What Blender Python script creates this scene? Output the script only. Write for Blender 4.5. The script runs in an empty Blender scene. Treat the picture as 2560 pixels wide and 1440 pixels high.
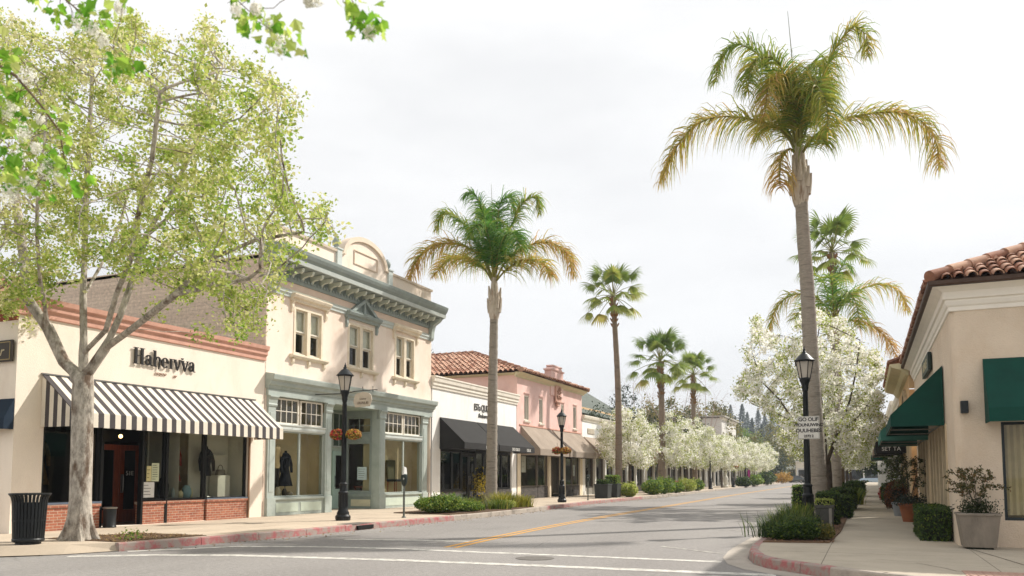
import bpy, bmesh, math, random
import numpy as np
from mathutils import Vector, Matrix

SC = bpy.context.scene
COL = SC.collection
rng = np.random.default_rng(7)
random.seed(7)
USE_HAZE = True

# ------------------------------------------------------------------ camera
LENS = 2000.0                      # focal length in pixels of a 2560-wide frame
EYE = 1.4
TH = math.atan(LENS / 27000.0)
PSI = math.atan(885 * math.cos(TH) / LENS)
SHIFT = 470 - LENS * math.tan(TH)
FW = np.array([-math.sin(PSI) * math.cos(TH), math.cos(PSI) * math.cos(TH), math.sin(TH)])
RT = np.array([math.cos(PSI), math.sin(PSI), 0.0])
UP = np.cross(RT, FW)

def _ray(px, py):
    return FW + RT * (px - 1280) / LENS - UP * (py - 720 - SHIFT) / LENS

def at(px, py, Y):
    """World point at street distance Y seen along the survey ray (px, py)."""
    r = _ray(px, py); t = Y / r[1]
    return np.array([r[0] * t, Y, EYE + r[2] * t])

def make_camera():
    cam = bpy.data.cameras.new('camera'); o = bpy.data.objects.new('camera', cam)
    COL.objects.link(o)
    cam.sensor_width = 36.0; cam.lens = 36.0 * LENS / 2560
    cam.shift_y = SHIFT / 2560
    cam.clip_start = 0.05; cam.clip_end = 6000
    R = Matrix(((RT[0], UP[0], -FW[0]), (RT[1], UP[1], -FW[1]), (RT[2], UP[2], -FW[2])))
    o.matrix_world = Matrix.Translation((0, 0, EYE)) @ R.to_4x4()
    cam.dof.use_dof = True; cam.dof.focus_distance = 28.0; cam.dof.aperture_fstop = 2.4
    SC.camera = o

# ------------------------------------------------------------------ materials
def lin(h):
    h = h.lstrip('#'); o = []
    for i in (0, 2, 4):
        c = int(h[i:i + 2], 16) / 255
        o.append(c / 12.92 if c <= 0.04045 else ((c + 0.055) / 1.055) ** 2.4)
    return o

MATS = {}

class NT:
    def __init__(s, name):
        s.m = bpy.data.materials.new(name); s.m.use_nodes = True
        s.t = s.m.node_tree; s.t.nodes.clear()
        s.out = s.n('ShaderNodeOutputMaterial')
    def n(s, kind, **kw):
        x = s.t.nodes.new(kind)
        for k, v in kw.items():
            if k.startswith('i_'):
                key = k[2:]
                key = int(key) if key.isdigit() else key.replace('_', ' ')
                x.inputs[key].default_value = v
            else: setattr(x, k, v)
        return x
    def l(s, a, ao, b, bi): s.t.links.new(a.outputs[ao], b.inputs[bi])
    def noise(s, scale, detail=4, rough=.6, vec=None, stretch=None):
        tc = s.n('ShaderNodeTexCoord')
        nz = s.n('ShaderNodeTexNoise'); nz.inputs['Scale'].default_value = scale
        nz.inputs['Detail'].default_value = detail; nz.inputs['Roughness'].default_value = rough
        if stretch:
            mp = s.n('ShaderNodeMapping'); mp.inputs['Scale'].default_value = stretch
            s.l(tc, 'Object', mp, 'Vector'); s.l(mp, 'Vector', nz, 'Vector')
        else: s.l(tc, 'Object', nz, 'Vector')
        return nz
    def ramp(s, src, so, stops, interp='LINEAR'):
        r = s.n('ShaderNodeValToRGB'); r.color_ramp.interpolation = interp
        e = r.color_ramp.elements
        while len(e) < len(stops): e.new(0.5)
        for k, (p, c) in enumerate(stops):
            e[k].position = p; e[k].color = (*c, 1) if len(c) == 3 else c
        s.l(src, so, r, 'Fac'); return r
    def mix(s, fac, a, b, mode='MIX'):
        x = s.n('ShaderNodeMix', data_type='RGBA', blend_type=mode)
        if isinstance(fac, (int, float)): x.inputs[0].default_value = fac
        else: s.l(fac[0], fac[1], x, 0)
        for v, k in ((a, 6), (b, 7)):
            if isinstance(v, tuple) and hasattr(v[0], 'outputs'): s.l(v[0], v[1], x, k)
            else: x.inputs[k].default_value = (*v, 1)
        return x

def scale3(c, k): return tuple(min(1.0, x * k) for x in c)

def M(name, hexcol, rough=.8, var=.12, scale=3.0, bump=0.0, bscale=40.0, spec=.3, metal=0.0,
      stain=None, stain_scale=.6, stain_amt=.5, stretch=None, fine=0.0, coat=0.0):
    if name in MATS: return MATS[name]
    b = NT(name); c = lin(hexcol) if isinstance(hexcol, str) else hexcol
    p = b.n('ShaderNodeBsdfPrincipled'); b.l(p, 0, b.out, 0)
    p.inputs['Roughness'].default_value = rough; p.inputs['Specular IOR Level'].default_value = spec
    p.inputs['Metallic'].default_value = metal
    if coat: p.inputs['Coat Weight'].default_value = coat; p.inputs['Coat Roughness'].default_value = .08
    nz = b.noise(scale, 6, .62, stretch=stretch)
    r = b.ramp(nz, 'Fac', [(.3, scale3(c, 1 - var)), (.7, scale3(c, 1 + var))])
    cur = (r, 'Color')
    if stain:
        n2 = b.noise(stain_scale, 7, .68, stretch=stretch)
        f = b.ramp(n2, 'Fac', [(.5, (0, 0, 0)), (.72, (stain_amt,) * 3)])
        mx = b.mix((f, 'Color'), cur, tuple(lin(stain))); cur = (mx, 2)
    if fine:
        n3 = b.noise(90, 2, .5)
        f = b.ramp(n3, 'Fac', [(.3, (1 - fine,) * 3), (.7, (1 + fine,) * 3)])
        mx = b.mix(1.0, cur, (f, 'Color'), 'MULTIPLY'); cur = (mx, 2)
    b.l(cur[0], cur[1], p, 'Base Color')
    if bump:
        n4 = b.noise(bscale, 4, .6, stretch=stretch)
        bp = b.n('ShaderNodeBump'); bp.inputs['Strength'].default_value = bump; bp.inputs['Distance'].default_value = .02
        b.l(n4, 'Fac', bp, 'Height'); b.l(bp, 0, p, 'Normal')
    MATS[name] = b.m; return b.m

def brick_mat(name, c1, c2, mortar, bw=.2, bh=.065, ms=.008, axes='yz', bump=.4):
    """Brick courses laid in the wall's own plane (axes names the two object axes)."""
    if name in MATS: return MATS[name]
    b = NT(name); p = b.n('ShaderNodeBsdfPrincipled'); b.l(p, 0, b.out, 0); p.inputs['Roughness'].default_value = .85
    tc = b.n('ShaderNodeTexCoord'); sp = b.n('ShaderNodeSeparateXYZ'); cb = b.n('ShaderNodeCombineXYZ')
    b.l(tc, 'Object', sp, 0)
    b.l(sp, axes[0].upper(), cb, 'X'); b.l(sp, axes[1].upper(), cb, 'Y')
    br = b.n('ShaderNodeTexBrick'); b.l(cb, 0, br, 'Vector')
    br.inputs['Scale'].default_value = 1; br.inputs['Brick Width'].default_value = bw
    br.inputs['Row Height'].default_value = bh; br.inputs['Mortar Size'].default_value = ms
    br.inputs['Color1'].default_value = (*lin(c1), 1); br.inputs['Color2'].default_value = (*lin(c2), 1)
    br.inputs['Mortar'].default_value = (*lin(mortar), 1); br.inputs['Bias'].default_value = 0
    nz = b.noise(9, 5, .7)
    f = b.ramp(nz, 'Fac', [(.3, (.72,) * 3), (.7, (1.2,) * 3)])
    mx = b.mix(1.0, (br, 'Color'), (f, 'Color'), 'MULTIPLY'); b.l(mx, 2, p, 'Base Color')
    bp = b.n('ShaderNodeBump'); bp.inputs['Strength'].default_value = bump; bp.inputs['Distance'].default_value = .01
    inv = b.n('ShaderNodeMath', operation='SUBTRACT'); inv.inputs[0].default_value = 1.0
    b.l(br, 'Fac', inv, 1); b.l(inv, 0, bp, 'Height'); b.l(bp, 0, p, 'Normal')
    MATS[name] = b.m; return b.m

def glass_mat(name, tint='#cfd6d0', refl=1.0):
    if name in MATS: return MATS[name]
    b = NT(name); tr = b.n('ShaderNodeBsdfTransparent'); tr.inputs[0].default_value = (*lin(tint), 1)
    gl = b.n('ShaderNodeBsdfGlossy'); gl.inputs['Roughness'].default_value = .015
    fr = b.n('ShaderNodeFresnel'); fr.inputs[0].default_value = 1.5
    ge = b.n('ShaderNodeNewGeometry'); mr = b.n('ShaderNodeMapRange'); mr.inputs['To Min'].default_value = 1.5; mr.inputs['To Max'].default_value = 1 / 1.5; b.l(ge, 'Backfacing', mr, 'Value'); b.l(mr, 0, fr, 0)   # same pane from either side
    mul = b.n('ShaderNodeMath', operation='MULTIPLY'); mul.inputs[1].default_value = refl; mul.use_clamp = True
    b.l(fr, 0, mul, 0)
    nz = b.noise(.9, 2, .5); bp = b.n('ShaderNodeBump'); bp.inputs['Strength'].default_value = .03; bp.inputs['Distance'].default_value = .05
    b.l(nz, 'Fac', bp, 'Height'); b.l(bp, 0, gl, 'Normal')
    mx = b.n('ShaderNodeMixShader'); b.l(mul, 0, mx, 0); b.l(tr, 0, mx, 1); b.l(gl, 0, mx, 2); b.l(mx, 0, b.out, 0)
    MATS[name] = b.m; return b.m

def leaf_mat(name, stops, trans=.35, rough=.55, spec=.3):
    """Leaf colour picked per leaf from a ramp of real leaf colours (attribute 'tint', random per leaf)."""
    if name in MATS: return MATS[name]
    b = NT(name); at_ = b.n('ShaderNodeAttribute'); at_.attribute_name = 'tint'
    r = b.ramp(at_, 'Fac', [(p, tuple(lin(c))) for p, c in stops])
    p = b.n('ShaderNodeBsdfPrincipled'); p.inputs['Roughness'].default_value = rough; p.inputs['Specular IOR Level'].default_value = spec
    b.l(r, 'Color', p, 'Base Color')
    t = b.n('ShaderNodeBsdfTranslucent'); b.l(r, 'Color', t, 'Color')
    mx = b.n('ShaderNodeMixShader'); mx.inputs[0].default_value = trans
    b.l(p, 0, mx, 1); b.l(t, 0, mx, 2); b.l(mx, 0, b.out, 0)
    MATS[name] = b.m; return b.m

# ------------------------------------------------------------------ mesh builder
def facade_left(X):  return lambda a, o, z: (X + o, a, z)      # street wall looking to +X: a runs along the street, o outward
def facade_right(X): return lambda a, o, z: (X - o, a, z)
def facade_near(Y):  return lambda a, o, z: (a, Y - o, z)      # wall looking to -Y

class MB:
    def __init__(s, T=None): s.v = []; s.f = []; s.m = []; s.T = T
    def add(s, vs, fs, m=0):
        b = len(s.v)
        s.v += [tuple(s.T(*p)) if s.T else tuple(p) for p in vs]
        for f in fs: s.f.append([b + i for i in f]); s.m.append(m)
    def box(s, a0, a1, o0, o1, z0, z1, m=0):
        s.add([(a0, o0, z0), (a1, o0, z0), (a1, o1, z0), (a0, o1, z0), (a0, o0, z1), (a1, o0, z1), (a1, o1, z1), (a0, o1, z1)],
              [(0, 3, 2, 1), (4, 5, 6, 7), (0, 1, 5, 4), (1, 2, 6, 5), (2, 3, 7, 6), (3, 0, 4, 7)], m); return s
    def poly(s, pts, m=0): s.add(pts, [tuple(range(len(pts)))], m); return s
    def prism(s, pts, d, m=0):
        """extrude the polygon pts (3-D) by vector d"""
        n = len(pts); q = [tuple(p[i] + d[i] for i in range(3)) for p in pts]
        s.add(list(pts) + q, [tuple(range(n))[::-1], tuple(range(n, 2 * n))] + [(i, (i + 1) % n, n + (i + 1) % n, n + i) for i in range(n)], m); return s
    def profile(s, prof, a0, a1, m=0):
        """moulding: closed profile [(o, z)] run along a"""
        return s.prism([(a0, o, z) for o, z in prof], (a1 - a0, 0, 0), m)
    def tube(s, pts, rad, n=8, m=0, caps=True):
        P = [Vector(p) for p in pts]; k = len(P)
        if isinstance(rad, (int, float)): rad = [rad] * k
        vs = []; up = Vector((.31, .17, .93)).normalized(); prev = None
        for i in range(k):
            d = (P[min(i + 1, k - 1)] - P[max(i - 1, 0)])
            d = d.normalized() if d.length > 1e-9 else Vector((0, 0, 1))
            if prev is None:
                x = d.cross(up);
                if x.length < 1e-3: x = d.cross(Vector((1, 0, 0)))
                x.normalize()
            else:
                x = prev - d * prev.dot(d)
                x = x.normalized() if x.length > 1e-6 else d.orthogonal().normalized()
            prev = x; y = d.cross(x)
            for j in range(n):
                a = 2 * math.pi * j / n
                vs.append(tuple(P[i] + (x * math.cos(a) + y * math.sin(a)) * rad[i]))
        fs = [(i * n + j, i * n + (j + 1) % n, (i + 1) * n + (j + 1) % n, (i + 1) * n + j) for i in range(k - 1) for j in range(n)]
        if caps: fs += [tuple(range(n))[::-1], tuple(range((k - 1) * n, k * n))]
        s.add(vs, fs, m); return s
    def lathe(s, prof, c=(0, 0, 0), n=16, m=0, sq=None):
        """prof [(r, z)] about a vertical axis; sq gives a 4-sided (square) section"""
        n = 4 if sq else n; off = math.pi / 4 if sq else 0; k = len(prof)
        vs = [(c[0] + r * math.cos(off + 2 * math.pi * j / n), c[1] + r * math.sin(off + 2 * math.pi * j / n), c[2] + z) for r, z in prof for j in range(n)]
        fs = [(i * n + j, i * n + (j + 1) % n, (i + 1) * n + (j + 1) % n, (i + 1) * n + j) for i in range(k - 1) for j in range(n)]
        fs += [tuple(range(n))[::-1], tuple(range((k - 1) * n, k * n))]
        s.add(vs, fs, m); return s
    def sphere(s, c, r, n=10, m=0, sx=1, sy=1, sz=1):
        prof = [(max(1e-3, math.sin(math.pi * i / n)) , -math.cos(math.pi * i / n)) for i in range(n + 1)]
        k = len(prof); q = n + 4
        vs = [(c[0] + r * sx * p * math.cos(2 * math.pi * j / q), c[1] + r * sy * p * math.sin(2 * math.pi * j / q), c[2] + r * sz * z) for p, z in prof for j in range(q)]
        fs = [(i * q + j, i * q + (j + 1) % q, (i + 1) * q + (j + 1) % q, (i + 1) * q + j) for i in range(k - 1) for j in range(q)]
        s.add(vs, fs, m); return s
    def build(s, name, mats, parent=None, smooth=False, bevel=0.0, recalc=True):
        if not isinstance(mats, (list, tuple)): mats = [mats]
        me = bpy.data.meshes.new(name); me.from_pydata(s.v, [], s.f)
        for m in mats: me.materials.append(m)
        if len(mats) > 1: me.polygons.foreach_set('material_index', s.m)
        if recalc:
            bm = bmesh.new(); bm.from_mesh(me)
            bmesh.ops.recalc_face_normals(bm, faces=bm.faces); bm.to_mesh(me); bm.free()
        if smooth:
            me.polygons.foreach_set('use_smooth', [True] * len(me.polygons))
            try: me.set_sharp_from_angle(angle=math.radians(40))
            except Exception: pass
        return link(name, me, parent, bevel)

def link(name, me, parent=None, bevel=0.0):
    o = bpy.data.objects.new(name, me); COL.objects.link(o)
    if parent is not None:
        o.parent = parent
        if parent.type == 'EMPTY' and parent.get('_world'): o.matrix_parent_inverse = Matrix.Translation(-Vector(parent.location))
    if bevel:
        b = o.modifiers.new('edge', 'BEVEL'); b.width = bevel; b.segments = 2; b.limit_method = 'ANGLE'; b.angle_limit = math.radians(50)
    return o

def tag(o, label=None, cat=None, group=None, kind=None):
    if label: o['label'] = label
    if cat: o['category'] = cat
    if group: o['group'] = group
    if kind: o['kind'] = kind
    return o

def thing(name, label, cat, loc=(0, 0, 0), group=None, world=True):
    """Empty at the thing's base. world=True: its parts are built in world coordinates."""
    o = bpy.data.objects.new(name, None); COL.objects.link(o); o.location = loc; o.empty_display_size = .3
    if world: o['_world'] = True
    return tag(o, label, cat, group)

def clear_flags():
    for o in bpy.data.objects:
        if '_world' in o: del o['_world']

def copy_tree(root, loc, rotz=0.0, label=None, group=None, sc=1.0):
    def cp(o, parent):
        c = o.copy(); COL.objects.link(c)
        if parent is not None: c.parent = parent
        for ch in o.children: cp(ch, c)
        return c
    r = cp(root, None); r.location = loc; r.rotation_euler = (0, 0, rotz); r.scale = (sc, sc, sc)
    if label: r['label'] = label
    if group: r['group'] = group
    return r

def wall_mesh(mb, a0, a1, z0, z1, openings, depth=.25, m=0, mr=None, o=0.0):
    """wall face in the plane o with rectangular openings (a0,a1,z0,z1) and reveals going inward by depth"""
    A = sorted({a0, a1, *[x for q in openings for x in q[:2]]}); Z = sorted({z0, z1, *[x for q in openings for x in q[2:4]]})
    for i in range(len(A) - 1):
        for j in range(len(Z) - 1):
            ca, cz = (A[i] + A[i + 1]) / 2, (Z[j] + Z[j + 1]) / 2
            if any(q[0] < ca < q[1] and q[2] < cz < q[3] for q in openings): continue
            mb.poly([(A[i], o, Z[j]), (A[i + 1], o, Z[j]), (A[i + 1], o, Z[j + 1]), (A[i], o, Z[j + 1])], m)
    mr = m if mr is None else mr
    for q in openings:
        b0, b1, y0, y1 = q[:4]; i = o - depth
        mb.poly([(b0, o, y0), (b0, i, y0), (b0, i, y1), (b0, o, y1)], mr); mb.poly([(b1, o, y0), (b1, i, y0), (b1, i, y1), (b1, o, y1)], mr)
        mb.poly([(b0, o, y1), (b0, i, y1), (b1, i, y1), (b1, o, y1)], mr); mb.poly([(b0, o, y0), (b0, i, y0), (b1, i, y0), (b1, o, y0)], mr)
    return mb

def frame_mb(T, a0, a1, z0, z1, o0, o1, w, bars_a=0, bars_z=0, bw=.03, wb=None):
    """window frame ring with optional glazing bars"""
    mb = MB(T); wb = w if wb is None else wb
    mb.box(a0, a0 + w, o0, o1, z0, z1); mb.box(a1 - w, a1, o0, o1, z0, z1)
    mb.box(a0 + w, a1 - w, o0, o1, z1 - w, z1); mb.box(a0 + w, a1 - w, o0, o1, z0, z0 + wb)
    oc = (o0 + o1) / 2; t = (o1 - o0) * .3
    for k in range(bars_a):
        c = a0 + w + (a1 - a0 - 2 * w) * (k + 1) / (bars_a + 1); mb.box(c - bw / 2, c + bw / 2, oc - t, oc + t, z0 + wb, z1 - w)
    for k in range(bars_z):
        c = z0 + wb + (z1 - z0 - w - wb) * (k + 1) / (bars_z + 1); mb.box(a0 + w, a1 - w, oc - t * .8, oc + t * .8, c - bw / 2, c + bw / 2)
    return mb

def text_mesh(s, size, extrude=.008, shear=0.0, offset=0.0, spacing=1.0, sx=1.0, align='CENTER'):
    cu = bpy.data.curves.new('t', 'FONT'); cu.body = s; cu.size = size; cu.extrude = extrude; cu.shear = shear
    cu.offset = offset; cu.space_character = spacing; cu.align_x = align; cu.resolution_u = 4
    ob = bpy.data.objects.new('t', cu); COL.objects.link(ob)
    bpy.context.view_layer.update()
    me = ob.evaluated_get(bpy.context.evaluated_depsgraph_get()).to_mesh()
    v = [(p.co.x * sx, p.co.y, p.co.z) for p in me.vertices]; f = [tuple(p.vertices) for p in me.polygons]
    bpy.data.objects.remove(ob); bpy.data.curves.remove(cu)
    return v, f

def put_text(mb, s, T, a, z, o, size, m=0, flip=False, **kw):
    """write s on the plane of T centred on a, base line z, standing o proud; flip when reading direction runs against a"""
    v, f = text_mesh(s, size, **kw)
    k = -1 if flip else 1
    old = mb.T; mb.T = T; mb.add([(a + k * x, o + zz, z + y) for x, y, zz in v], f, m); mb.T = old

# ------------------------------------------------------------------ foliage
def leaf_mesh(name, pos, nrm, size, tint, mats, aspect=.6, bend=.18, parent=None, matidx=None, droop=None):
    """one small bent rhomb per leaf"""
    N = len(pos); pos = np.asarray(pos, float); nrm = np.asarray(nrm, float)
    nrm /= np.linalg.norm(nrm, axis=1, keepdims=True) + 1e-9
    r = rng.normal(size=(N, 3))
    if droop is not None: r = r * .5 + np.array(droop)
    d = r - nrm * np.sum(r * nrm, 1, keepdims=True); d /= np.linalg.norm(d, axis=1, keepdims=True) + 1e-9
    w = np.cross(nrm, d); s = np.asarray(size, float).reshape(-1, 1) * np.ones((N, 1))
    V = np.empty((N, 4, 3))
    V[:, 0] = pos - d * s * .5 + nrm * s * bend * .5; V[:, 2] = pos + d * s * .5 + nrm * s * bend * .5
    V[:, 1] = pos + w * s * aspect * .5 + d * s * .08 - nrm * s * bend * .5; V[:, 3] = pos - w * s * aspect * .5 + d * s * .08 - nrm * s * bend * .5
    return quads(name, V, tint, mats, parent, matidx)

def quads(name, V, tint, mats, parent=None, matidx=None):
    N = len(V); me = bpy.data.meshes.new(name)
    me.vertices.add(N * 4); me.vertices.foreach_set('co', V.reshape(-1).astype(np.float32))
    me.loops.add(N * 4); me.loops.foreach_set('vertex_index', np.arange(N * 4, dtype=np.int32))
    me.polygons.add(N); me.polygons.foreach_set('loop_start', np.arange(0, N * 4, 4, dtype=np.int32))
    try: me.polygons.foreach_set('loop_total', np.full(N, 4, dtype=np.int32))
    except Exception: pass
    if not isinstance(mats, (list, tuple)): mats = [mats]
    for m in mats: me.materials.append(m)
    if matidx is not None: me.polygons.foreach_set('material_index', np.asarray(matidx, dtype=np.int32))
    a = me.attributes.new('tint', 'FLOAT', 'FACE'); a.data.foreach_set('value', np.asarray(tint, dtype=np.float32))
    me.update(); me.validate()
    return link(name, me, parent)

def rand_dir(N, up=0.0):
    v = rng.normal(size=(N, 3)); v /= np.linalg.norm(v, axis=1, keepdims=True); v[:, 2] += up; return v

def colonize(nodes, par, A, D=.18, di=1.6, dk=.3, iters=160, jit=.12, maxn=9000):
    """space-colonisation growth: nodes (list of xyz) reach out to the points A. Returns nodes, parents"""
    nodes = [np.asarray(p, float) for p in nodes]; par = list(par)
    A = np.asarray(A, float); near = np.full(len(A), -1); dist = np.full(len(A), 1e9)
    def upd(i0):
        nonlocal near, dist
        Nn = np.array(nodes[i0:])
        for c in range(0, len(Nn), 256):
            q = Nn[c:c + 256]; d = np.linalg.norm(A[:, None] - q[None], axis=2); j = d.argmin(1); dm = d[np.arange(len(A)), j]
            b = dm < dist; near[b] = i0 + c + j[b]; dist[b] = dm[b]
    upd(0)
    for it in range(iters):
        act = (dist < di) & (dist > dk)
        if not act.any() or len(nodes) > maxn: break
        idx = near[act]; dirs = A[act] - np.array(nodes)[idx]; dirs /= np.linalg.norm(dirs, axis=1, keepdims=True)
        u, inv = np.unique(idx, return_inverse=True); S = np.zeros((len(u), 3)); np.add.at(S, inv, dirs)
        S += rng.normal(size=S.shape) * jit; S /= np.linalg.norm(S, axis=1, keepdims=True) + 1e-9
        i0 = len(nodes)
        for k, n0 in enumerate(u): nodes.append(nodes[n0] + S[k] * D); par.append(int(n0))
        upd(i0)
        keep = dist > dk
        A, near, dist = A[keep], near[keep], dist[keep]
        if len(A) == 0: break
    return np.array(nodes), np.array(par)

def limb_nodes(limbs, step=.2):
    """limbs: list of (parent_limb_index or -1, [xyz...]); first point of a child limb is snapped to the nearest node of its parent"""
    nodes = []; par = []; rng_of = []
    for pl, pts in limbs:
        pts = [np.asarray(p, float) for p in pts]
        if pl < 0: last = -1
        else:
            a, b = rng_of[pl]; cand = np.array(nodes[a:b]); last = a + int(np.linalg.norm(cand - pts[0], axis=1).argmin())
        i0 = len(nodes)
        if pl < 0: nodes.append(pts[0]); par.append(-1); last = 0 if i0 == 0 else i0
        cur = nodes[last]
        for q in pts[1:]:
            n = max(1, int(np.linalg.norm(q - cur) / step)); s0 = cur.copy()
            for k in range(1, n + 1):
                p = s0 + (q - s0) * k / n; nodes.append(p); par.append(last); last = len(nodes) - 1
            cur = q
        rng_of.append((i0, len(nodes)))
    return nodes, par

def tree_radii(nodes, par, tip=.006, e=2.3, rmax=None):
    n = len(nodes); acc = np.zeros(n); ch = np.zeros(n, int)
    for i in range(n):
        if par[i] >= 0: ch[par[i]] += 1
    order = sorted(range(n), key=lambda i: -depth_of(i, par)) if False else range(n - 1, -1, -1)
    r = np.zeros(n)
    for i in order:
        r[i] = tip if acc[i] == 0 else acc[i] ** (1 / e)
        if par[i] >= 0: acc[par[i]] += r[i] ** e
    if rmax: r *= 1; k = rmax / r[0]; r = np.where(r > .03, .03 + max(.01, (rmax - .03)) * (np.maximum(r - .03, 0) / max(1e-6, r[0] - .03)) ** 1.35, r)
    return r, ch

def tree_tubes(mb, nodes, par, r, min_r=0.0, m=0):
    n = len(nodes); kids = [[] for _ in range(n)]
    for i in range(n):
        if par[i] >= 0: kids[par[i]].append(i)
    stack = [(i, -1) for i in range(n) if par[i] < 0]
    while stack:
        i, p = stack.pop(); pts = []; rad = []
        if p >= 0: pts.append(nodes[p]); rad.append(min(r[p], r[i] * 1.15))
        c = i
        while True:
            pts.append(nodes[c]); rad.append(r[c])
            if not kids[c]: break
            ks = sorted(kids[c], key=lambda k: -r[k])
            for k in ks[1:]:
                if r[k] >= min_r: stack.append((k, c))
            c = ks[0]
            if r[c] < min_r: break
        if len(pts) < 2: continue
        R = max(rad); sides = 12 if R > .12 else 8 if R > .05 else 5 if R > .018 else 3
        if R < .05 and len(pts) > 4: pts = pts[::2] + ([pts[-1]] if len(pts) % 2 == 0 else []); rad = rad[::2] + ([rad[-1]] if len(rad) % 2 == 0 else [])
        rad[-1] *= .6
        mb.tube(pts, rad, sides, m, caps=False)
    return mb

def in_poly(x, y, P):
    P = np.asarray(P); n = len(P); ins = np.zeros(len(x), bool); j = n - 1
    for i in range(n):
        c = ((P[i, 1] > y) != (P[j, 1] > y)) & (x < (P[j, 0] - P[i, 0]) * (y - P[i, 1]) / (P[j, 1] - P[i, 1] + 1e-12) + P[i, 0]); ins ^= c; j = i
    return ins
# ------------------------------------------------------------------ light and sky
SUN = Vector((.66, .90, 1.0)).normalized()
SUN_EL = math.asin(SUN.z); SUN_ROT = math.atan2(SUN.x, SUN.y)

def make_world():
    w = bpy.data.worlds.new('World'); SC.world = w; w.use_nodes = True; t = w.node_tree; t.nodes.clear()
    N = lambda k, **kw: [t.nodes.new(k)][0]
    L = lambda a, ao, b, bi: t.links.new(a.outputs[ao], b.inputs[bi])
    out = N('ShaderNodeOutputWorld'); bg = N('ShaderNodeBackground'); bg.inputs['Strength'].default_value = .1
    sky = N('ShaderNodeTexSky'); sky.sky_type = 'NISHITA'; sky.sun_disc = False
    sky.sun_elevation = SUN_EL; sky.sun_rotation = SUN_ROT
    tc = N('ShaderNodeTexCoord'); mp = N('ShaderNodeMapping'); mp.inputs['Scale'].default_value = (1.1, 1.1, 3.4); mp.inputs['Location'].default_value = (.35, .1, .2)
    nz = N('ShaderNodeTexNoise'); nz.inputs['Scale'].default_value = 2.1; nz.inputs['Detail'].default_value = 7; nz.inputs['Roughness'].default_value = .52
    L(tc, 'Generated', mp, 'Vector'); L(mp, 'Vector', nz, 'Vector')
    r = N('ShaderNodeValToRGB'); e = r.color_ramp.elements
    e[0].position = .34; e[0].color = (8.3, 8.29, 8.28, 1); e[1].position = .60; e[1].color = (9.7, 9.66, 9.56, 1)
    L(nz, 'Fac', r, 'Fac')
    # the cloud deck is greyer in a low bank over the far end of the street
    sp = N('ShaderNodeSeparateXYZ'); L(tc, 'Generated', sp, 0)
    b = N('ShaderNodeValToRGB'); q = b.color_ramp.elements
    q[0].position = 0.05; q[0].color = (.87, .87, .88, 1); q[1].position = .42; q[1].color = (1, 1, 1, 1)
    L(sp, 'Z', b, 'Fac')
    mu = N('ShaderNodeMix'); mu.data_type = 'RGBA'; mu.blend_type = 'MULTIPLY'; mu.inputs[0].default_value = 1
    L(r, 'Color', mu, 6); L(b, 'Color', mu, 7)
    mx = N('ShaderNodeMix'); mx.data_type = 'RGBA'; mx.inputs[0].default_value = .94
    L(sky, 'Color', mx, 6); L(mu, 2, mx, 7); L(mx, 2, bg, 'Color'); L(bg, 0, out, 0)

def make_sun():
    l = bpy.data.lights.new('sun', 'SUN'); l.energy = 5.0; l.angle = math.radians(1.0); l.color = (1.0, .95, .87)
    o = bpy.data.objects.new('sun', l); COL.objects.link(o); o.location = (30, 30, 60)
    o.rotation_euler = SUN.to_track_quat('Z', 'Y').to_euler()

SC.view_settings.view_transform = 'Standard'
SC.view_settings.look = 'None'
SC.view_settings.exposure = .2
SC.view_settings.gamma = 1
SC.cycles.max_bounces = 8
SC.cycles.transparent_max_bounces = 16
SC.cycles.use_denoising = True
make_camera(); make_world(); make_sun()

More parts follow.
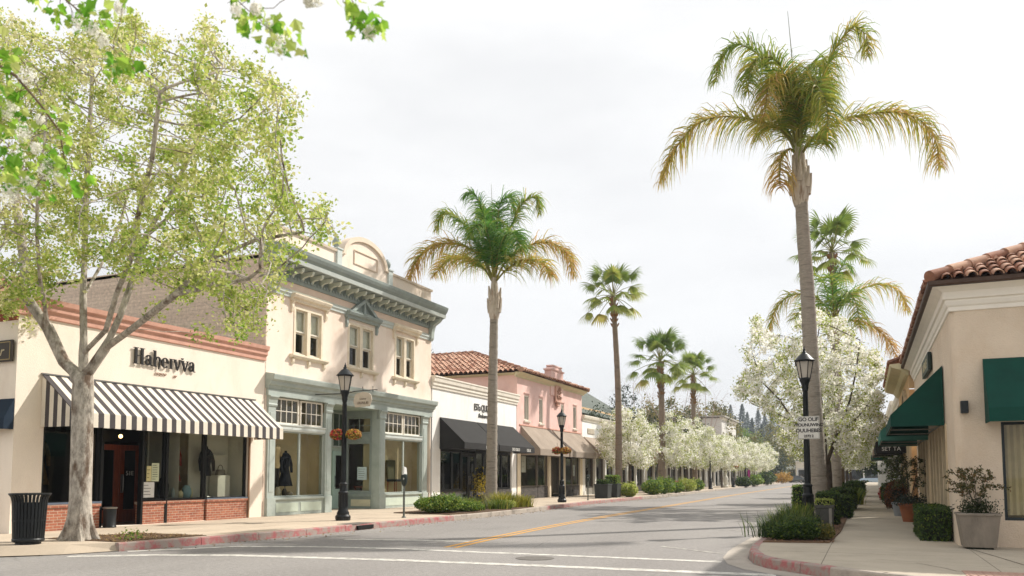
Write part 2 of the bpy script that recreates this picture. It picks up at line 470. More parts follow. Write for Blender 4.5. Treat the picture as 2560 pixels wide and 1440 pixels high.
# ------------------------------------------------------------------ ground materials
def asphalt_mat():
    b = NT('asphalt'); p = b.n('ShaderNodeBsdfPrincipled'); b.l(p, 0, b.out, 0)
    p.inputs['Roughness'].default_value = .86; p.inputs['Specular IOR Level'].default_value = .25
    nz = b.noise(.35, 5, .6, stretch=(1, .35, 1)); r = b.ramp(nz, 'Fac', [(.3, (.222, .206, .193)), (.72, (.296, .277, .260))])
    n2 = b.noise(55, 3, .7); f = b.ramp(n2, 'Fac', [(.28, (.66,) * 3), (.5, (1,) * 3), (.75, (1.32,) * 3)])
    m1 = b.mix(1.0, (r, 'Color'), (f, 'Color'), 'MULTIPLY')
    n5 = b.noise(260, 2, .6); f5 = b.ramp(n5, 'Fac', [(.3, (.62,) * 3), (.7, (1.35,) * 3)])
    m1 = b.mix(.8, (m1, 2), (f5, 'Color'), 'MULTIPLY')
    n7 = b.noise(13, 4, .75); f7 = b.ramp(n7, 'Fac', [(.3, (.80,) * 3), (.7, (1.2,) * 3)]); m1 = b.mix(1.0, (m1, 2), (f7, 'Color'), 'MULTIPLY')
    # cracks
    tc = b.n('ShaderNodeTexCoord'); vo = b.n('ShaderNodeTexVoronoi', feature='DISTANCE_TO_EDGE'); vo.inputs['Scale'].default_value = .42
    wn = b.noise(1.1, 5, .6); ad = b.mix(.28, (tc, 'Object'), (wn, 'Color'), 'ADD'); b.l(ad, 2, vo, 'Vector')
    cr = b.ramp(vo, 'Distance', [(.0, (1,) * 3), (.006, (0,) * 3)])
    mk = b.noise(.16, 2, .5); mr = b.ramp(mk, 'Fac', [(.52, (0,) * 3), (.62, (.6,) * 3)])
    mm = b.mix(1.0, (cr, 'Color'), (mr, 'Color'), 'MULTIPLY')
    m2 = b.mix((mm, 2), (m1, 2), (.11, .10, .095))
    # oil and tyre stains
    n6 = b.noise(.9, 6, .7, stretch=(1, .25, 1)); f6 = b.ramp(n6, 'Fac', [(.58, (0,) * 3), (.78, (.45,) * 3)])
    m3 = b.mix((f6, 'Color'), (m2, 2), (.13, .123, .117)); b.l(m3, 2, p, 'Base Color')
    bp = b.n('ShaderNodeBump'); bp.inputs['Strength'].default_value = .35; bp.inputs['Distance'].default_value = .01
    b.l(n2, 'Fac', bp, 'Height'); b.l(bp, 0, p, 'Normal'); return b.m

def concrete_walk_mat(name, c, w=1.5, off=(0, 0), stain=.5):
    b = NT(name); p = b.n('ShaderNodeBsdfPrincipled'); b.l(p, 0, b.out, 0); p.inputs['Roughness'].default_value = .88; p.inputs['Specular IOR Level'].default_value = .2
    c = lin(c); nz = b.noise(.8, 6, .65); r = b.ramp(nz, 'Fac', [(.3, scale3(c, .84)), (.7, scale3(c, 1.1))])
    n2 = b.noise(120, 2, .6); f = b.ramp(n2, 'Fac', [(.3, (.86,) * 3), (.7, (1.13,) * 3)])
    m1 = b.mix(1.0, (r, 'Color'), (f, 'Color'), 'MULTIPLY')
    n3 = b.noise(2.3, 7, .72); f3 = b.ramp(n3, 'Fac', [(.56, (0,) * 3), (.74, (stain,) * 3)])
    m2 = b.mix((f3, 'Color'), (m1, 2), scale3(c, .55))
    tc = b.n('ShaderNodeTexCoord'); mp = b.n('ShaderNodeMapping'); mp.inputs['Location'].default_value = (off[0], off[1], 0); b.l(tc, 'Object', mp, 'Vector')
    br = b.n('ShaderNodeTexBrick', offset=0.0); b.l(mp, 'Vector', br, 'Vector')
    br.inputs['Scale'].default_value = 1; br.inputs['Brick Width'].default_value = w; br.inputs['Row Height'].default_value = w
    br.inputs['Mortar Size'].default_value = .007; br.inputs['Mortar Smooth'].default_value = .3
    m3 = b.mix((br, 'Fac'), (m2, 2), scale3(c, .38)); b.l(m3, 2, p, 'Base Color')
    inv = b.n('ShaderNodeMath', operation='SUBTRACT'); inv.inputs[0].default_value = 1; b.l(br, 'Fac', inv, 1)
    bp = b.n('ShaderNodeBump'); bp.inputs['Strength'].default_value = .5; bp.inputs['Distance'].default_value = .01
    b.l(inv, 0, bp, 'Height'); b.l(bp, 0, p, 'Normal'); return b.m

def paint_mat(name, c, under, wear=.5, lo=.50, hi=.66):
    b = NT(name); p = b.n('ShaderNodeBsdfPrincipled'); b.l(p, 0, b.out, 0); p.inputs['Roughness'].default_value = .75
    n1 = b.noise(5, 8, .75); f = b.ramp(n1, 'Fac', [(lo, (0,) * 3), (hi, (wear,) * 3)])
    n2 = b.noise(60, 3, .6); g = b.ramp(n2, 'Fac', [(.3, scale3(lin(c), .86)), (.7, scale3(lin(c), 1.08))])
    mx = b.mix((f, 'Color'), (g, 'Color'), tuple(lin(under))); b.l(mx, 2, p, 'Base Color'); return b.m

asphalt = asphalt_mat()
walk_l = concrete_walk_mat('concrete_walk_warm', '#c2b29e', 1.5, (.2, .3))
walk_r = concrete_walk_mat('concrete_walk_grey', '#b3a897', 2.2, (.62, .3), .35)
kerb_concrete = M('kerb_concrete', '#a79c90', .88, .18, 2.5, .5, 30, stain='#5c554e', stain_scale=1.6, stain_amt=.8, fine=.12)
kerb_red = paint_mat('kerb_red_paint', '#a8605f', '#978c82', .95, .42, .56)
white_paint = paint_mat('white_road_paint', '#d2cec5', '#8b867f', .9, .45, .62)
faint_paint = paint_mat('worn_white_road_paint', '#c4c0b6', '#837d76', 1.0, .40, .56)
yellow_paint = paint_mat('yellow_road_paint', '#d49a3a', '#8a7b63', .7, .5, .7)
soil = M('soil', '#5a4634', .95, .35, 6, 1.0, 25)
dark = M('dark_void', '#171614', .9, .1)

def structure(o, name=None): o['kind'] = 'structure'; return o

# ------------------------------------------------------------------ terrain
def terrain():
    xs = np.concatenate([np.linspace(-2500, -260, 9), np.linspace(-200, 200, 21), np.linspace(260, 2500, 9)])
    ys = np.concatenate([np.linspace(-600, 250, 6), np.linspace(280, 900, 22), np.linspace(1000, 3000, 6)])
    def h(x, y):
        k = max(0, min(1, (y - 255) / 330)); k = k * k * (3 - 2 * k)
        left = 1 / (1 + math.exp((x + 20) / 28))
        return -.06 + k * (10 + 30 * left + 5 * math.sin(x * .017 + 1) + 4 * math.sin(y * .012 + x * .006))
    mb = MB(); W = len(xs)
    mb.v = [(float(x), float(y), h(x, y)) for y in ys for x in xs]
    mb.f = [[j * W + i, j * W + i + 1, (j + 1) * W + i + 1, (j + 1) * W + i] for j in range(len(ys) - 1) for i in range(W - 1)]; mb.m = [0] * len(mb.f)
    o = mb.build('terrain', M('dry_grass_ground', '#6d6a48', .95, .3, .05), smooth=True); structure(o); return h
HILL = terrain()

KL = [(-12.75, 10.8), (-12.42, 12.5), (-12.15, 15), (-12.05, 19), (-11.9, 23), (-11.9, 28), (-12.25, 33), (-12.6, 38), (-12.5, 45), (-12.35, 53), (-12.6, 66), (-13.0, 82), (-13.4, 105), (-13.8, 135), (-14.6, 175), (-16, 240)]
KR = [(-2.0, 240), (-2.0, 60), (-2.0, 30), (-2.0, 16.95), (-1.97, 15.4), (-1.87, 14.2), (-1.66, 13.3), (-1.38, 12.75), (-.91, 12.3), (-.5, 11.92), (.13, 11.4), (1.2, 10.9), (3, 10.55), (8, 10.4), (60, 10.4)]
def sample(P, step):
    out = [P[0]]
    for a, b in zip(P[:-1], P[1:]):
        d = math.dist(a, b); n = max(1, int(d / step))
        out += [(a[0] + (b[0] - a[0]) * k / n, a[1] + (b[1] - a[1]) * k / n) for k in range(1, n + 1)]
    return out

# street surface: main street + cross street in one sheet
mb = MB(); mb.poly([(-30, 250, 0), *[(x - .3, y, 0) for x, y in KL[::-1]], (-13.3, 9.6, 0), (-14.6, 8.2, 0), (-17, 7.8, 0), (-150, 7.8, 0), (-150, .2, 0), (90, .2, 0), (90, 10.5, 0), *[(x + .3, y, 0) for x, y in KR[::-1]], (-1.7, 250, 0)])
structure(mb.build('street', asphalt))

def strip(name, path, w, z, m, close=False):
    mb = MB(); P = [Vector((x, y, 0)) for x, y in path]
    L = []; R = []
    for i in range(len(P)):
        d = (P[min(i + 1, len(P) - 1)] - P[max(i - 1, 0)]).normalized(); n = Vector((-d.y, d.x, 0))
        L.append(P[i] + n * w / 2); R.append(P[i] - n * w / 2)
    for i in range(len(P) - 1): mb.poly([(*L[i][:2], z), (*R[i][:2], z), (*R[i + 1][:2], z), (*L[i + 1][:2], z)])
    return structure(mb.build(name, m))

cw1 = sample([(-12.75, 9.75), (-11.6, 10.55), (-10.2, 11.1), (-7.2, 11.55), (-4.4, 11.75), (-1.2, 11.95)], .5)
cw2 = sample([(-12.6, 10.85), (-11.5, 12.45), (-10.1, 13.05), (-8.3, 13.35), (-5.7, 13.38), (-2.2, 13.45)], .5)
strip('crosswalk_line', cw1, .26, .004, white_paint)
strip('crosswalk_line', cw2, .22, .004, white_paint)
strip('stop_line', [(-10.6, 14.85), (-9, 15.25), (-7.8, 15.45)], .22, .004, white_paint)
YL = sample([(-7.5, 14.0), (-7.72, 16), (-7.95, 19), (-8.12, 22), (-8.3, 27), (-8.55, 40), (-8.9, 57), (-9.2, 90), (-9.6, 140), (-11, 230)], 1.5)
for dx in (-.11, .11): strip('centre_line', [(x + dx, y) for x, y in YL], .1, .004, yellow_paint)
strip('parking_mark', [(-11.7, 15.9), (-10.65, 18.2)], .09, .004, faint_paint)
strip('parking_mark', [(-11.5, 13.9), (-11.1, 16.1)], .09, .004, faint_paint)
strip('parking_mark', [(-3.75, 15.9), (-2.4, 14.85)], .1, .004, faint_paint)
strip('parking_mark', [(-4.0, 21.5), (-2.3, 21.0)], .1, .004, faint_paint)
strip('parking_mark', [(-4.1, 28.5), (-2.3, 28.0)], .1, .004, faint_paint)

# gutter pan on the right
gp = [(x - .02, y) for x, y in KR if 9 < y <= 60 and x < 4]
mb = MB()
for (x0, y0), (x1, y1) in zip(gp[:-1], gp[1:]):
    d = Vector((x1 - x0, y1 - y0)).normalized(); n = Vector((d.y, -d.x)) * .42
    n0 = n; mb.poly([(x0, y0, .004), (x1, y1, .004), (x1 + n.x, y1 + n.y, .004), (x0 + n.x, y0 + n.y, .004)])
gp2 = gp
mb = MB(); off = []
for i in range(len(gp)):
    a = Vector(gp[max(i - 1, 0)]); c = Vector(gp[min(i + 1, len(gp) - 1)]); d = (c - a).normalized(); off.append(Vector(gp[i]) + Vector((d.y, -d.x)) * .40)
for i in range(len(gp) - 1): mb.poly([(*gp[i], .004), (*gp[i + 1], .004), (*off[i + 1], .004), (*off[i], .004)])
structure(mb.build('gutter', M('gutter_concrete', '#aaa196', .88, .16, 1.5, .3, 60, fine=.14, stain='#6f675f', stain_amt=.5)))

def slab(name, outline, m, z=.15, h=.3):
    mb = MB(); mb.prism([(x, y, z - h) for x, y in outline], (0, 0, h)); return structure(mb.build(name, m))

def kerb(path, joint, painted, inward):
    """kerb stones of about 1.5 m with open joints; painted(y) tells the red lengths"""
    P = sample(path, .5); A = MB(); B = MB(); seg = []; acc = 0
    for i in range(len(P) - 1):
        a, b = Vector(P[i]), Vector(P[i + 1]); d = (b - a); l = d.length; d.normalize(); n = Vector((-d.y, d.x)) * inward * .16
        acc += l; g0 = 0; g1 = .012 if acc > joint else 0
        if g1: acc = 0
        b2 = b - d * g1; mbx = A if painted((a.y + b.y) / 2, (a.x + b.x) / 2) else B
        fx = n * .12
        mbx.add([(a.x, a.y, -.05), (b2.x, b2.y, -.05), (b2.x + n.x, b2.y + n.y, -.05), (a.x + n.x, a.y + n.y, -.05),
                 (a.x + fx.x, a.y + fx.y, .135), (b2.x + fx.x, b2.y + fx.y, .135), (b2.x + n.x, b2.y + n.y, .155), (a.x + n.x, a.y + n.y, .155),
                 (a.x + fx.x * 2, a.y + fx.y * 2, .155), (b2.x + fx.x * 2, b2.y + fx.y * 2, .155)],
                [(0, 1, 5, 4), (4, 5, 9, 8), (8, 9, 6, 7), (3, 7, 6, 2), (1, 2, 6, 9, 5), (0, 4, 8, 7, 3)])
    if A.v: structure(A.build('red_kerb', kerb_red))
    if B.v: structure(B.build('kerb', kerb_concrete))

kerb(KL, 1.5, lambda y, x: y < 22.6 or 30.8 < y < 48, 1)
kerb(KR, 1.6, lambda y, x: y < 17.5 and x < -.55, 1)
# left pavement, dropping to the street in a ramp at the corner
slab('pavement', [(-60, 8.55), (-17.0, 8.55), (-15, 8.95), (-14.0, 9.55), (-13.4, 10.25), (-12.95, 10.85), *[(x - .16, y) for x, y in KL[1:]], (-60, 240)], walk_l)
mb = MB()
rp = [(-12.75, 10.9), (-13.1, 9.9), (-13.9, 9.1), (-15.2, 8.5), (-17, 8.2)]
for (x0, y0), (x1, y1), (u0, v0), (u1, v1) in zip(rp[:-1], rp[1:], [(-12.95, 10.85), (-13.4, 10.25), (-14.0, 9.55), (-15, 8.95)], [(-13.4, 10.25), (-14.0, 9.55), (-15, 8.95), (-17, 8.55)]):
    mb.poly([(x0, y0, .012), (x1, y1, .012), (u1, v1, .15), (u0, v0, .15)])
mb.poly([(-17, 8.2, .012), (-150, 8.2, .012), (-150, 8.55, .15), (-17, 8.55, .15)])
structure(mb.build('kerb_ramp', M('ramp_concrete', '#b3a491', .88, .14, 1.2, .3, 60, fine=.1, stain='#7d7060', stain_amt=.4)))
mb = MB(); mb.prism([(-14.3, 8.72, .004), (-14.2, 8.55, .004), (-17, 7.95, .004), (-17, 8.2, .004)], (0, 0, .04))
structure(mb.build('red_kerb', kerb_red))
# right pavement
slab('pavement', [(-1.84, 240), *[(x + .16, y + (.14 if y < 12.9 else 0)) for x, y in KR[1:-1]], (60, 10.56), (60, 240)], walk_r)
# pavement behind the camera
slab('pavement', [(-40, .2), (40, .2), (40, -12), (-40, -12)], walk_r)
# storm drain mouth in the left kerb
t = thing('storm_drain', 'dark slot of a storm drain in the red kerb near the street lamp', 'drain', (-12.06, 17.75, 0))
MB().box(-12.2, -12.035, 17.45, 18.15, .02, .115).build('inlet', dark, t)
mb = MB(); mb.box(-12.6, -12.1, 17.3, 18.3, .15, .158); mb.build('cover', M('drain_iron', '#6c655e', .7, .2, 8), t)
# tactile paving at the right corner
mb = MB(); mb.box(1.12, 2.4, 11.3, 12.2, .15, .156)
for i in range(14):
    for j in range(8): mb.lathe([(.028, 0), (.02, .008)], (1.17 + i * .09, 11.36 + j * .1, .156), 8)
structure(mb.build('tactile_paving', M('tactile_red', '#a8897a', .85, .2, 3)))
# concrete patch seams on the right pavement
def crack(pts, w=.012):
    strip('pavement_crack', pts, w, .1545, M('crack_dark', '#4a4238', .95, .1))
crack([(-1.55, 14.05), (-.9, 14.15), (-.35, 14.2), (.3, 14.15), (1.2, 14.3)], .014)
crack([(1.52, 16.3), (1.8, 14.6), (2.1, 12.6), (2.25, 11.6)], .016)
crack([(.1, 13.3), (.5, 13.15), (.85, 13.2)], .012); crack([(.62, 13.0), (.95, 12.4), (1.05, 12.1), (1.2, 12.0)], .012)

# manhole
t = thing('manhole_cover', 'round dark iron manhole cover flush in the street by the crosswalk', 'manhole cover', (-5.2, 12.75, 0))
MB().lathe([(.33, .002), (.33, .007), (.3, .009), (.001, .009)], (-5.2, 12.75, 0), 24).build('lid', M('manhole_iron', '#6a655f', .7, .3, 20, .5, 60), t)
# ------------------------------------------------------------------ shared building materials
cream = M('cream_stucco', '#efe2d2', .9, .05, 1.2, .5, 60, stain='#dac6b2', stain_scale=.9, stain_amt=.55, fine=.05, stretch=(1, 1, .45))
pinkcream = M('pink_cream_stucco', '#f0dfcf', .9, .05, 1.0, .45, 60, stain='#d9bda6', stain_scale=.8, stain_amt=.6, fine=.05, stretch=(1, 1, .5))
white_st = M('white_stucco', '#f0eeea', .9, .04, 1.5, .4, 60, stain='#cfc7ba', stain_scale=1.1, stain_amt=.6, stretch=(1, 1, .25))
pink_st = M('pink_stucco', '#e4c1b7', .9, .07, 1.2, .5, 60, stain='#c78c7f', stain_scale=.8, stain_amt=.4)
tan_st = M('tan_stucco', '#cfae86', .9, .06, 1.2, .4, 60)
beige_st = M('beige_stucco', '#dccab5', .92, .05, 2.0, .9, 45, stain='#c7ac8e', stain_scale=.9, stain_amt=.4, fine=.06)
trim_white = M('white_trim', '#e8e0d2', .75, .05, 4, stain='#b8ac98', stain_scale=2.5, stain_amt=.4)
trim_cream = M('cream_trim', '#e4d6bf', .75, .06, 4, stain='#b39f86', stain_scale=3, stain_amt=.5)
terracotta = M('terracotta_paint', '#cf9f8c', .8, .12, 3, .3, 40, stain='#ab7562', stain_scale=2.5, stain_amt=.5)
sage = M('sage_green_paint', '#a9b1aa', .6, .08, 3, .15, 40, stain='#84938b', stain_scale=2, stain_amt=.5)
sage_dark = M('grey_green_paint', '#8f9894', .65, .10, 4, .15, 40, stain='#a9b4a6', stain_scale=3, stain_amt=.4)
sage_pale = M('pale_green_panel', '#c3cdbd', .7, .06, 3)
black_paint = M('black_frame_paint', '#191a1a', .4, .15, 5)
black_cloth = M('black_canvas', '#2b2a29', .9, .15, 2, .3, 200)
taupe_cloth = M('taupe_canvas', '#9a8c7e', .92, .12, 1.2, .4, 200, stain='#7d7165', stain_scale=1, stain_amt=.5)
stripe_dark = M('charcoal_stripe_canvas', '#4b4647', .9, .12, 3, .3, 200)
stripe_light = M('cream_stripe_canvas', '#ded5c6', .9, .06, 3, .3, 200, stain='#b9ad9a', stain_scale=1.5, stain_amt=.5)
green_cloth = M('green_canvas', '#0a4036', .9, .18, 1.5, .3, 200)
navy_cloth = M('navy_canvas', '#1d2c3c', .9, .12, 2)
brick_red = brick_mat('red_brick', '#ab6a4e', '#935440', '#b39c88', .2, .066, .007)
brick_side = brick_mat('weathered_side_boards', '#dfcab8', '#d4bfae', '#c2ad9c', 2.4, .12, .006, 'xz', .5)
stone_dark = brick_mat('dark_ledgestone', '#5a534c', '#413c38', '#2e2b28', .3, .07, .006)
wood_red = M('red_brown_wood', '#8a452b', .4, .3, 3, .2, 40, stretch=(6, 6, .6))
glass = glass_mat('shop_glass', '#e9ece6', 1.0)
glass_dk = glass_mat('tinted_glass', '#a8b0aa', 1.3)
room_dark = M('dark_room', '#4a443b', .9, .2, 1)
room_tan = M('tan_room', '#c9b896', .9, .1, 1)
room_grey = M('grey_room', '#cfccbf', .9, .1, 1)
tile_a = M('clay_tile', '#90644f', .85, .45, 2.2, .4, 30, stain='#6b4433', stain_scale=3.1, stain_amt=.6, fine=.1)
tile_pale = M('pale_clay_tile', '#b08a75', .85, .25, 2.6, .4, 30, stain='#e0b795', stain_scale=2.1, stain_amt=.6, fine=.1)
tile_under = M('dark_tile_bed', '#4b3226', .9, .2, 3)  # plain dark terracotta colour of the surface under the tiles
steel = M('brushed_steel', '#8f8d88', .35, .1, 8, metal=.9)
brown_fascia = M('dark_brown_fascia', '#4a382e', .6, .2, 4)
ink = M('black_lettering', '#23201e', .5, .15, 20)
paper = M('white_paper', '#d9d8d2', .9, .05, 6)
paper_y = M('yellow_paper', '#cfc590', .9, .08, 6)
flat_roof = M('flat_roof_gravel', '#8d857a', .95, .15, 3)

def window(parent, T, a0, a1, z0, z1, o, fm, gm, w=.06, d=.07, ba=0, bz=0, bw=.03, wb=None, name='window', go=None):
    f = frame_mb(T, a0, a1, z0, z1, o - d, o, w, ba, bz, bw, wb).build(name, fm, parent, bevel=.004)
    g = MB(T); y = o - d * .62 if go is None else go
    g.poly([(a0 + w * .7, y, z0 + w * .7), (a1 - w * .7, y, z0 + w * .7), (a1 - w * .7, y, z1 - w * .7), (a0 + w * .7, y, z1 - w * .7)])
    g.build('pane', gm, f, recalc=False); return f

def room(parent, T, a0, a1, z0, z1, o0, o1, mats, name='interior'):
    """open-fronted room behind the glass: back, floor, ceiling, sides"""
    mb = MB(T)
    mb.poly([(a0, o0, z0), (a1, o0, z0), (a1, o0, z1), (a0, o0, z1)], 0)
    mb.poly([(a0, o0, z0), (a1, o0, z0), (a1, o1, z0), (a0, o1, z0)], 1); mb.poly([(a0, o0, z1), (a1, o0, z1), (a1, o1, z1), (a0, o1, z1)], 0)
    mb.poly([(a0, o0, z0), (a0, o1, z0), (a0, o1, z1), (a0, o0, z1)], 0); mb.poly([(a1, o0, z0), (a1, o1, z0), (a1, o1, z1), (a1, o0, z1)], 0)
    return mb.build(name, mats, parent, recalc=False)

def shell(parent, T, a0, a1, z0, z1, dep, openings, m, odep=.25, name='wall', side=None, roof_z=None, sides=True, mr=None):
    mb = MB(T); wall_mesh(mb, a0, a1, z0, z1, openings, odep, 0, mr)
    if sides:
        for a in (a0, a1): mb.poly([(a, 0, z0), (a, -dep, z0), (a, -dep, z1), (a, 0, z1)])
        mb.poly([(a0, -dep, z0), (a1, -dep, z0), (a1, -dep, z1), (a0, -dep, z1)])
        mb.poly([(a0, -.22, z0 + 3.2), (a0, -.22, z1), (a1, -.22, z1), (a1, -.22, z0 + 3.2)]); mb.poly([(a0, 0, z1), (a1, 0, z1), (a1, -.22, z1), (a0, -.22, z1)])
    o = mb.build(name, m, parent, recalc=False)
    rz = z1 - .35 if roof_z is None else roof_z
    r = MB(T); r.box(a0 + .03, a1 - .03, -dep + .03, -.24, rz - .15, rz); r.build('roof', flat_roof, parent)
    return o

def awning(parent, T, a0, a1, zt, ze, zv, p, m, ends=True, label=None, ribs=0, rib_m=None, o0=.02):
    th = .014; mb = MB(T)
    mb.profile([(o0, zt), (p, ze), (p, zv), (p - th, zv), (p - th, ze - .01), (o0, zt - th)], a0, a1)
    if ends:
        for a in (a0, a1 - th):
            mb.prism([(a, o0, zt - th), (a, p - th, ze - th), (a, p - th, zv), (a, o0, zv)], (th, 0, 0))
    o = mb.build('awning', m, parent)
    if label: o['label'] = label
    fr = MB(T)
    fr.box(a0 + .03, a1 - .03, p - .05, p - .025, zv + .03, zv + .055); fr.box(a0 + .03, a1 - .03, .03, .055, zv + .03, zv + .055)
    n = max(2, int((a1 - a0) / 1.6) + 1)
    for k in range(n):
        a = a0 + .05 + (a1 - a0 - .1) * k / (n - 1); fr.box(a - .012, a + .012, .055, p - .05, zv + .03, zv + .055)
    fr.build('awning_frame', steel, o)
    return o

def tile_field(p0, eave, up, width, length, inside=None, cw=.27, cl=.40, r=.12, seed=1, m2=.4):
    """barrel tiles: columns along 'eave' (unit), courses along 'up' (unit, pointing up the slope) from p0"""
    R = random.Random(seed); mb = MB(); p0 = Vector(p0); e = Vector(eave).normalized(); u = Vector(up).normalized(); n = e.cross(u)
    if n.z < 0: n = -n
    seg = 6
    for i in range(int(width / cw)):
        for j in range(int(length / cl) + 1):
            c = p0 + e * (cw * (i + .5)) + u * (cl * j)
            if inside is not None and not inside(c + u * cl * .4): continue
            jz = R.uniform(-.006, .012); tw = R.uniform(-.012, .012); ri, ro = r * .86, r
            vs = []
            for s, rr, lift in ((-.03, ro, .03), (cl * 1.02, ri, .0)):
                for th in (0, 1):
                    for k in range(seg + 1):
                        a = math.pi * k / seg; q = rr - th * .018
                        vs.append(tuple(c + u * s + e * (q * math.cos(a) + tw * (s > 0)) + n * (q * math.sin(a) * .9 + lift + jz)))
            m = seg + 1; fs = []
            for k in range(seg):
                fs.append((k, k + 1, 2 * m + k + 1, 2 * m + k)); fs.append((m + k, m + k + 1, 3 * m + k + 1, 3 * m + k)); fs.append((k, k + 1, m + k + 1, m + k))
            mb.add(vs, fs, 0 if R.random() > m2 else 1)
    return mb

# ================================================================== 1  cream corner shop
FX = -17.05; T = facade_left(FX)
t = thing('corner_shop', 'cream stucco corner shop with terracotta cornice, striped awning and brick bulkheads', 'shop building', (FX, 15.6, .15))
SH1 = t
o = shell(t, T, 11.6, 19.55, .15, 5.05, 14, [(12.3, 18.9, .16, 3.15)], cream, .32)
c = MB(T); prof = [(0, 4.97), (.05, 4.99), (.05, 5.1), (.11, 5.16), (.11, 5.27), (.17, 5.31), (.19, 5.42), (0, 5.45)]
c.profile(prof, 11.42, 19.55)
Tn = facade_near(11.6); cm = MB(Tn); cm.profile([(0, 4.85), (.06, 4.87), (.06, 5.05), (.16, 5.1), (.2, 5.2), (0, 5.22)], -31, FX - .002)
c.build('cornice', terracotta, t); cm.build('side_fascia', M('brick_red_paint', '#8e4a36', .8, .15, 3), t)
u = Vector((0, .8, .55)).normalized()
tile_field((-31, 11.25, 5.22), (1, 0, 0), u, 13.9, 1.3, seed=3).build('tile_roof', [tile_a, tile_pale], t, smooth=True)
MB().poly([(-31, 11.3, 5.2), (-17.2, 11.3, 5.2), (-17.2, 12.5, 6.0), (-31, 12.5, 6.0)]).build('roof_slope', tile_under, t)
# brick bulkheads
def bulk(a0, a1, o=.04, z1=.74):
    mb = MB(T); mb.box(a0, a1, -.28, o, .15, z1 - .07); mb.box(a0 - .02, a1 + .02, -.30, o + .03, z1 - .07, z1); return mb.build('bulkhead', brick_red, t, bevel=.006)
bulk(12.32, 13.8); bulk(15.12, 15.82, -.02); bulk(15.9, 17.22, -.02); bulk(17.26, 18.86, .03)
MB(T).box(12.3, 13.84, -.1, .06, .742, .79).build('window_sill', M('slate_blue_sill', '#5b6573', .6, .1), t); MB(T).box(17.24, 18.88, -.1, .06, .742, .775).build('window_sill', M('slate_blue_sill', '#5b6573', .6, .1), t)
for a0, a1 in ((12.32, 13.82), (15.1, 15.84), (15.88, 17.22), (17.24, 18.88)):
    window(t, T, a0, a1, .75, 2.72, -.05, black_paint, glass_dk if a1 < 14 else glass, .055, .09)
mb = MB(T); mb.box(12.3, 18.9, -.2, -.03, 2.72, 3.14); mb.box(15.82, 15.9, -.14, .0, .15, 2.72); mb.box(13.82, 13.9, -.14, 0, .15, 2.72); mb.box(15.04, 15.1, -.14, 0, .15, 2.72); mb.build('shopfront_frame', black_paint, t, bevel=.005)
# entrance recess: return windows, door
Tr = lambda a, o, z: (FX - a, 13.86 + o, z)           # left return (looks to +Y)
mb = MB(T); mb.box(13.86, 13.9, -1.3, -.14, .15, 2.75); mb.box(13.86, 14.85, -1.42, -1.36, .15, 2.3)
mb.build('recess_jamb', black_paint, t)
mb = MB(T); mb.prism([(15.06, -.14, .15), (16.28, -1.35, .15), (16.28, -1.35, 2.75), (15.06, -.14, 2.75)], (.05, .02, 0)); mb.build('splayed_panel', black_paint, t)
d = MB(T); d0, d1, do = 15.2, 16.2, -1.35
d.box(d0 - 1.35, d1 + .1, do - .02, do, 2.3, 3.1); d.box(d1, d1 + .12, do - .04, do + .04, .15, 2.3)
d.build('door_surround', black_paint, t)
dm = frame_mb(T, 15.5, 16.18, .16, 2.24, do - .05, do, .15, 0, 0, .1, .34).build('door', wood_red, t, bevel=.006)
MB(T).poly([(15.62, do - .03, .45), (16.06, do - .03, .45), (16.06, do - .03, 2.12), (15.62, do - .03, 2.12)]).build('door_glass', glass_dk, dm, recalc=False)
h = MB(T); h.tube([(15.58, do + .05, 1.0), (15.58, do + .06, 1.1), (15.58, do + .06, 1.35), (15.58, do + .05, 1.42)], .014, 8); h.box(15.54, 15.62, do, do + .02, .95, 1.45); h.build('door_handle', steel, dm)
dm2 = frame_mb(T, 14.84, 15.48, .16, 2.24, do - .05, do, .15, 0, 0, .1, .34).build('door', wood_red, t, bevel=.006)
MB(T).poly([(14.96, do - .03, .45), (15.36, do - .03, .45), (15.36, do - .03, 2.12), (14.96, do - .03, 2.12)]).build('door_glass', glass_dk, dm2, recalc=False)
mb = MB(T); put_text(mb, '51E', T, 15.84, 1.42, do - .012, .17, extrude=.003); mb.build('door_lettering', paper, dm)
mb = MB(T); mb.box(13.9, 16.3, -1.4, -.02, .152, .158); mb.build('threshold', M('brick_paving', '#7b5a48', .9, .2, 5), t)
# rooms
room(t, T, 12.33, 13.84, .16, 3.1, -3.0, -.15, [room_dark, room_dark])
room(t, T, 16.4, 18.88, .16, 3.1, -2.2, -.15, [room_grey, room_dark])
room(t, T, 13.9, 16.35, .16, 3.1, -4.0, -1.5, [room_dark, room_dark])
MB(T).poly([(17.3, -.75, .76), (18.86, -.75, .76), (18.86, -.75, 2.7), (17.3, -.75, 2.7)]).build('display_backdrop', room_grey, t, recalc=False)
MB(T).poly([(16.35, -1.3, .76), (16.62, -1.3, .76), (16.62, -1.3, 2.7), (16.35, -1.3, 2.7)]).build('display_backdrop', room_grey, t, recalc=False)
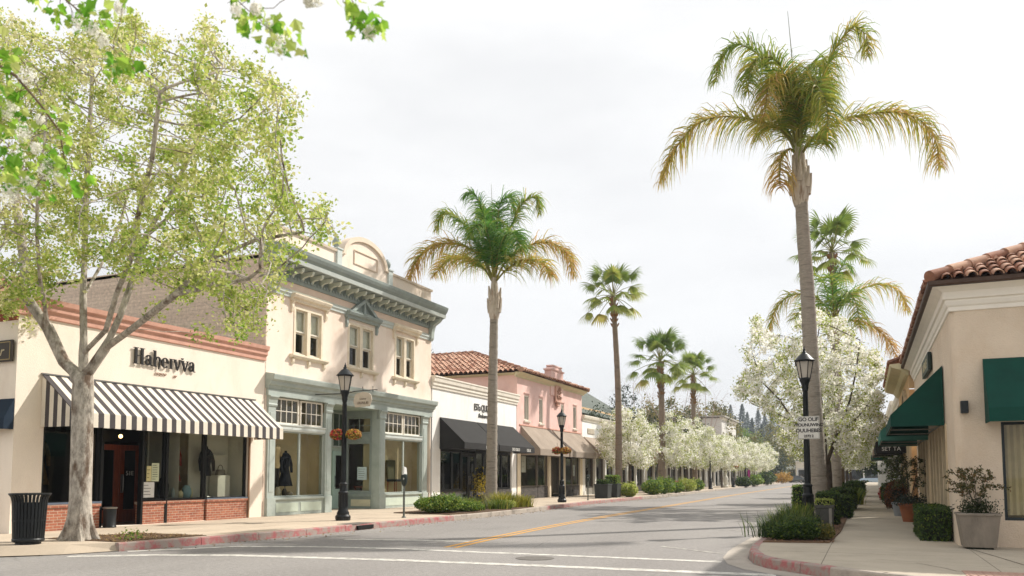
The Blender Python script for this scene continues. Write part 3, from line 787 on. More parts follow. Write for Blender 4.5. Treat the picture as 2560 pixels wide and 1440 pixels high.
# striped awning
aw0, aw1 = 12.2, 19.12; n = 46; w = (aw1 - aw0) / n; mb = MB(T); th = .012; P = 1.12; zt, ze, zv = 3.70, 2.82, 2.50
for k in range(n):
    sag = .006 * (k % 2)
    mb.profile([(.02, zt), (P, ze), (P + .008, zv - sag), (P - th, zv - sag), (P - th, ze - .012), (.02, zt - .015)], aw0 + k * w, aw0 + (k + 1) * w, 1 - k % 2)
for a in (aw0 + .001, aw1 - th):
    q = 8
    for k in range(q):
        o0_ = .02 + (P - .04) * k / q; o1_ = .02 + (P - .04) * (k + 1) / q; z0_ = zt - .02 - (zt - ze) * (o0_ / P); z1_ = zt - .02 - (zt - ze) * (o1_ / P)
        mb.prism([(a, o0_, z0_), (a, o1_, z1_), (a, o1_, zv), (a, o0_, zv)], (th, 0, 0), k % 2)
aw = mb.build('awning', [stripe_light, stripe_dark], t); aw['label'] = 'charcoal and cream striped canvas awning'
mb = MB(T); mb.box(aw0 - .02, aw1 + .02, .0, .05, zt, zt + .035); mb.box(aw0, aw1, P - .06, P - .03, zv + .02, zv + .05)
for k in range(5): a = aw0 + .02 + (aw1 - aw0 - .06) * k / 4; mb.box(a, a + .025, .03, P - .05, zv + .05, zv + .075)
mb.build('awning_frame', steel, aw)
mb = MB(T)
mb.box(18.9, 18.95, 0, .05, .15, 2.55)
mb.build('downpipe', M('brown_pipe', '#8a6a50', .6, .1), t)

# serif wall lettering drawn letter by letter
def ring(mb, cx, cz, rx, rz, a0, a1, tx, tz, X, n=18):
    for k in range(n):
        u0 = math.radians(a0 + (a1 - a0) * k / n); u1 = math.radians(a0 + (a1 - a0) * (k + 1) / n)
        def P_(u, q): return X(cx + (rx - q * tx) * math.cos(u), cz + (rz - q * tz) * math.sin(u))
        mb.prism([P_(u0, 0), P_(u1, 0), P_(u1, 1), P_(u0, 1)], (0, .035, 0))
def serif_word(T, a, z, s, sx):
    mb = MB(T); X = lambda x, y: (a + x * s * sx, .03, z + y * s)
    def bar(x, x0, x1, y0, y1): mb.prism([X(x + x0, y0), X(x + x1, y0), X(x + x1, y1), X(x + x0, y1)], (0, .035, 0))
    def para(x, p): mb.prism([X(x + q[0], q[1]) for q in p], (0, .035, 0))
    def H(x):
        bar(x, .12, .28, .03, .97); bar(x, .55, .71, .03, .97); bar(x, .28, .55, .50, .54)
        for p in ((.03, .37), (.46, .80)): bar(x, *p, 0, .035); bar(x, *p, .965, 1.0)
    def A(x):
        bar(x, .30, .44, .04, .47); ring(mb, x + .24, .46, .20, .20, 0, 165, .12, .05, X); ring(mb, x + .20, .2, .18, .2, 20, 340, .11, .045, X); bar(x, .44, .53, 0, .05)
    def h(x):
        bar(x, .06, .2, 0, 1.0); bar(x, 0, .06, .95, 1.0); ring(mb, x + .35, .4, .21, .25, 0, 170, .13, .06, X); para(x, [(.43, .42), (.56, .42), (.45, -.12), (.41, -.14)]); bar(x, 0, .28, -.01, .025)
    def e(x):
        ring(mb, x + .26, .32, .26, .33, -5, 320, .14, .045, X, 24); bar(x, .12, .50, .34, .38)
    def i(x): bar(x, .06, .2, 0, .64); bar(x, .0, .26, 0, .03); bar(x, .0, .06, .61, .64)
    def v(x, dot=False):
        para(x, [(.02, .64), (.2, .64), (.36, .02), (.3, -.06)]); para(x, [(.5, .64), (.56, .64), (.36, -.02), (.32, -.06)]); bar(x, -.03, .24, .62, .65); bar(x, .42, .62, .62, .65)
        if dot: para(x, [(.02, .80), (.20, .80), (.14, .70), (.08, .70)])
    x = 0
    for f, wd in ((H, .84), (A, .56), (h, .62), (e, .58), (i, .30), (v, .58), (lambda q: v(q, True), .60), (A, .55)): f(x); x += wd
    return mb
lt = serif_word(T, 14.6, 4.27, .42, 1.07).build('wall_lettering', ink, t); lt['label'] = 'black serif wall lettering'
mb = MB(T); put_text(mb, 'xoyoo', T, 15.5, 4.06, .02, .14, extrude=.006, shear=.5, sx=1.05); put_text(mb, 'w', T, 15.98, 4.04, .02, .16, extrude=.006, shear=.5); mb.build('script_lettering', M('brown_lettering', '#7a5136', .6, .1), t)
# navy side awning and blade sign on the side-street wall
Ts = facade_near(11.6)
awning(t, Ts, -22.4, -17.04, 3.1, 2.66, 2.42, .24, navy_cloth, label='dark navy awning on the side-street wall')
s = thing('sign_board', 'dark brown sign board with pale script beside the corner shop cornice', 'sign', (-18.08, 11.5, 3.92))
MB(Ts).box(-19.05, -17.1, .04, .09, 3.92, 4.40).build('board', M('dark_sign_board', '#3b3228', .5, .15, 5), s, bevel=.01)
mb = MB(Ts)
for q in ((-18.99, -17.16, 3.96, 3.975), (-18.99, -17.16, 4.345, 4.36), (-17.175, -17.16, 3.975, 4.345), (-18.99, -18.975, 3.975, 4.345)): mb.box(q[0], q[1], .09, .096, q[2], q[3])
mb.build('border', M('gold_line', '#a58f5c', .5), s)
mb = MB(Ts); put_text(mb, 'Sugar', Ts, -17.72, 4.06, .092, .3, extrude=.004, shear=.35); mb.build('script', M('pale_script', '#c9bd9c', .6), s)
MB(Ts).box(-18.4, -18.3, 0, .04, 4.1, 4.2).build('bracket', black_paint, s)

# display goods of the corner shop
def dress_form(name, label, cat, a, o, z, gm, h=1.0, skirt=False, T=T, head=False, legs=None):
    p = T(a, o, z); d = thing(name, label, cat, p)
    mb = MB(); mb.tube([(p[0], p[1], z), (p[0], p[1], z + h)], .018, 8); mb.lathe([(.16, 0), (.15, .02), (.03, .04)], p, 14); mb.build('stand', steel, d)
    mb = MB()
    prof = [(.30, 0), (.27, .1), (.2, .35), (.15, .55), (.14, .6)] if skirt else [(.17, 0), (.19, .08), (.15, .3)]
    b = prof[-1][1]; prof = prof + [(.165, b + .1), (.2, b + .3), (.205, b + .38), (.13, b + .46), (.055, b + .5), (.05, b + .56)]
    mb.lathe(prof, (p[0], p[1], z + h - .35 - (.55 if skirt else 0)), 16); 
    mb.v = [(p[0] + (x - p[0]) * .65, y, zz) for x, y, zz in mb.v]
    zz = z + h + .08 - (.0 if skirt else .0)
    mb.build('garment', gm, d, smooth=True)
    zs = z + h - .35 - (.55 if skirt else 0) + b + .34
    ar = MB(); ar.tube([(p[0], p[1] - .18, zs), (p[0] + .02, p[1] - .25, zs - .22), (p[0] + .05, p[1] - .25, zs - .5)], [.06, .055, .04], 8); ar.tube([(p[0], p[1] + .18, zs), (p[0] + .02, p[1] + .25, zs - .22), (p[0] + .05, p[1] + .25, zs - .5)], [.06, .055, .04], 8)
    ar.build('sleeve', gm, d, smooth=True)
    if head: hm = MB(); hm.sphere((p[0], p[1], zs + .34), .1, 8, sz=1.25); hm.build('head', M('mannequin_skin', '#c2a58c', .5, .05), d, smooth=True)
    if legs is not None:
        l = MB()
        for s_ in (-.08, .08): l.tube([(p[0], p[1] + s_, zs - .62), (p[0] + .02, p[1] + s_, zs - 1.0), (p[0], p[1] + s_ * 1.2, z + .04)], [.1, .075, .05], 8)
        l.build('trousers', legs, d, smooth=True)
    return d
red_cloth = M('dark_red_cloth', '#84261c', .9, .35, 12); navy = M('navy_wool', '#1a1d26', .9, .2, 10); beige_cloth = M('beige_cloth', '#a89472', .9, .15, 8)
dress_form('dress_form', 'dark red dress on a stand in the striped-awning shop window', 'dress form', 16.95, -1.0, .8, red_cloth, 1.35, True)
dress_form('dress_form', 'navy jacket on a stand behind the rightmost pane of the striped-awning shop', 'dress form', 17.68, -.45, .8, navy, .95)
dress_form('dress_form', 'dim patterned garment on a stand at the far left of the striped-awning shop window', 'dress form', 12.75, -.8, .8, M('rust_print_cloth', '#7e5a2c', .9, .5, 14), 1.3, True)
def bag(label, a, o, z, s, m):
    p = T(a, o, z); d = thing('handbag', label, 'handbag', p); mb = MB()
    mb.prism([(p[0] - .06, p[1] - s * .5, z), (p[0] - .06, p[1] + s * .5, z), (p[0] - .06, p[1] + s * .38, z + s * .5), (p[0] - .06, p[1] - s * .38, z + s * .5)], (.12, 0, 0)); mb.build('body', m, d, bevel=.02)
    mb = MB(); mb.tube([(p[0], p[1] + s * .3 * math.cos(u), z + s * .48 + s * .42 * math.sin(u)) for u in np.linspace(0, math.pi, 9)], .014, 6); mb.build('handle', m, d)
bag('grey handbag on the white plinth in the rightmost shop window', 18.3, -.5, 1.42, .34, M('grey_leather', '#6d675c', .6, .2))
p = thing('plinth', 'white display plinth in the rightmost pane of the striped-awning shop', 'plinth', T(18.3, -.5, .8)); MB(T).box(18.05, 18.55, -.68, -.35, .78, 1.42).build('block', M('white_plinth', '#c9c6ba', .8), p, bevel=.01)
p = thing('display_shelf', 'thin wall shelf in the rightmost pane of the striped-awning shop', 'shelf', T(18.2, -.7, 2.0)); MB(T).box(17.75, 18.7, -.75, -.6, 2.0, 2.03).build('board', M('white_plinth', '#c9c6ba', .8), p)
v = thing('vase', 'black round-backed vase standing in the middle shop window', 'vase', T(16.2, -.5, .8)); MB().lathe([(.07, 0), (.13, .1), (.15, .3), (.11, .5), (.05, .58)], T(16.2, -.5, .8), 14).build('body', M('black_ceramic', '#141414', .35), v, smooth=True)
for k, (a, r, hh, m_, lb) in enumerate(((16.45, .09, .3, '#b9c3c0', 'pale blue jar beside the black vase in the shop window'), (16.66, .08, .2, '#c3b691', 'cream pot in front of the red dress in the shop window'), (16.88, .14, .34, '#7c98a0', 'wide blue bowl under the red dress in the shop window'), (17.05, .05, .26, '#d0c7a0', 'slim ivory bottle at the right of the middle shop window'))):
    j = thing('pottery', lb, 'pottery', T(a, -.35, .8)); MB().lathe([(r * .7, 0), (r, hh * .3), (r * .9, hh * .7), (r * .5, hh)], T(a, -.35, .8), 12).build('body', M('glaze_%s' % m_[1:], m_, .35, .15, 8), j, smooth=True)
def notice(label, T, a0, a1, z0, z1, o, m, lines=5, name='notice'):
    c = T((a0 + a1) / 2, o, z0); d = thing(name, label, 'notice', c); MB(T).box(a0, a1, o, o + .004, z0, z1).build('sheet', m, d)
    mb = MB(T); R = random.Random(int(a0 * 100))
    for k in range(lines):
        zz = z1 - (z1 - z0) * (k + 1) / (lines + 1); mb.box(a0 + (a1 - a0) * .12, a0 + (a1 - a0) * R.uniform(.5, .88), o + .004, o + .006, zz - .006, zz + .006)
    mb.build('print', ink, d)
notice('white notice with printed lines low in the narrow window by the shop door', T, 15.14, 15.52, .84, 1.24, -.085, paper, 4)
notice('pale green notice taped above the white one by the shop door', T, 15.42, 15.66, 1.26, 1.74, -.085, M('pale_green_paper', '#c9cfae', .9), 7)
notice('yellow notice taped half behind the green one by the shop door', T, 15.26, 15.41, 1.26, 1.66, -.086, paper_y, 3)
b = thing('bin', 'small black bin with steel rim beside the wooden shop door', 'bin', T(14.1, .25, .15)); pb = T(13.98, .18, .15)
b.location = pb
MB().lathe([(.15, 0), (.155, .03), (.14, .05), (.15, .46), (.001, .46)], pb, 18).build('body', black_paint, b, smooth=True); MB().lathe([(.165, .46), (.17, .49), (.13, .50), (.13, .46)], pb, 18).build('rim', steel, b, smooth=True)

# ================================================================== 2  two-storey Victorian building
t = thing('victorian_building', 'two-storey cream building with grey-green bracketed cornice and sage green shopfront', 'building', (FX, 24.8, .15)); VB = t
W = [(20.87, 22.42, 5.38, 7.0), (23.88, 25.57, 5.36, 7.0), (27.05, 28.6, 5.36, 7.08)]
mb = MB(T); wall_mesh(mb, 19.6, 29.98, 4.2, 8.3, W, .2); mb.poly([(29.98, 0, .15), (29.98, -14, .15), (29.98, -14, 8.3), (29.98, 0, 8.3)]); mb.poly([(19.6, -14, .15), (29.98, -14, .15), (29.98, -14, 8.3), (19.6, -14, 8.3)])
mb.box(19.6, 19.68, -.4, 0, .15, 4.2); mb.box(29.92, 29.98, -.4, 0, .15, 4.2); mb.poly([(19.6, -.4, 4.2), (29.98, -.4, 4.2), (29.98, 0, 4.2), (19.6, 0, 4.2)])
mb.build('wall', pinkcream, t, recalc=False)
mb = MB(T); mb.box(19.56, 19.6, -15, 0, .15, 8.45); mb.build('side_wall', brick_side, t)['label'] = 'brown weathered boarded side wall'
mb = MB(T); mb.box(19.56, 29.98, -14, -.3, 8.3, 8.4); mb.build('roof', flat_roof, t)
MB(T).box(19.62, 29.96, .0, .02, 7.46, 7.72).build('frieze', M('salmon_frieze', '#e6cdb9', .85, .06, 2), t)
mb = MB(T); mb.profile([(0, 7.22), (.05, 7.22), (.06, 7.3), (.1, 7.34), (.1, 7.41), (.13, 7.45), (0, 7.47)], 19.6, 30.0); mb.build('string_course', [M('pale_sage_trim', '#c2c8c3', .7, .1, 3)], t)
cn = MB(T); cn.profile([(0, 8.12), (.58, 8.16), (.60, 8.28), (.64, 8.32), (.72, 8.42), (.77, 8.52), (.79, 8.62), (0, 8.74)], 19.3, 30.08)
co = cn.build('cornice', sage_dark, t, bevel=.01); co['label'] = 'grey-green projecting cornice'
MB(T).profile([(.585, 8.18), (.63, 8.18), (.66, 8.31), (.60, 8.31)], 19.28, 30.1).build('drip_mould', M('pale_sage_trim', '#c2c8c3'), co)
mb = MB(T); mb.profile([(.02, 7.72), (.07, 7.72), (.09, 7.80), (.09, 7.9), (.02, 7.93)], 19.62, 29.97)
for k in range(60): a = 19.7 + k * .171; mb.box(a, a + .09, .09, .12, 7.82, 7.9)
mb.build('dentil_band', sage_dark, co)
MB(T).box(19.62, 29.97, .0, .03, 7.93, 8.12).build('soffit_board', sage_dark, co)
for k in range(19):
    a = 20.15 + k * .51; b = MB(T)
    pr = [(.03, 7.86), (.09, 7.86), (.14, 7.95), (.22, 7.98), (.34, 8.0), (.44, 7.97), (.52, 8.02), (.55, 8.13), (.03, 8.13)]
    b.profile(pr, a - .05, a + .05); b.build('bracket', M('pale_sage_bracket', '#c9ccbc', .7, .1, 3), co)
for a in (19.75, 29.82):
    b = MB(T); b.profile([(.02, 7.2), (.1, 7.2), (.16, 7.3), (.18, 7.6), (.26, 7.85), (.5, 8.0), (.6, 8.13), (.02, 8.13)], a - .12, a + .12); b.build('end_bracket', sage, co, bevel=.01)
# parapet with segmental arch
arc = [(24.95 + 1.42 * math.cos(u), 9.42 + .86 * math.sin(u)) for u in np.linspace(math.pi, 0, 22)]
pts = [(19.9, 8.7), (19.9, 9.42), *arc, (29.95, 9.42), (29.95, 8.7)]
mb = MB(T); mb.prism([(a, -.28, z) for a, z in pts], (0, .26, 0)); pa = mb.build('parapet', pinkcream, t)
mb = MB(T)
ar2 = [(24.95 + 1.30 * math.cos(u), 9.42 + .74 * math.sin(u)) for u in np.linspace(math.pi, 0, 22)]
ar1 = [(24.95 + 1.46 * math.cos(u), 9.42 + .92 * math.sin(u)) for u in np.linspace(math.pi, 0, 22)]
for k in range(21): mb.prism([(ar1[k][0], -.3, ar1[k][1]), (ar1[k + 1][0], -.3, ar1[k + 1][1]), (ar2[k + 1][0], -.3, ar2[k + 1][1]), (ar2[k][0], -.3, ar2[k][1])], (0, .36, 0))
mb.profile([(-.30, 9.38), (.04, 9.38), (.06, 9.46), (-.30, 9.48)], 19.85, 23.5); mb.profile([(-.30, 9.38), (.04, 9.38), (.06, 9.46), (-.30, 9.48)], 26.4, 30.0)
mb.build('coping', M('pinkish_coping', '#e2d0bc', .8, .08, 3), pa)
mb = MB(T)
for q in ((24.2, 25.75, 9.22, 9.25), (24.2, 25.75, 9.72, 9.75), (24.2, 24.23, 9.25, 9.72), (25.72, 25.75, 9.25, 9.72)): mb.box(q[0], q[1], -.02, .015, q[2], q[3])
mb.build('panel_moulding', M('tan_moulding', '#d0bba6', .8), pa)
for a in (23.25, 26.62):
    mb = MB(T); mb.box(a - .14, a + .14, -.3, .06, 8.72, 9.5); mb.box(a - .17, a + .17, -.33, .09, 9.5, 9.55); pp = mb.build('parapet_pier', M('pale_sage_trim', '#c2c8c3'), pa)
    MB().lathe([(.06, 0), (.05, .05), (.12, .12), (.14, .22), (.12, .32), (.06, .38), (.03, .44)], T(a, -.12, 9.55), 14).build('finial', sage_dark, pp, smooth=True)
# windows
for k, (a0, a1, z0, z1) in enumerate(W):
    fr = MB(T); m_ = (a0 + a1) / 2
    fr.box(a0, a0 + .1, -.19, .02, z0, z1); fr.box(a1 - .1, a1, -.19, .02, z0, z1); fr.box(m_ - .09, m_ + .09, -.19, .02, z0, z1 - .1); fr.box(a0 + .1, a1 - .1, -.19, .02, z1 - .1, z1)
    fr.box(a0 + .1, m_ - .09, -.19, -.02, z0, z0 + .06); fr.box(m_ + .09, a1 - .1, -.19, -.02, z0, z0 + .06)
    wd = fr.build('window', trim_cream, t, bevel=.008); wd['label'] = ['left paired sash window under a flat hood', 'middle paired sash window under a pediment', 'right paired sash window under a flat hood'][k]
    for s0, s1 in ((a0 + .1, m_ - .09), (m_ + .09, a1 - .1)):
        zm = (z0 + z1) / 2 - .03
        sb = frame_mb(T, s0, s1, zm, z1 - .1, -.13, -.08, .05); sb.box(s0, s1, -.17, -.131, zm - .05, zm + .004); sb.box(s0, s0 + .05, -.17, -.131, z0 + .06, zm - .05); sb.box(s1 - .05, s1, -.17, -.131, z0 + .06, zm - .05); sb.box(s0 + .05, s1 - .05, -.17, -.131, z0 + .06, z0 + .12)
        sb.build('sash', M('sash_white', '#d9d2c2', .6, .05), wd)
        g = MB(T); g.poly([(s0, -.105, zm), (s1, -.105, zm), (s1, -.105, z1 - .1), (s0, -.105, z1 - .1)]); g.poly([(s0, -.15, z0 + .06), (s1, -.15, z0 + .06), (s1, -.15, zm), (s0, -.15, zm)]); g.build('pane', glass, wd, recalc=False)
        cu = MB(T); n = 14
        for q in range(n): x0 = s0 + (s1 - s0) * q / n; x1 = s0 + (s1 - s0) * (q + 1) / n; d0 = -.175 - .02 * (q % 2); d1 = -.175 - .02 * ((q + 1) % 2); cu.poly([(x0, d0, zm + .01), (x1, d1, zm + .01), (x1, d1, z1), (x0, d0, z1)])
        cu.build('curtain', M('net_curtain', '#dedacd', .9, .12, 10), wd, recalc=False)
    room(t, T, a0 - .1, a1 + .1, z0 - .2, z1 + .1, -1.6, -.21, [room_dark, room_dark])
    hd = MB(T); hz = z1 + .12
    if k != 1:
        hd.profile([(0, hz), (.1, hz), (.12, hz + .08), (.2, hz + .12), (.24, hz + .2), (.24, hz + .24), (0, hz + .27)], a0 - .22, a1 + .22)
        hm = trim_cream
    else:
        hd.profile([(0, hz), (.12, hz), (.14, hz + .08), (.22, hz + .12), (.26, hz + .2), (.26, hz + .24), (0, hz + .27)], a0 - .22, a1 + .22)
        zb = hz + .27; c_ = m_
        for q in (-1, 1):
            hd.prism([(c_ + q * .88, .0, zb), (c_ + q * .68, 0, zb), (c_, 0, zb + .44), (c_, 0, zb + .60)], (0, .2, 0))
        hd.prism([(c_ - .07, 0, zb), (c_ + .07, 0, zb), (c_ + .04, 0, zb + .46), (c_ - .04, 0, zb + .46)], (0, .17, 0))
        hd.prism([(c_ - .68, 0, zb), (c_ + .68, 0, zb), (c_, 0, zb + .44)], (0, .05, 0))
        hm = sage_dark
    hd.build('window_hood', hm, wd, bevel=.006)
    for a in (a0 - .12, a1 + .12):
        b = MB(T); b.profile([(0, hz - .34), (.05, hz - .34), (.09, hz - .2), (.08, hz - .1), (.14, hz), (0, hz)], a - .05, a + .05); b.build('hood_bracket', hm, wd)
    sl = MB(T); sl.profile([(0, z0 - .14), (.1, z0 - .12), (.16, z0 - .06), (.16, z0 - .01), (0, z0)], a0 - .18, a1 + .18)
    for a in (a0 - .05, m_, a1 + .05): sl.profile([(0, z0 - .34), (.04, z0 - .34), (.08, z0 - .26), (.09, z0 - .14), (0, z0 - .14)], a - .05, a + .05)
    sl.build('window_sill', trim_cream, wd, bevel=.006)
# shopfront
mb = MB(T); mb.profile([(-.2, 4.14), (.12, 4.14), (.14, 4.22), (.22, 4.26), (.24, 4.36), (.33, 4.42), (.36, 4.54), (.36, 4.58), (0, 4.64)], 19.58, 30.0)
mb.box(19.62, 29.96, -.2, .10, 3.92, 4.14); mb.build('shopfront_cornice', sage, t, bevel=.008)
for a0, a1 in ((19.69, 20.04), (22.6, 22.94), (25.96, 26.34), (29.2, 29.6)):
    p = MB(T); p.box(a0, a1, -.2, .06, .15, 3.58); p.box(a0 - .02, a1 + .02, -.2, .1, .15, .72); p.box(a0 + .07, a1 - .07, .06, .075, .9, 3.4)
    p.profile([(0, 3.58), (.08, 3.58), (.1, 3.64), (.08, 3.68), (.1, 3.8), (.16, 3.88), (.16, 3.92), (0, 3.92)], a0 - .03, a1 + .03); p.build('pilaster', sage, t, bevel=.006)
for (b0, b1, sp) in ((20.05, 22.59, 21.32), (26.35, 29.19, 27.82)):
    k = MB(T); k.box(b0, b1, -.12, .02, .15, .62); k.profile([(-.15, .62), (.05, .62), (.08, .66), (.08, .72), (-.15, .74)], b0, b1); k.build('bulkhead', sage, t, bevel=.006)
    k = MB(T); mid = (b0 + b1) / 2
    for q0, q1 in ((b0 + .12, mid - .06), (mid + .06, b1 - .12)): k.box(q0, q1, .02, .032, .25, .54)
    k.build('bulkhead_panel', sage_pale, t, bevel=.004)
    for q0, q1 in ((b0, sp), (sp, b1)):
        window(t, T, q0, q1, .74, 2.84, -.02, sage, glass, .04, .06, wb=.03)
        window(t, T, q0 + .04, q1 - .04, 3.06, 3.9, -.04, trim_white, glass_dk, .055, .06, 3, 1, .022, name='transom_window')
    k = MB(T); k.profile([(-.12, 2.84), (.03, 2.84), (.06, 2.9), (.06, 2.98), (.09, 3.02), (.09, 3.05), (-.12, 3.06)], b0, b1); k.build('transom_rail', M('pale_sage_trim', '#c2c8c3'), t)
room(t, T, 19.7, 22.8, .6, 3.9, -.85, -.13, [room_tan, room_tan]); room(t, T, 26.2, 29.85, .6, 3.9, -.85, -.13, [room_tan, room_tan])
# entrance recess
k = MB(T); k.poly([(22.94, -1.6, .15), (26.05, -1.6, .15), (26.05, -1.6, 4.0), (22.94, -1.6, 4.0)]); k.poly([(22.9, -1.6, .15), (22.9, -.2, .15), (22.9, -.2, 4.0), (22.9, -1.6, 4.0)]); k.poly([(22.9, -1.6, 3.93), (26.05, -1.6, 3.93), (26.05, -.2, 3.93), (22.9, -.2, 3.93)])
k.build('recess_wall', M('pale_recess_green', '#a9b6a8', .8, .1, 2), t, recalc=False)
d = frame_mb(T, 25.2, 25.95, .16, 2.36, -1.59, -1.53, .17, 0, 0, .1, .75).build('door', M('pale_green_door', '#9db3aa', .6, .08), t, bevel=.006)
MB(T).poly([(25.35, -1.56, .85), (25.8, -1.56, .85), (25.8, -1.56, 2.2), (25.35, -1.56, 2.2)]).build('door_glass', M('dark_door_glass', '#14130f', .08, .1, 3, spec=.6), d, recalc=False)
k = MB(T); k.tube([(25.3, -1.49, 1.0), (25.3, -1.47, 1.1), (25.3, -1.47, 1.3), (25.3, -1.49, 1.4)], .016, 8); k.build('door_handle', black_paint, d)
window(t, T, 25.15, 26.0, 2.5, 3.85, -1.53, sage, glass_dk, .06, .05, 1, 1, name='transom_window')
Tv = facade_near(26.0)        # the display window that closes the recess, looking to -Y
xa, xb = FX - 1.55, FX - .06
k = MB(Tv); k.box(xa, xb - .25, -.1, 0, .15, .6); k.box(xa, xb - .25, -.1, .06, .6, .72); k.build('bulkhead', sage_dark, t, bevel=.006); MB(Tv).box(xa, xb - .25, -.1, .03, 2.76, 3.0).build('transom_rail', sage_dark, t, bevel=.006); MB(Tv).box(xa, xb - .25, -.1, 0, 3.72, 3.93).build('header', sage_dark, t, bevel=.006)
MB(Tv).box(xa + .3, xb - .3, 0, .012, .24, .5).build('bulkhead_panel', M('cream_panel', '#d8cfb4', .7), t)
window(t, Tv, xa, xb - .25, .72, 2.76, 0, sage_dark, glass, .12, .08); window(t, Tv, xa, xb - .25, 3.0, 3.72, 0, sage_dark, glass, .1, .08, 1, 1, .02, name='transom_window')
MB(Tv).box(xb - .25, xb, -.1, .02, .15, 3.93).build('corner_post', sage, t, bevel=.006)
# goods
dress_form('mannequin', 'mannequin in a beige jacket and dark trousers in the sage green shopfront', 'mannequin', 20.62, -.42, .75, beige_cloth, 1.25, False, T, True, M('dark_trousers', '#2a2622', .9))
dress_form('coat_stand', 'long black coat on a stand beside the mannequin in the sage shopfront', 'coat stand', 21.05, -.36, .75, navy, 1.22, True)
for k, (a, r, hh, m_, lb) in enumerate(((20.62, .1, .3, '#a9a08c', 'clay jar at the feet of the mannequin in the sage shopfront'), (20.95, .09, .24, '#413a30', 'dark jar right of the clay jar in the sage shopfront'), (21.2, .12, .14, '#8f826a', 'low basket in the left sage shopfront window'), (26.6, .09, .5, '#8b8268', 'tall vase on the left of the right sage shopfront window'), (26.75, .12, .2, '#b8ad93', 'pale bowl in the right sage shopfront window'))):
    j = thing('pottery', lb, 'pottery', T(a, -.3, .75)); MB().lathe([(r * .7, 0), (r, hh * .3), (r * .9, hh * .7), (r * .5, hh)], T(a, -.3, .75), 12).build('body', M('glaze_%s' % m_[1:], m_, .5, .2, 8), j, smooth=True)
ch = thing('chair', 'dark upholstered chair displayed in the right sage shopfront window', 'chair', T(28.0, -.5, .75))
q = T(28.0, -.5, .75); mb = MB(); mb.box(q[0] - .25, q[0] + .25, q[1] - .3, q[1] + .3, q[2] + .42, q[2] + .52); mb.build('seat', navy, ch, bevel=.03)
mb = MB(); mb.prism([(q[0] - .25, q[1] - .28, q[2] + .5), (q[0] - .25, q[1] + .28, q[2] + .5), (q[0] - .28, q[1] + .33, q[2] + 1.3), (q[0] - .28, q[1] - .33, q[2] + 1.3)], (.08, 0, 0)); mb.build('backrest', M('olive_cloth', '#55523c', .9, .2, 6), ch, bevel=.03)
for sx in (-.2, .2):
    for sy in (-.25, .25): mb = MB(); mb.tube([(q[0] + sx, q[1] + sy, q[2]), (q[0] + sx, q[1] + sy, q[2] + .42)], .02, 8); mb.build('leg', wood_red, ch)
notice('pale blue notice on the glass of the recessed sage green display', Tv, -18.05, -17.62, 1.25, 1.75, -.04, M('pale_blue_paper', '#c3d3d6', .9), 5)
j = thing('display_table', 'small dark table of goods behind the recessed display glass', 'table', (-17.9, 26.4, .7)); mb = MB(); mb.box(-18.4, -17.45, 26.3, 26.8, .95, 1.0); mb.build('top', wood_red, j)
for sx in (-18.35, -17.5):
    for sy in (26.34, 26.76): mb = MB(); mb.box(sx - .02, sx + .02, sy - .02, sy + .02, .62, .95); mb.build('leg', wood_red, j)
# hanging blade sign on an iron arm
sg = thing('hanging_sign', 'pale shaped sign hanging from an iron arm above the sage shopfront', 'hanging sign', (-16.4, 23.0, 4.2))
p0, p1 = at(880, 985, 22.0), at(945, 980, 22.0)
SY = 21.9; A0 = at(886, 985, SY); A1 = at(928, 990, SY); zt_ = at(900, 982, SY)[2]; zb_ = at(900, 1018, SY)[2]
outl = [(A0[0] + .02, zt_ - .06), (A0[0] + .12, zt_ - .01), ((A0[0] + A1[0]) / 2, zt_ + .03), (A1[0] - .1, zt_ - .01), (A1[0] - .02, zt_ - .08), (A1[0] + .02, (zt_ + zb_) / 2), (A1[0] - .06, zb_ + .03), (A0[0] + .04, zb_), (A0[0] - .04, (zt_ + zb_) / 2 - .04)]
mb = MB(); mb.prism([(x, SY, z) for x, z in outl], (0, .04, 0)); mb.build('board', M('pale_sign_board', '#bcb2a2', .8, .12, 6), sg, bevel=.006)
mb = MB(); mx = (A0[0] + A1[0]) / 2
Tg = facade_near(SY); put_text(mb, 'LRUNUEI', Tg, mx, zb_ + .1, .003, .12, extrude=.003, spacing=.9); put_text(mb, 'Cuuinsy', Tg, mx, zb_ + .25, .003, .08, extrude=.003, shear=.3); mb.build('lettering', M('brown_ink', '#4a3d33', .7), sg)
mb = MB(); arm0 = (FX + .02, SY + .02, zt_ + .06)
mb.tube([(A0[0] - .35, SY + .02, zt_ - .0), (A0[0], SY + .02, zt_ + .06), (A1[0] + .1, SY + .02, zt_ + .08), (A1[0] + .22, SY + .02, zt_ + .07)], .014, 6); mb.tube([(FX + .02, SY + .02, zt_ + .02), (A0[0] - .35, SY + .02, zt_)], .016, 6)
mb.tube([(mx, SY + .02, zt_ + .07), (mx - .03, SY + .02, zt_ + .2)], .01, 5); mb.tube([(A1[0] + .05, SY + .02, zt_ + .0), (A1[0] + .05, SY + .02, zt_ + .2)], .008, 5); mb.build('iron_arm', black_paint, sg)
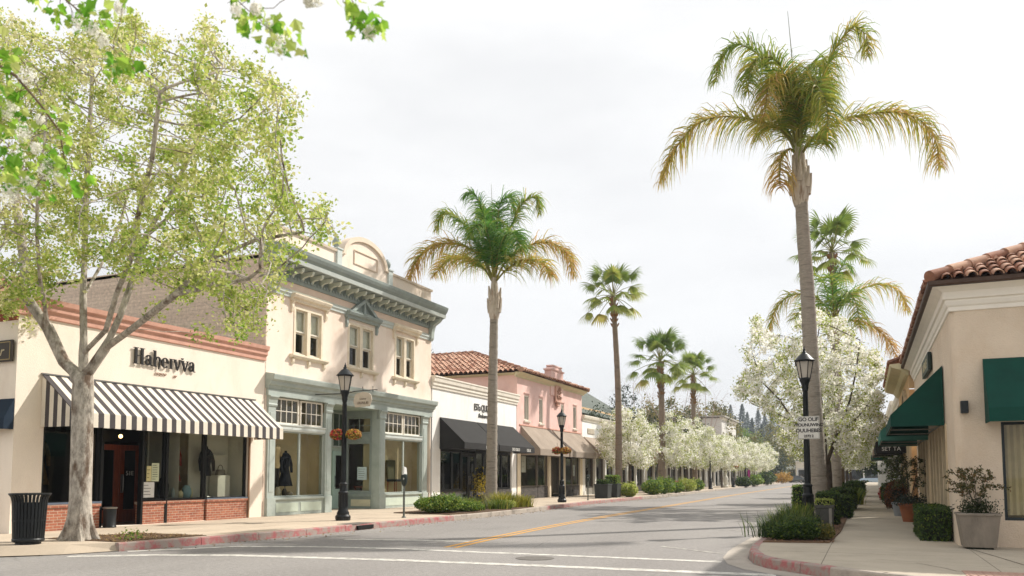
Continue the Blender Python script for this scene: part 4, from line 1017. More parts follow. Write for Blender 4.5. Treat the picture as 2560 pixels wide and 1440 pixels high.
# ================================================================== 3  white shop with black awnings
T = facade_left(FX)
t = thing('white_shop', 'white stucco shop with black awnings and dark shopfront between cream and pink buildings', 'shop building', (FX, 34.6, .15))
shell(t, T, 30.1, 39.22, .15, 5.2, 13, [(30.85, 38.6, .16, 3.1)], white_st, .3)
c = MB(T); c.profile([(-.3, 5.2), (.05, 5.2), (.06, 5.3), (.10, 5.34), (.10, 5.44), (.15, 5.5), (.17, 5.64), (.2, 5.68), (.2, 5.74), (-.3, 5.76)], 30.02, 39.3); c.build('cornice', trim_white, t, bevel=.006)
mb = MB(T); mb.box(30.0, 30.1, -.5, -.16, .15, 5.6); mb.build('downpipe_recess', M('tan_pipe', '#a98f76', .8), t)
for k, (a0, a1) in enumerate(((30.75, 34.3), (34.38, 38.75))):
    awning(t, T, a0, a1, 3.98, 2.86, 2.58, 1.25, black_cloth, label=['nearer black canvas awning', 'farther black canvas awning'][k])
mb = MB(T); put_text(mb, 'BOI PUESO', T, 33.35, 2.64, 1.256, .2, extrude=.003, spacing=.95); put_text(mb, 'DES GUILD', T, 36.3, 2.64, 1.256, .2, extrude=.003, spacing=.95); put_text(mb, 'DELLE', T, 37.95, 2.64, 1.256, .2, extrude=.003)
mb.build('awning_lettering', M('white_lettering', '#e4e2dc', .7), t)
mb = MB(T); put_text(mb, 'ESTa QUIZ', T, 34.95, 4.55, .02, .46, extrude=.012, spacing=.9, sx=.85); put_text(mb, 'Bodourw', T, 35.1, 4.22, .02, .3, extrude=.01, shear=.35, sx=.95); mb.build('wall_lettering', M('grey_lettering', '#4b4743', .6), t)
segs = [30.87, 32.1, 33.0, 34.5, 35.4, 36.5, 37.5, 38.58]
for i in range(7):
    a0, a1 = segs[i], segs[i + 1]
    if i == 2: continue
    b = MB(T); b.box(a0 + .02, a1 - .02, -.2, -.04, .15, .72); b.build('bulkhead', stone_dark, t)
    window(t, T, a0, a1, .74, 2.55, -.08, black_paint, glass_dk, .07, .07)
window(t, T, 33.0, 34.5, 2.42, 3.08, -.08, black_paint, glass_dk, .07, .07, 1, 0, .05, name='transom_window')
for a0, a1 in ((33.03, 33.74), (33.76, 34.47)):
    d = frame_mb(T, a0, a1, .17, 2.4, -.14, -.08, .1, 0, 0, .1, .25).build('door', black_paint, t)
    MB(T).poly([(a0 + .08, -.11, .38), (a1 - .08, -.11, .38), (a1 - .08, -.11, 2.32), (a0 + .08, -.11, 2.32)]).build('door_glass', glass_dk, d, recalc=False)
    h = MB(T); hx = a1 - .06 if a1 < 34 else a0 + .06; h.tube([(hx, -.04, 1.0), (hx, -.03, 1.1), (hx, -.03, 1.3), (hx, -.04, 1.4)], .015, 6); h.build('door_handle', steel, d)
MB(T).box(30.86, 38.59, -.2, -.06, 2.57, 3.09).build('shopfront_header', black_paint, t)
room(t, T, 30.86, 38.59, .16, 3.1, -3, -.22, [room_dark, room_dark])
pl = thing('potted_plant', 'yellow flowering plant in a pot by the white shop door', 'potted plant', T(34.0, .5, .15)); q = T(34.2, .35, .15); pl.location = q
MB().lathe([(.14, 0), (.2, .34), (.22, .36), (.19, .36), (.001, .32)], q, 14).build('pot', M('charcoal_pot', '#3a3835', .7), pl, smooth=True)
N = 500; P_ = rng.normal(size=(N, 3)) * (.22, .22, .3) + (q[0], q[1], q[2] + .85); leaf_mesh('foliage', P_, rand_dir(N, .3), rng.uniform(.06, .12, N), rng.random(N), leaf_mat('golden_leaf', [(0, '#6f6a1e'), (.5, '#a58d1e'), (1, '#d0b53c')]), parent=pl)

# ================================================================== 4  pink building with tiled hip roof
t = thing('pink_building', 'two-storey pink stucco building with clay tile hip roof and taupe awnings', 'building', (FX, 44.7, .15))
PW = [(40.3, 41.0, 4.45, 5.85), (42.5, 43.1, 4.42, 5.85), (46.1, 46.65, 4.4, 5.82), (48.35, 49.0, 4.42, 5.85)]
mb = MB(T); wall_mesh(mb, 39.3, 50.05, 3.2, 6.95, PW, .16)
mb.poly([(50.05, 0, .15), (50.05, -14, .15), (50.05, -14, 6.95), (50.05, 0, 6.95)]); mb.poly([(39.3, -14, .15), (50.05, -14, .15), (50.05, -14, 6.95), (39.3, -14, 6.95)])
mb.poly([(39.3, 0, .15), (39.3, -4.2, .15), (39.3, -4.2, 6.95), (39.3, 0, 6.95)])
mb.build('wall', pink_st, t, recalc=False)
MB(T).poly([(39.3, -4.2, .15), (39.3, -14, .15), (39.3, -14, 6.95), (39.3, -4.2, 6.95)]).build('side_wall', tan_st, t, recalc=False)['label'] = 'tan rear part of the side wall'
c = MB(T); prof = [(0, 6.72), (.05, 6.72), (.07, 6.8), (.2, 6.86), (.3, 6.92), (.34, 6.98), (0, 7.0)]
c.profile(prof, 39.0, 50.35); c2 = MB(facade_near(39.3)); c2.profile([(0, 6.84), (.12, 6.86), (.28, 6.95), (0, 7.0)], -31, FX); c.v += c2.v; b_ = len(c.v) - len(c2.v); c.f += [[i + b_ for i in f] for f in c2.f]; c.m += c2.m
c.build('eaves_cornice', M('olive_cream_trim', '#cfc3a0', .8, .08, 3), t)
ap = Vector((-22.4, 44.7, 9.05)); e1 = Vector((-16.65, 38.95, 6.98)); e2 = Vector((-16.65, 50.4, 6.98)); bk = Vector((-31.2, 44.7, 9.05)); e0 = Vector((-31.2, 38.95, 6.98)); e3 = Vector((-31.2, 50.4, 6.98))
mb = MB(); mb.poly([e0, e1, ap, bk]); mb.poly([e1, e2, ap]); mb.poly([e2, e3, bk, ap]); mb.poly([e0, bk, e3]); mb.build('roof_deck', tile_under, t, recalc=False)
def tri_inside(poly2, proj):
    P2 = np.array(poly2)
    return lambda v: bool(in_poly(np.array([proj(v)[0]]), np.array([proj(v)[1]]), P2)[0])
u1 = Vector((0, 5.75, 2.07)).normalized(); i1 = tri_inside([(e0.x, e0.y), (e1.x, e1.y), (ap.x, ap.y), (bk.x, bk.y)], lambda v: (v.x, v.y))
A_ = tile_field(e0 + Vector((0, 0, .03)), (1, 0, 0), u1, 14.6, 6.2, i1, .30, .42, .135, 5, .3)
u2 = Vector((-5.75, 0, 2.07)).normalized(); i2 = tri_inside([(e1.x, e1.y), (e2.x, e2.y), (ap.x, ap.y)], lambda v: (v.x, v.y))
B_ = tile_field(e1 + Vector((0, 0, .03)), (0, 1, 0), u2, 11.4, 6.2, i2, .30, .42, .135, 6, .3)
b_ = len(A_.v); A_.v += B_.v; A_.f += [[i + b_ for i in f] for f in B_.f]; A_.m += B_.m
for p_, q_ in ((e1, ap), (e2, ap), (ap, bk)):
    n = int((q_ - p_).length / .45)
    for k in range(n):
        a = p_.lerp(q_, k / n) + Vector((0, 0, .1)); b = p_.lerp(q_, (k + 1.1) / n) + Vector((0, 0, .07)); A_.tube([a, b], [.15, .12], 8, k % 2)
A_.build('tile_roof', [tile_pale, tile_a], t, smooth=True)
# ornamental gable on the street wall
pa = MB(T); pa.box(44.25, 46.35, -.35, .06, 6.95, 7.75); pa.prism([(44.25, -.35, 7.75), (46.35, -.35, 7.75), (46.0, -.35, 7.98), (44.6, -.35, 7.98)], (0, .41, 0)); pa.profile([(-.4, 7.72), (.1, 7.72), (.14, 7.8), (-.4, 7.82)], 44.15, 46.45); pa.box(44.5, 46.1, -.36, .1, 7.98, 8.06)
pa.box(44.25, 46.35, 0, .06, 6.2, 6.95); go = pa.build('gable', pink_st, t, bevel=.01); go['label'] = 'raised pink gable above the eaves'
pq = MB(T); pq.box(44.85, 45.75, .06, .16, 5.9, 6.9); pq.box(45.05, 45.55, .06, .2, 6.95, 7.15); pq.box(44.8, 45.8, .06, .24, 5.82, 5.9); pq.box(45.1, 45.5, .06, .16, 5.6, 5.82)
pq.build('plaque', M('rosy_stone_plaque', '#c9a08e', .9, .15, 8, .8, 30), t, bevel=.01)
pr = MB(T); R = random.Random(4)
for k in range(26): a, z = 45.3 + R.uniform(-.3, .3), 6.4 + R.uniform(-.38, .38); pr.sphere((a, .17, z), R.uniform(.04, .09), 4, 0)
pr.build('relief', M('brown_relief', '#a07c6a', .9, .3, 10), t)
for k, (a0, a1, z0, z1) in enumerate(PW):
    window(t, T, a0, a1, z0, z1, -.03, trim_white, glass_dk, .06, .08, 2 if k in (0, 2) else 1, 0, .03)
    MB(T).profile([(0, z0 - .12), (.08, z0 - .1), (.1, z0 - .02), (0, z0)], a0 - .08, a1 + .08).build('window_sill', trim_white, t)
    MB(T).profile([(0, z1 + .08), (.05, z1 + .08), (.06, z1 + .12), (0, z1 + .13)], a0 - .05, a1 + .05).build('window_head', pink_st, t)
    room(t, T, a0 - .1, a1 + .1, z0 - .1, z1 + .1, -1.2, -.17, [room_dark, room_dark])
for k, (a0, a1) in enumerate(((39.8, 44.35), (44.6, 49.75))): awning(t, T, a0, a1, 4.12, 2.86, 2.52, 1.15, taupe_cloth, label=['nearer taupe canvas awning', 'farther taupe canvas awning'][k])
MB(T).box(39.6, 49.9, 0, .05, 4.14, 4.2).build('awning_rail', terracotta, t)
for a0, a1 in ((39.3, 39.75), (43.9, 44.3), (46.4, 46.8), (49.5, 50.05)):
    MB(T).box(a0, a1, -.25, .03, .15, 3.2).build('pier', M('cream_pier', '#e3d3b8', .9, .06, 2), t)
for a0, a1, bm in ((39.75, 42.3, stone_dark), (42.35, 43.9, stone_dark), (46.8, 48.2, stone_dark), (48.25, 49.5, stone_dark)):
    MB(T).box(a0, a1, -.22, -.03, .15, .8).build('bulkhead', bm, t)
    window(t, T, a0, a1, .8, 2.75, -.06, M('brown_grey_frame', '#6b6154', .6), glass, .07, .07)
d = frame_mb(T, 44.4, 45.3, .17, 2.5, -.6, -.52, .1, 0, 0, .1, .2).build('door', black_paint, t); MB(T).poly([(44.48, -.56, .3), (45.22, -.56, .3), (45.22, -.56, 2.4), (44.48, -.56, 2.4)]).build('door_glass', M('dark_door_glass', '#14130f'), d, recalc=False)
window(t, T, 45.4, 46.4, .3, 2.6, -.3, M('brown_grey_frame', '#6b6154'), glass, .07, .07)
MB(T).box(39.75, 49.5, -.25, -.02, 2.78, 3.2).build('shopfront_header', M('olive_header', '#8c8468', .8), t)
room(t, T, 39.7, 49.6, .16, 3.2, -3, -.65, [M('olive_room', '#77745c', .9, .25, 1), room_dark])
notice('cream poster in the nearest window of the pink building', T, 40.2, 40.8, 1.6, 2.5, -.13, paper, 2)
notice('pale poster in the farther window of the pink building', T, 48.6, 48.95, 1.4, 2.1, -.13, paper, 3)

# ================================================================== further shops of the left row
WC = {'w': white_st, 'c': M('ivory_stucco', '#e3d9c6', .9, .07, 1), 'g': M('grey_white_stucco', '#d5d2cc', .9, .06, 1), 't': tan_st}
colm = M('white_column_paint', '#dddbd5', .8, .06, 3)
def shop(name, label, a0, a1, h, wc, T, piers, aw=None, two=None, header='#cfcabf', doors=(), dep=12, cor=True, glassm=None):
    t = thing(name, label, 'shop building', T((a0 + a1) / 2, 0, .15)); op = [(a0 + .4, a1 - .4, .16, 3.0)]
    win = []
    if two:
        n, w, z0, z1 = two
        for k in range(n): c = a0 + (a1 - a0) * (k + .5) / n; win.append((c - w / 2, c + w / 2, z0, z1))
    shell(t, T, a0, a1, .15, h, dep, op + win, wc, .4)
    if cor:
        c = MB(T); c.profile([(-.26, h - .02), (.06, h - .3), (.08, h - .2), (.16, h - .12), (.2, h + .02), (.2, h + .08), (-.26, h + .1)], a0 - .02, a1 + .02); c.build('cornice', trim_white, t)
    for k in range(piers + 1):
        a = a0 + .4 + (a1 - a0 - .8) * k / piers
        q = MB(T); q.box(a - .13, a + .13, -.14, .02, .15, 2.75); q.box(a - .17, a + .17, -.14, .05, .15, .4); q.box(a - .17, a + .17, -.14, .05, 2.6, 2.75); q.build('pier', colm, t)
    for k in range(piers):
        b0 = a0 + .53 + (a1 - a0 - .8) * k / piers; b1 = a0 + .27 + (a1 - a0 - .8) * (k + 1) / piers
        if k in doors:
            d = frame_mb(T, b0, b1, .17, 2.6, -.36, -.28, .12, 1, 0, .06, .3).build('door', black_paint, t); MB(T).poly([(b0 + .1, -.32, .4), (b1 - .1, -.32, .4), (b1 - .1, -.32, 2.5), (b0 + .1, -.32, 2.5)]).build('door_glass', glass_dk, d, recalc=False)
        else:
            MB(T).box(b0, b1, -.36, -.12, .15, .6).build('bulkhead', M('grey_bulkhead', '#8d887e', .8, .15, 3), t); window(t, T, b0, b1, .6, 2.7, -.18, M('brown_grey_frame', '#6b6154'), glassm or glass_dk, .08, .08)
    MB(T).box(a0 + .4, a1 - .4, -.36, .015, 2.76, 3.1).build('shopfront_header', M('header_' + header[1:], header, .8, .08, 3), t)
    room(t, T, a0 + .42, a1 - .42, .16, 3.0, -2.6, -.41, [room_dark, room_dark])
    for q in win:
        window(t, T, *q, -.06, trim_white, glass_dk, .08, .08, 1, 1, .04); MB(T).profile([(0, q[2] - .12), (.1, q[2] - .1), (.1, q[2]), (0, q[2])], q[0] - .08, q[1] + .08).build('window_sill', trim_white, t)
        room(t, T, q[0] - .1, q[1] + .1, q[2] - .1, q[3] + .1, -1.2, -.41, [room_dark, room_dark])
    if aw:
        for (b0, b1, cl, p, zt, ze, zv, lb) in aw: awning(t, T, b0, b1, zt, ze, zv, p, cl, label=lb)
    return t
w2 = shop('white_shop', 'low white shop with one taupe awning beside the pink building', 50.1, 58.0, 5.35, white_st, T, 3, [(50.35, 54.1, taupe_cloth, 1.2, 4.0, 2.95, 2.6, 'taupe canvas awning with dark side')])
MB(T).box(50.2, 57.8, -.2, .08, 5.3, 5.42).build('tile_coping', tile_pale, w2)
mb = MB(T); mb.box(51.2, 52.6, .0, .05, 4.25, 4.6); mb.build('wall_plaque', M('worn_sign', '#b3a896', .8, .3, 8), w2)
s = thing('fascia_sign', 'black and white sign board on the low white shop beside its awning', 'sign', T(55.6, .1, 3.0)); MB(T).box(54.3, 57.4, .02, .14, 2.9, 3.8).build('board', M('pale_fascia', '#c8c9c6', .7), s, bevel=.01)
MB(T).box(55.2, 57.1, .14, .17, 3.05, 3.6).build('panel', black_paint, s); mb = MB(T); put_text(mb, 'BIIN', T, 56.1, 3.17, .172, .42, extrude=.004); mb.build('lettering', paper, s)
shop('white_shop', 'white columned shop behind the tall fan palm on the left', 58.1, 66.5, 4.5, white_st, T, 3, [(62.5, 65.6, M('grey_white_canvas', '#b9bcbd', .9, .1, 2), .9, 3.7, 3.1, 2.8, 'pale grey canopy')], doors=(1,))
shop('ivory_shop', 'ivory shop with a rusty red awning behind the middle fan palm', 66.6, 75.5, 4.6, WC['c'], T, 3, [(67.6, 72.4, M('rust_canvas', '#8d4630', .9, .3, 3), 1.3, 3.9, 2.7, 2.5, 'rusty red canvas awning')], doors=(2,))
shop('pale_shop', 'pale grey shop with cream awnings behind the blossom trees', 75.6, 85.0, 4.8, WC['g'], T, 3, [(76.2, 79.6, M('blue_grey_canvas', '#a9b0bb', .9, .1, 2), 1.0, 3.8, 3.0, 2.7, 'blue-grey awning'), (80, 84.4, M('cream_canvas', '#cbbba2', .9, .1, 2), 1.1, 3.8, 3.0, 2.6, 'cream awning')], doors=(2,))
shop('ivory_shop', 'ivory shop with grey pillars beyond the cream awnings on the left', 85.1, 94.8, 4.9, WC['c'], T, 3, [(86, 94, taupe_cloth, 1.0, 3.8, 3.1, 2.8, 'long taupe awning')], doors=(3,))
shop('white_shop', 'low white shop just before the tall grey-white building', 94.9, 106.4, 4.8, white_st, T, 4, doors=(2,))
shop('grey_building', 'tall two-storey grey-white building with dark eaves far down the left side', 106.5, 119.0, 9.0, WC['g'], T, 4, None, (5, 1.3, 5.0, 7.2), doors=(3,), dep=12)
tg = [o for o in bpy.data.objects if o.name.startswith('grey_building')][0]
MB(T).box(106.2, 119.3, -12.2, .45, 9.1, 9.3).build('eaves', M('grey_eaves', '#a8a49b', .8, .1, 2), tg)
shop('white_shop', 'white shop beyond the grey-white building on the left', 119.1, 132, 5.2, white_st, T, 5, [(120, 126, black_cloth, 1.1, 3.8, 3.0, 2.7, 'black awning')], doors=(1,))
shop('tan_shop', 'farthest tan shop at the end of the left row', 132.1, 150, 5.4, tan_st, T, 6, doors=(2,))
# building with the green-grey shingle roof set back behind the row
gm = brick_mat('green_grey_shingle', '#5d665c', '#4a5249', '#3c423b', .5, .16, .012, 'yz', .6)
t = thing('shingle_roof_building', 'set-back building with a large dark green-grey shingle roof behind the white shop', 'building', (-30, 79, 0))
MB().box(-40, -24.6, 70, 90, 0, 8.0).build('wall', tan_st, t)
mb = MB(); mb.prism([(-23.6, 69, 7.2), (-41, 69, 7.2), (-32.3, 69, 12.6)], (0, 22, 0)); mb.build('roof', gm, t)
for k in range(4): window(t, facade_left(-24.6), 72 + k * 4.4, 73.6 + k * 4.4, 3.6, 5.6, .06, trim_white, glass_dk, .08, .08, 1, 1)
# hillside houses
def house(label, x, y, w, d, h, wm, rm, rot=0):
    t = thing('hillside_house', label, 'house', (x, y, HILL(x, y)), world=False); z = 0
    MB().box(-w / 2, w / 2, -d / 2, d / 2, -3, h).build('wall', wm, t)
    mb = MB(); e = .6; mb.prism([(-w / 2 - e, -d / 2 - e, h - .1), (w / 2 + e, -d / 2 - e, h - .1), (0, -d / 2 - e, h + w * .2)], (0, d + 2 * e, 0)); mb.build('roof', rm, t)
    for k in range(3): c = -w / 2 + w * (k + .5) / 3; MB().box(c - .7, c + .7, -d / 2 - .08, -d / 2 + .05, 1, 2.6).build('window', M('far_window', '#39404a', .3), t)
    t.rotation_euler = (0, 0, rot); return t
house('pale house with grey roof on the hill beyond the grey-white building', at(1855, 1075, 230)[0], 230, 16, 11, 8.2, white_st, M('pale_grey_roof', '#a7a9a6', .8, .15, 1), .3)
house('cream house half hidden by trees on the hill at the street end', at(1885, 1085, 262)[0], 262, 14, 10, 6, WC['c'], M('brown_grey_roof', '#8a8178', .8, .15, 1), .5)
t = thing('pavilion', 'white tented pavilion at the far end of the street', 'pavilion', at(2005, 1150, 205).tolist()); q = at(2005, 1195, 205)
t.location = (q[0], q[1], 0)
for sx in (-4, 4):
    for sy in (-3, 3): MB().tube([(q[0] + sx, q[1] + sy, 0), (q[0] + sx, q[1] + sy, 3.2)], .1, 8).build('post', colm, t)
mb = MB(); mb.lathe([(6.4, 3.0), (6.2, 3.4), (3.0, 4.6), (.2, 6.4)], (q[0], q[1], 0), sq=True); mb.build('canopy', M('tent_white', '#d6dbd8', .8, .05), t)

# ================================================================== right-hand row
RX = 1.5; TR = facade_right(RX); NY = 16.5; TN = facade_near(NY)
t = thing('beige_corner_building', 'beige stucco corner building with clay tile roof and dark green awnings', 'building', (4, 20, .15))
mb = MB(TR); wall_mesh(mb, NY + .12, 28.4, .15, 4.78, [(18.2, 22.6, .2, 2.45), (23.1, 27.4, .2, 2.45)], .25); mb.T = TN
wall_mesh(mb, RX + .12, 12, .15, 4.78, [(2.22, 5.4, .62, 2.36)], .18)
mb.poly([(12, 0, .15), (12, -12, .15), (12, -12, 4.78), (12, 0, 4.78)]); mb.T = None
n = 6      # rounded corner
for k in range(n):
    a0, a1 = math.pi / 2 * k / n, math.pi / 2 * (k + 1) / n; c = (RX + .12, NY + .12)
    f = lambda a: (c[0] - .12 * math.cos(a), c[1] - .12 * math.sin(a))
    mb.poly([(*f(a0), .15), (*f(a1), .15), (*f(a1), 4.78), (*f(a0), 4.78)])
mb.poly([(1.5, 28.4, .15), (12, 28.4, .15), (12, 28.4, 4.78), (1.5, 28.4, 4.78)])
mb.build('wall', beige_st, t, recalc=False)
# moulded cornice wrapped round the corner
prof = [(0, 4.40), (.03, 4.41), (.03, 4.48), (.06, 4.51), (.08, 4.57), (.08, 4.60), (.12, 4.62), (.12, 4.75), (.20, 4.80), (.29, 4.83), (0, 4.86)]
def wrap(prof, far):
    mb = MB(); k = len(prof); V = []
    for o, z in prof: V.append([(RX - o, far, z), (RX - o, NY - o, z), (12, NY - o, z)])
    vs = [p for r in V for p in r]; fs = []
    for i in range(k):
        j = (i + 1) % k
        for s in (0, 1): fs.append((i * 3 + s, i * 3 + s + 1, j * 3 + s + 1, j * 3 + s))
    mb.add(vs, fs); return mb
wrap(prof, 28.4).build('cornice', M('pale_cornice', '#ece5da', .85, .05, 2, .3, 50), t, recalc=True)
wrap([(.28, 4.835), (.35, 4.835), (.37, 4.86), (.37, 4.925), (.345, 4.925), (.345, 4.87), (.28, 4.87)], 28.4).build('gutter', brown_fascia, t)
ex, ey, ez = RX - .36, NY - .36, 4.91
u = Vector((0, .92, .41)).normalized()
ridge = Vector((ex + 5.2, ey + 5.2, ez + 2.32))
ins = lambda v: (v.x - ex) >= (v.y - ey) * 1.0 - .02
R1 = tile_field((ex, ey, ez + .02), (1, 0, 0), u, 6.5, 3.4, ins, .20, .34, .092, 11, .45)
u2 = Vector((.92, 0, .41)).normalized(); ins2 = lambda v: (v.y - ey) >= (v.x - ex) - .02
R2 = tile_field((ex, ey, ez + .02), (0, 1, 0), u2, 12.2, 2.2, ins2, .20, .34, .092, 12, .45)
b_ = len(R1.v); R1.v += R2.v; R1.f += [[i + b_ for i in f] for f in R2.f]; R1.m += R2.m
nh = 15
for k in range(nh):
    a = Vector((ex + .02, ey + .02, ez + .10)).lerp(ridge + Vector((0, 0, .12)), k / nh); b = Vector((ex + .02, ey + .02, ez + .10)).lerp(ridge + Vector((0, 0, .12)), (k + 1.12) / nh)
    R1.tube([a, b], [.115, .092], 12, 1 if k % 3 else 0)
R1.build('tile_roof', [tile_a, tile_pale], t, smooth=True)
mb = MB(); mb.poly([(ex, ey, ez), (14, ey, ez), (14, ey + 5.2, ez + 2.32), ridge]); mb.poly([(ex, ey, ez), ridge, (ex + 5.2, 28.4, ez + 2.32), (ex, 28.4, ez)]); mb.poly([ridge, (14, ey + 5.2, ez + 2.32), (14, 28.4, ez + 2.32), (ex + 5.2, 28.4, ez + 2.32)]); mb.build('roof_deck', tile_under, t, recalc=False)
# window and awning on the near wall
window(t, TN, 2.2, 5.42, .6, 2.38, -.02, M('dark_teal_frame', '#20292c', .4), glass, .07, .08, 1, 0, .05)
room(t, TN, 2.0, 5.6, .3, 2.8, -2.6, -.2, [room_tan, room_dark])
cu = MB(TN)
for k in range(24): cu.poly([(2.25 + k * .05, -.32 - .03 * (k % 2), .7), (2.30 + k * .05, -.32 - .03 * ((k + 1) % 2), .7), (2.30 + k * .05, -.32 - .03 * ((k + 1) % 2), 2.36), (2.25 + k * .05, -.32 - .03 * (k % 2), 2.36)])
cu.build('curtain', M('oat_curtain', '#cdbb98', .9, .08, 5), t, recalc=False)
awning(t, TN, 1.98, 5.6, 3.50, 2.58, 2.34, .55, green_cloth, label='dark green awning over the window of the near wall')
aw = awning(t, TR, 18.3, 22.7, 3.64, 2.66, 2.42, 1.0, green_cloth, label='dark green awning on the street wall')
awning(t, TR, 23.0, 27.6, 3.50, 2.58, 2.32, 1.12, M('pale_green_canvas', '#3d6d60', .9, .1, 2), label='faded green awning on the street wall')
l = MB(TN); l.box(1.60, 1.72, 0, .12, 2.53, 2.75); l.build('wall_lamp', M('black_lamp', '#1d2224', .5), t, bevel=.006)
sg = thing('wall_sign', 'small dark wall sign with pale letters above the green street awning', 'sign', (1.42, 21.9, 4.1)); MB(TR).box(20.9, 23.0, .02, .1, 3.88, 4.30).build('board', M('dark_green_board', '#26342f', .5), sg, bevel=.01)
mb = MB(TR); put_text(mb, 'AVENUE', TR, 21.95, 3.98, .102, .3, extrude=.003, flip=True, sx=1.2); mb.build('lettering', M('pale_script', '#c9bd9c'), sg)
for k in range(6):
    a = 18.2 + k * .88; q = MB(TR); q.box(a - .07, a + .07, -.2, .02, .2, 2.45); q.build('window_mullion', M('cream_mullion', '#cdb999', .8), t)
    if k < 5: window(t, TR, a + .07, a + .81, .2, 2.44, -.1, black_paint, glass_dk, .05, .06)
for k in range(5): a = 23.1 + k * 1.075; MB(TR).box(a - .07, a + .07, -.2, .02, .2, 2.45).build('window_mullion', M('cream_mullion', '#cdb999'), t)
for k in range(4): a = 23.1 + k * 1.075; window(t, TR, a + .07, a + 1.0, .2, 2.44, -.1, black_paint, glass_dk, .05, .06)
room(t, TR, 18.2, 27.4, .2, 2.5, -2.5, -.3, [room_tan, room_dark])
# second building
t = thing('tile_eaved_building', 'tan two-storey building with a tiled eave and arched relief beyond the corner building', 'building', (5, 34, .15))
T2 = facade_right(1.35); mb = MB(T2); wall_mesh(mb, 28.5, 37, .15, 5.0, [(29.2, 32.5, .2, 2.5), (33, 36.4, .2, 2.5)], .25); mb.poly([(28.5, 0, 4.2), (28.5, -10, 4.2), (28.5, -10, 5.0), (28.5, 0, 5.0)]); mb.poly([(37, 0, .15), (37, -10, .15), (37, -10, 5), (37, 0, 5)]); mb.build('wall', tan_st, t, recalc=False)
mb = MB(T2); mb.profile([(0, 4.62), (.1, 4.66), (.2, 4.8), (.5, 4.9), (.55, 5.0), (0, 5.05)], 28.45, 37); mb.build('eaves_cornice', M('olive_cream_trim', '#cfc3a0'), t)
rf = tile_field((.82, 28.45, 5.05), (0, 1, 0), (.9, 0, .4), 8.6, 2.4, None, .24, .38, .105, 21); rf.build('tile_roof', [tile_a, tile_pale], t, smooth=True)
mb = MB(T2)
for k in range(14):
    a0, a1 = math.pi * k / 14, math.pi * (k + 1) / 14; f = lambda a, r: (31 + r * math.cos(a), 0, 3.3 + 1.1 * r / 1.2 * math.sin(a)); mb.prism([f(a0, 1.2), f(a1, 1.2), f(a1, 1.0), f(a0, 1.0)], (0, .1, 0))
mb.build('arched_relief', M('stone_relief', '#bfae93', .9, .2, 6), t)
mb = MB(T2)
for k in range(16): mb.box(30.4 + (k % 4) * .3, 30.6 + (k % 4) * .3, 0, .06, 3.3 + (k // 4) * .2, 3.42 + (k // 4) * .2)
mb.build('stone_ornament', M('stone_relief', '#bfae93'), t)
for k in range(7): a = 29.2 + k * 1.2; MB(T2).box(a - .1, a + .1, -.2, .03, .15, 2.5).build('pier', M('cream_mullion', '#cdb999'), t)
for k in range(6): a = 29.2 + k * 1.2; window(t, T2, a + .1, a + 1.1, .3, 2.45, -.12, M('brown_grey_frame', '#6b6154'), glass_dk, .06, .06)
room(t, T2, 29, 36.6, .2, 2.6, -2, -.26, [room_tan, room_dark])
awning(t, T2, 31.5, 34.6, 3.0, 2.62, 2.2, 1.0, black_cloth, label='black awning with small white letters'); mb = MB()
put_text(mb, 'SET TA', facade_near(31.5), .85, 2.3, .004, .2, extrude=.003); mb.build('awning_lettering', M('white_lettering', '#e4e2dc'), t)
TF = facade_right(1.5)
shop('tan_shop', 'tan shop beyond the tile-eaved building on the right', 37.1, 48, 4.9, tan_st, TF, 5, [(38, 44, black_cloth, 1.1, 3.5, 2.8, 2.5, 'black awning')], doors=(2,))
shop('cream_shop', 'cream shop midway along the right-hand pavement', 48.1, 62, 5.4, WC['c'], TF, 6, [(50, 58, taupe_cloth, 1.1, 3.6, 2.9, 2.6, 'taupe awning')], doors=(3,))
shop('ivory_shop', 'ivory shop toward the far end of the right-hand pavement', 62.1, 84, 5.0, WC['c'], TF, 7, [(64, 70, green_cloth, 1.1, 3.6, 2.9, 2.6, 'green awning')], doors=(3,))
shop('white_shop', 'white shop near the end of the right-hand row', 84.1, 120, 5.2, white_st, TF, 8, doors=(3,))
# ------------------------------------------------------------------ vegetation materials
def bark_mat(name, c1, c2, patch, ps=3.0, pamt=.8, stretch=(1, 1, .45), bump=.9, bs=14):
    b = NT(name); p = b.n('ShaderNodeBsdfPrincipled'); b.l(p, 0, b.out, 0); p.inputs['Roughness'].default_value = .92
    n1 = b.noise(8, 7, .75, stretch=stretch); r = b.ramp(n1, 'Fac', [(.32, lin(c1)), (.62, lin(c2))])
    n2 = b.noise(ps, 5, .65, stretch=stretch); f = b.ramp(n2, 'Fac', [(.54, (0,) * 3), (.66, (pamt,) * 3)])
    mx = b.mix((f, 'Color'), (r, 'Color'), tuple(lin(patch))); b.l(mx, 2, p, 'Base Color')
    n3 = b.noise(bs, 6, .7, stretch=stretch); bp = b.n('ShaderNodeBump'); bp.inputs['Strength'].default_value = bump; bp.inputs['Distance'].default_value = .03
    b.l(n3, 'Fac', bp, 'Height'); b.l(bp, 0, p, 'Normal'); return b.m
bark_plane = bark_mat('plane_bark', '#665e54', '#c6bcae', '#573f2b', 3.6, .85)
bark_dark = bark_mat('dark_bark', '#3c332b', '#64584c', '#2a2420')
bark_grey = bark_mat('grey_bark', '#5a5047', '#8b8073', '#453b33')
bark_pink = bark_mat('bare_twigs', '#94796c', '#b39c8f', '#75645a')
palm_bark = bark_mat('palm_bark', '#7f756a', '#a59b8d', '#5b5148', 2.0, .7, (1, 1, 6), .8, 5)
fan_bark = bark_mat('fan_palm_bark', '#6e5f50', '#8d7d6b', '#51443a', 2, .6, (1, 1, 5), .8, 6)
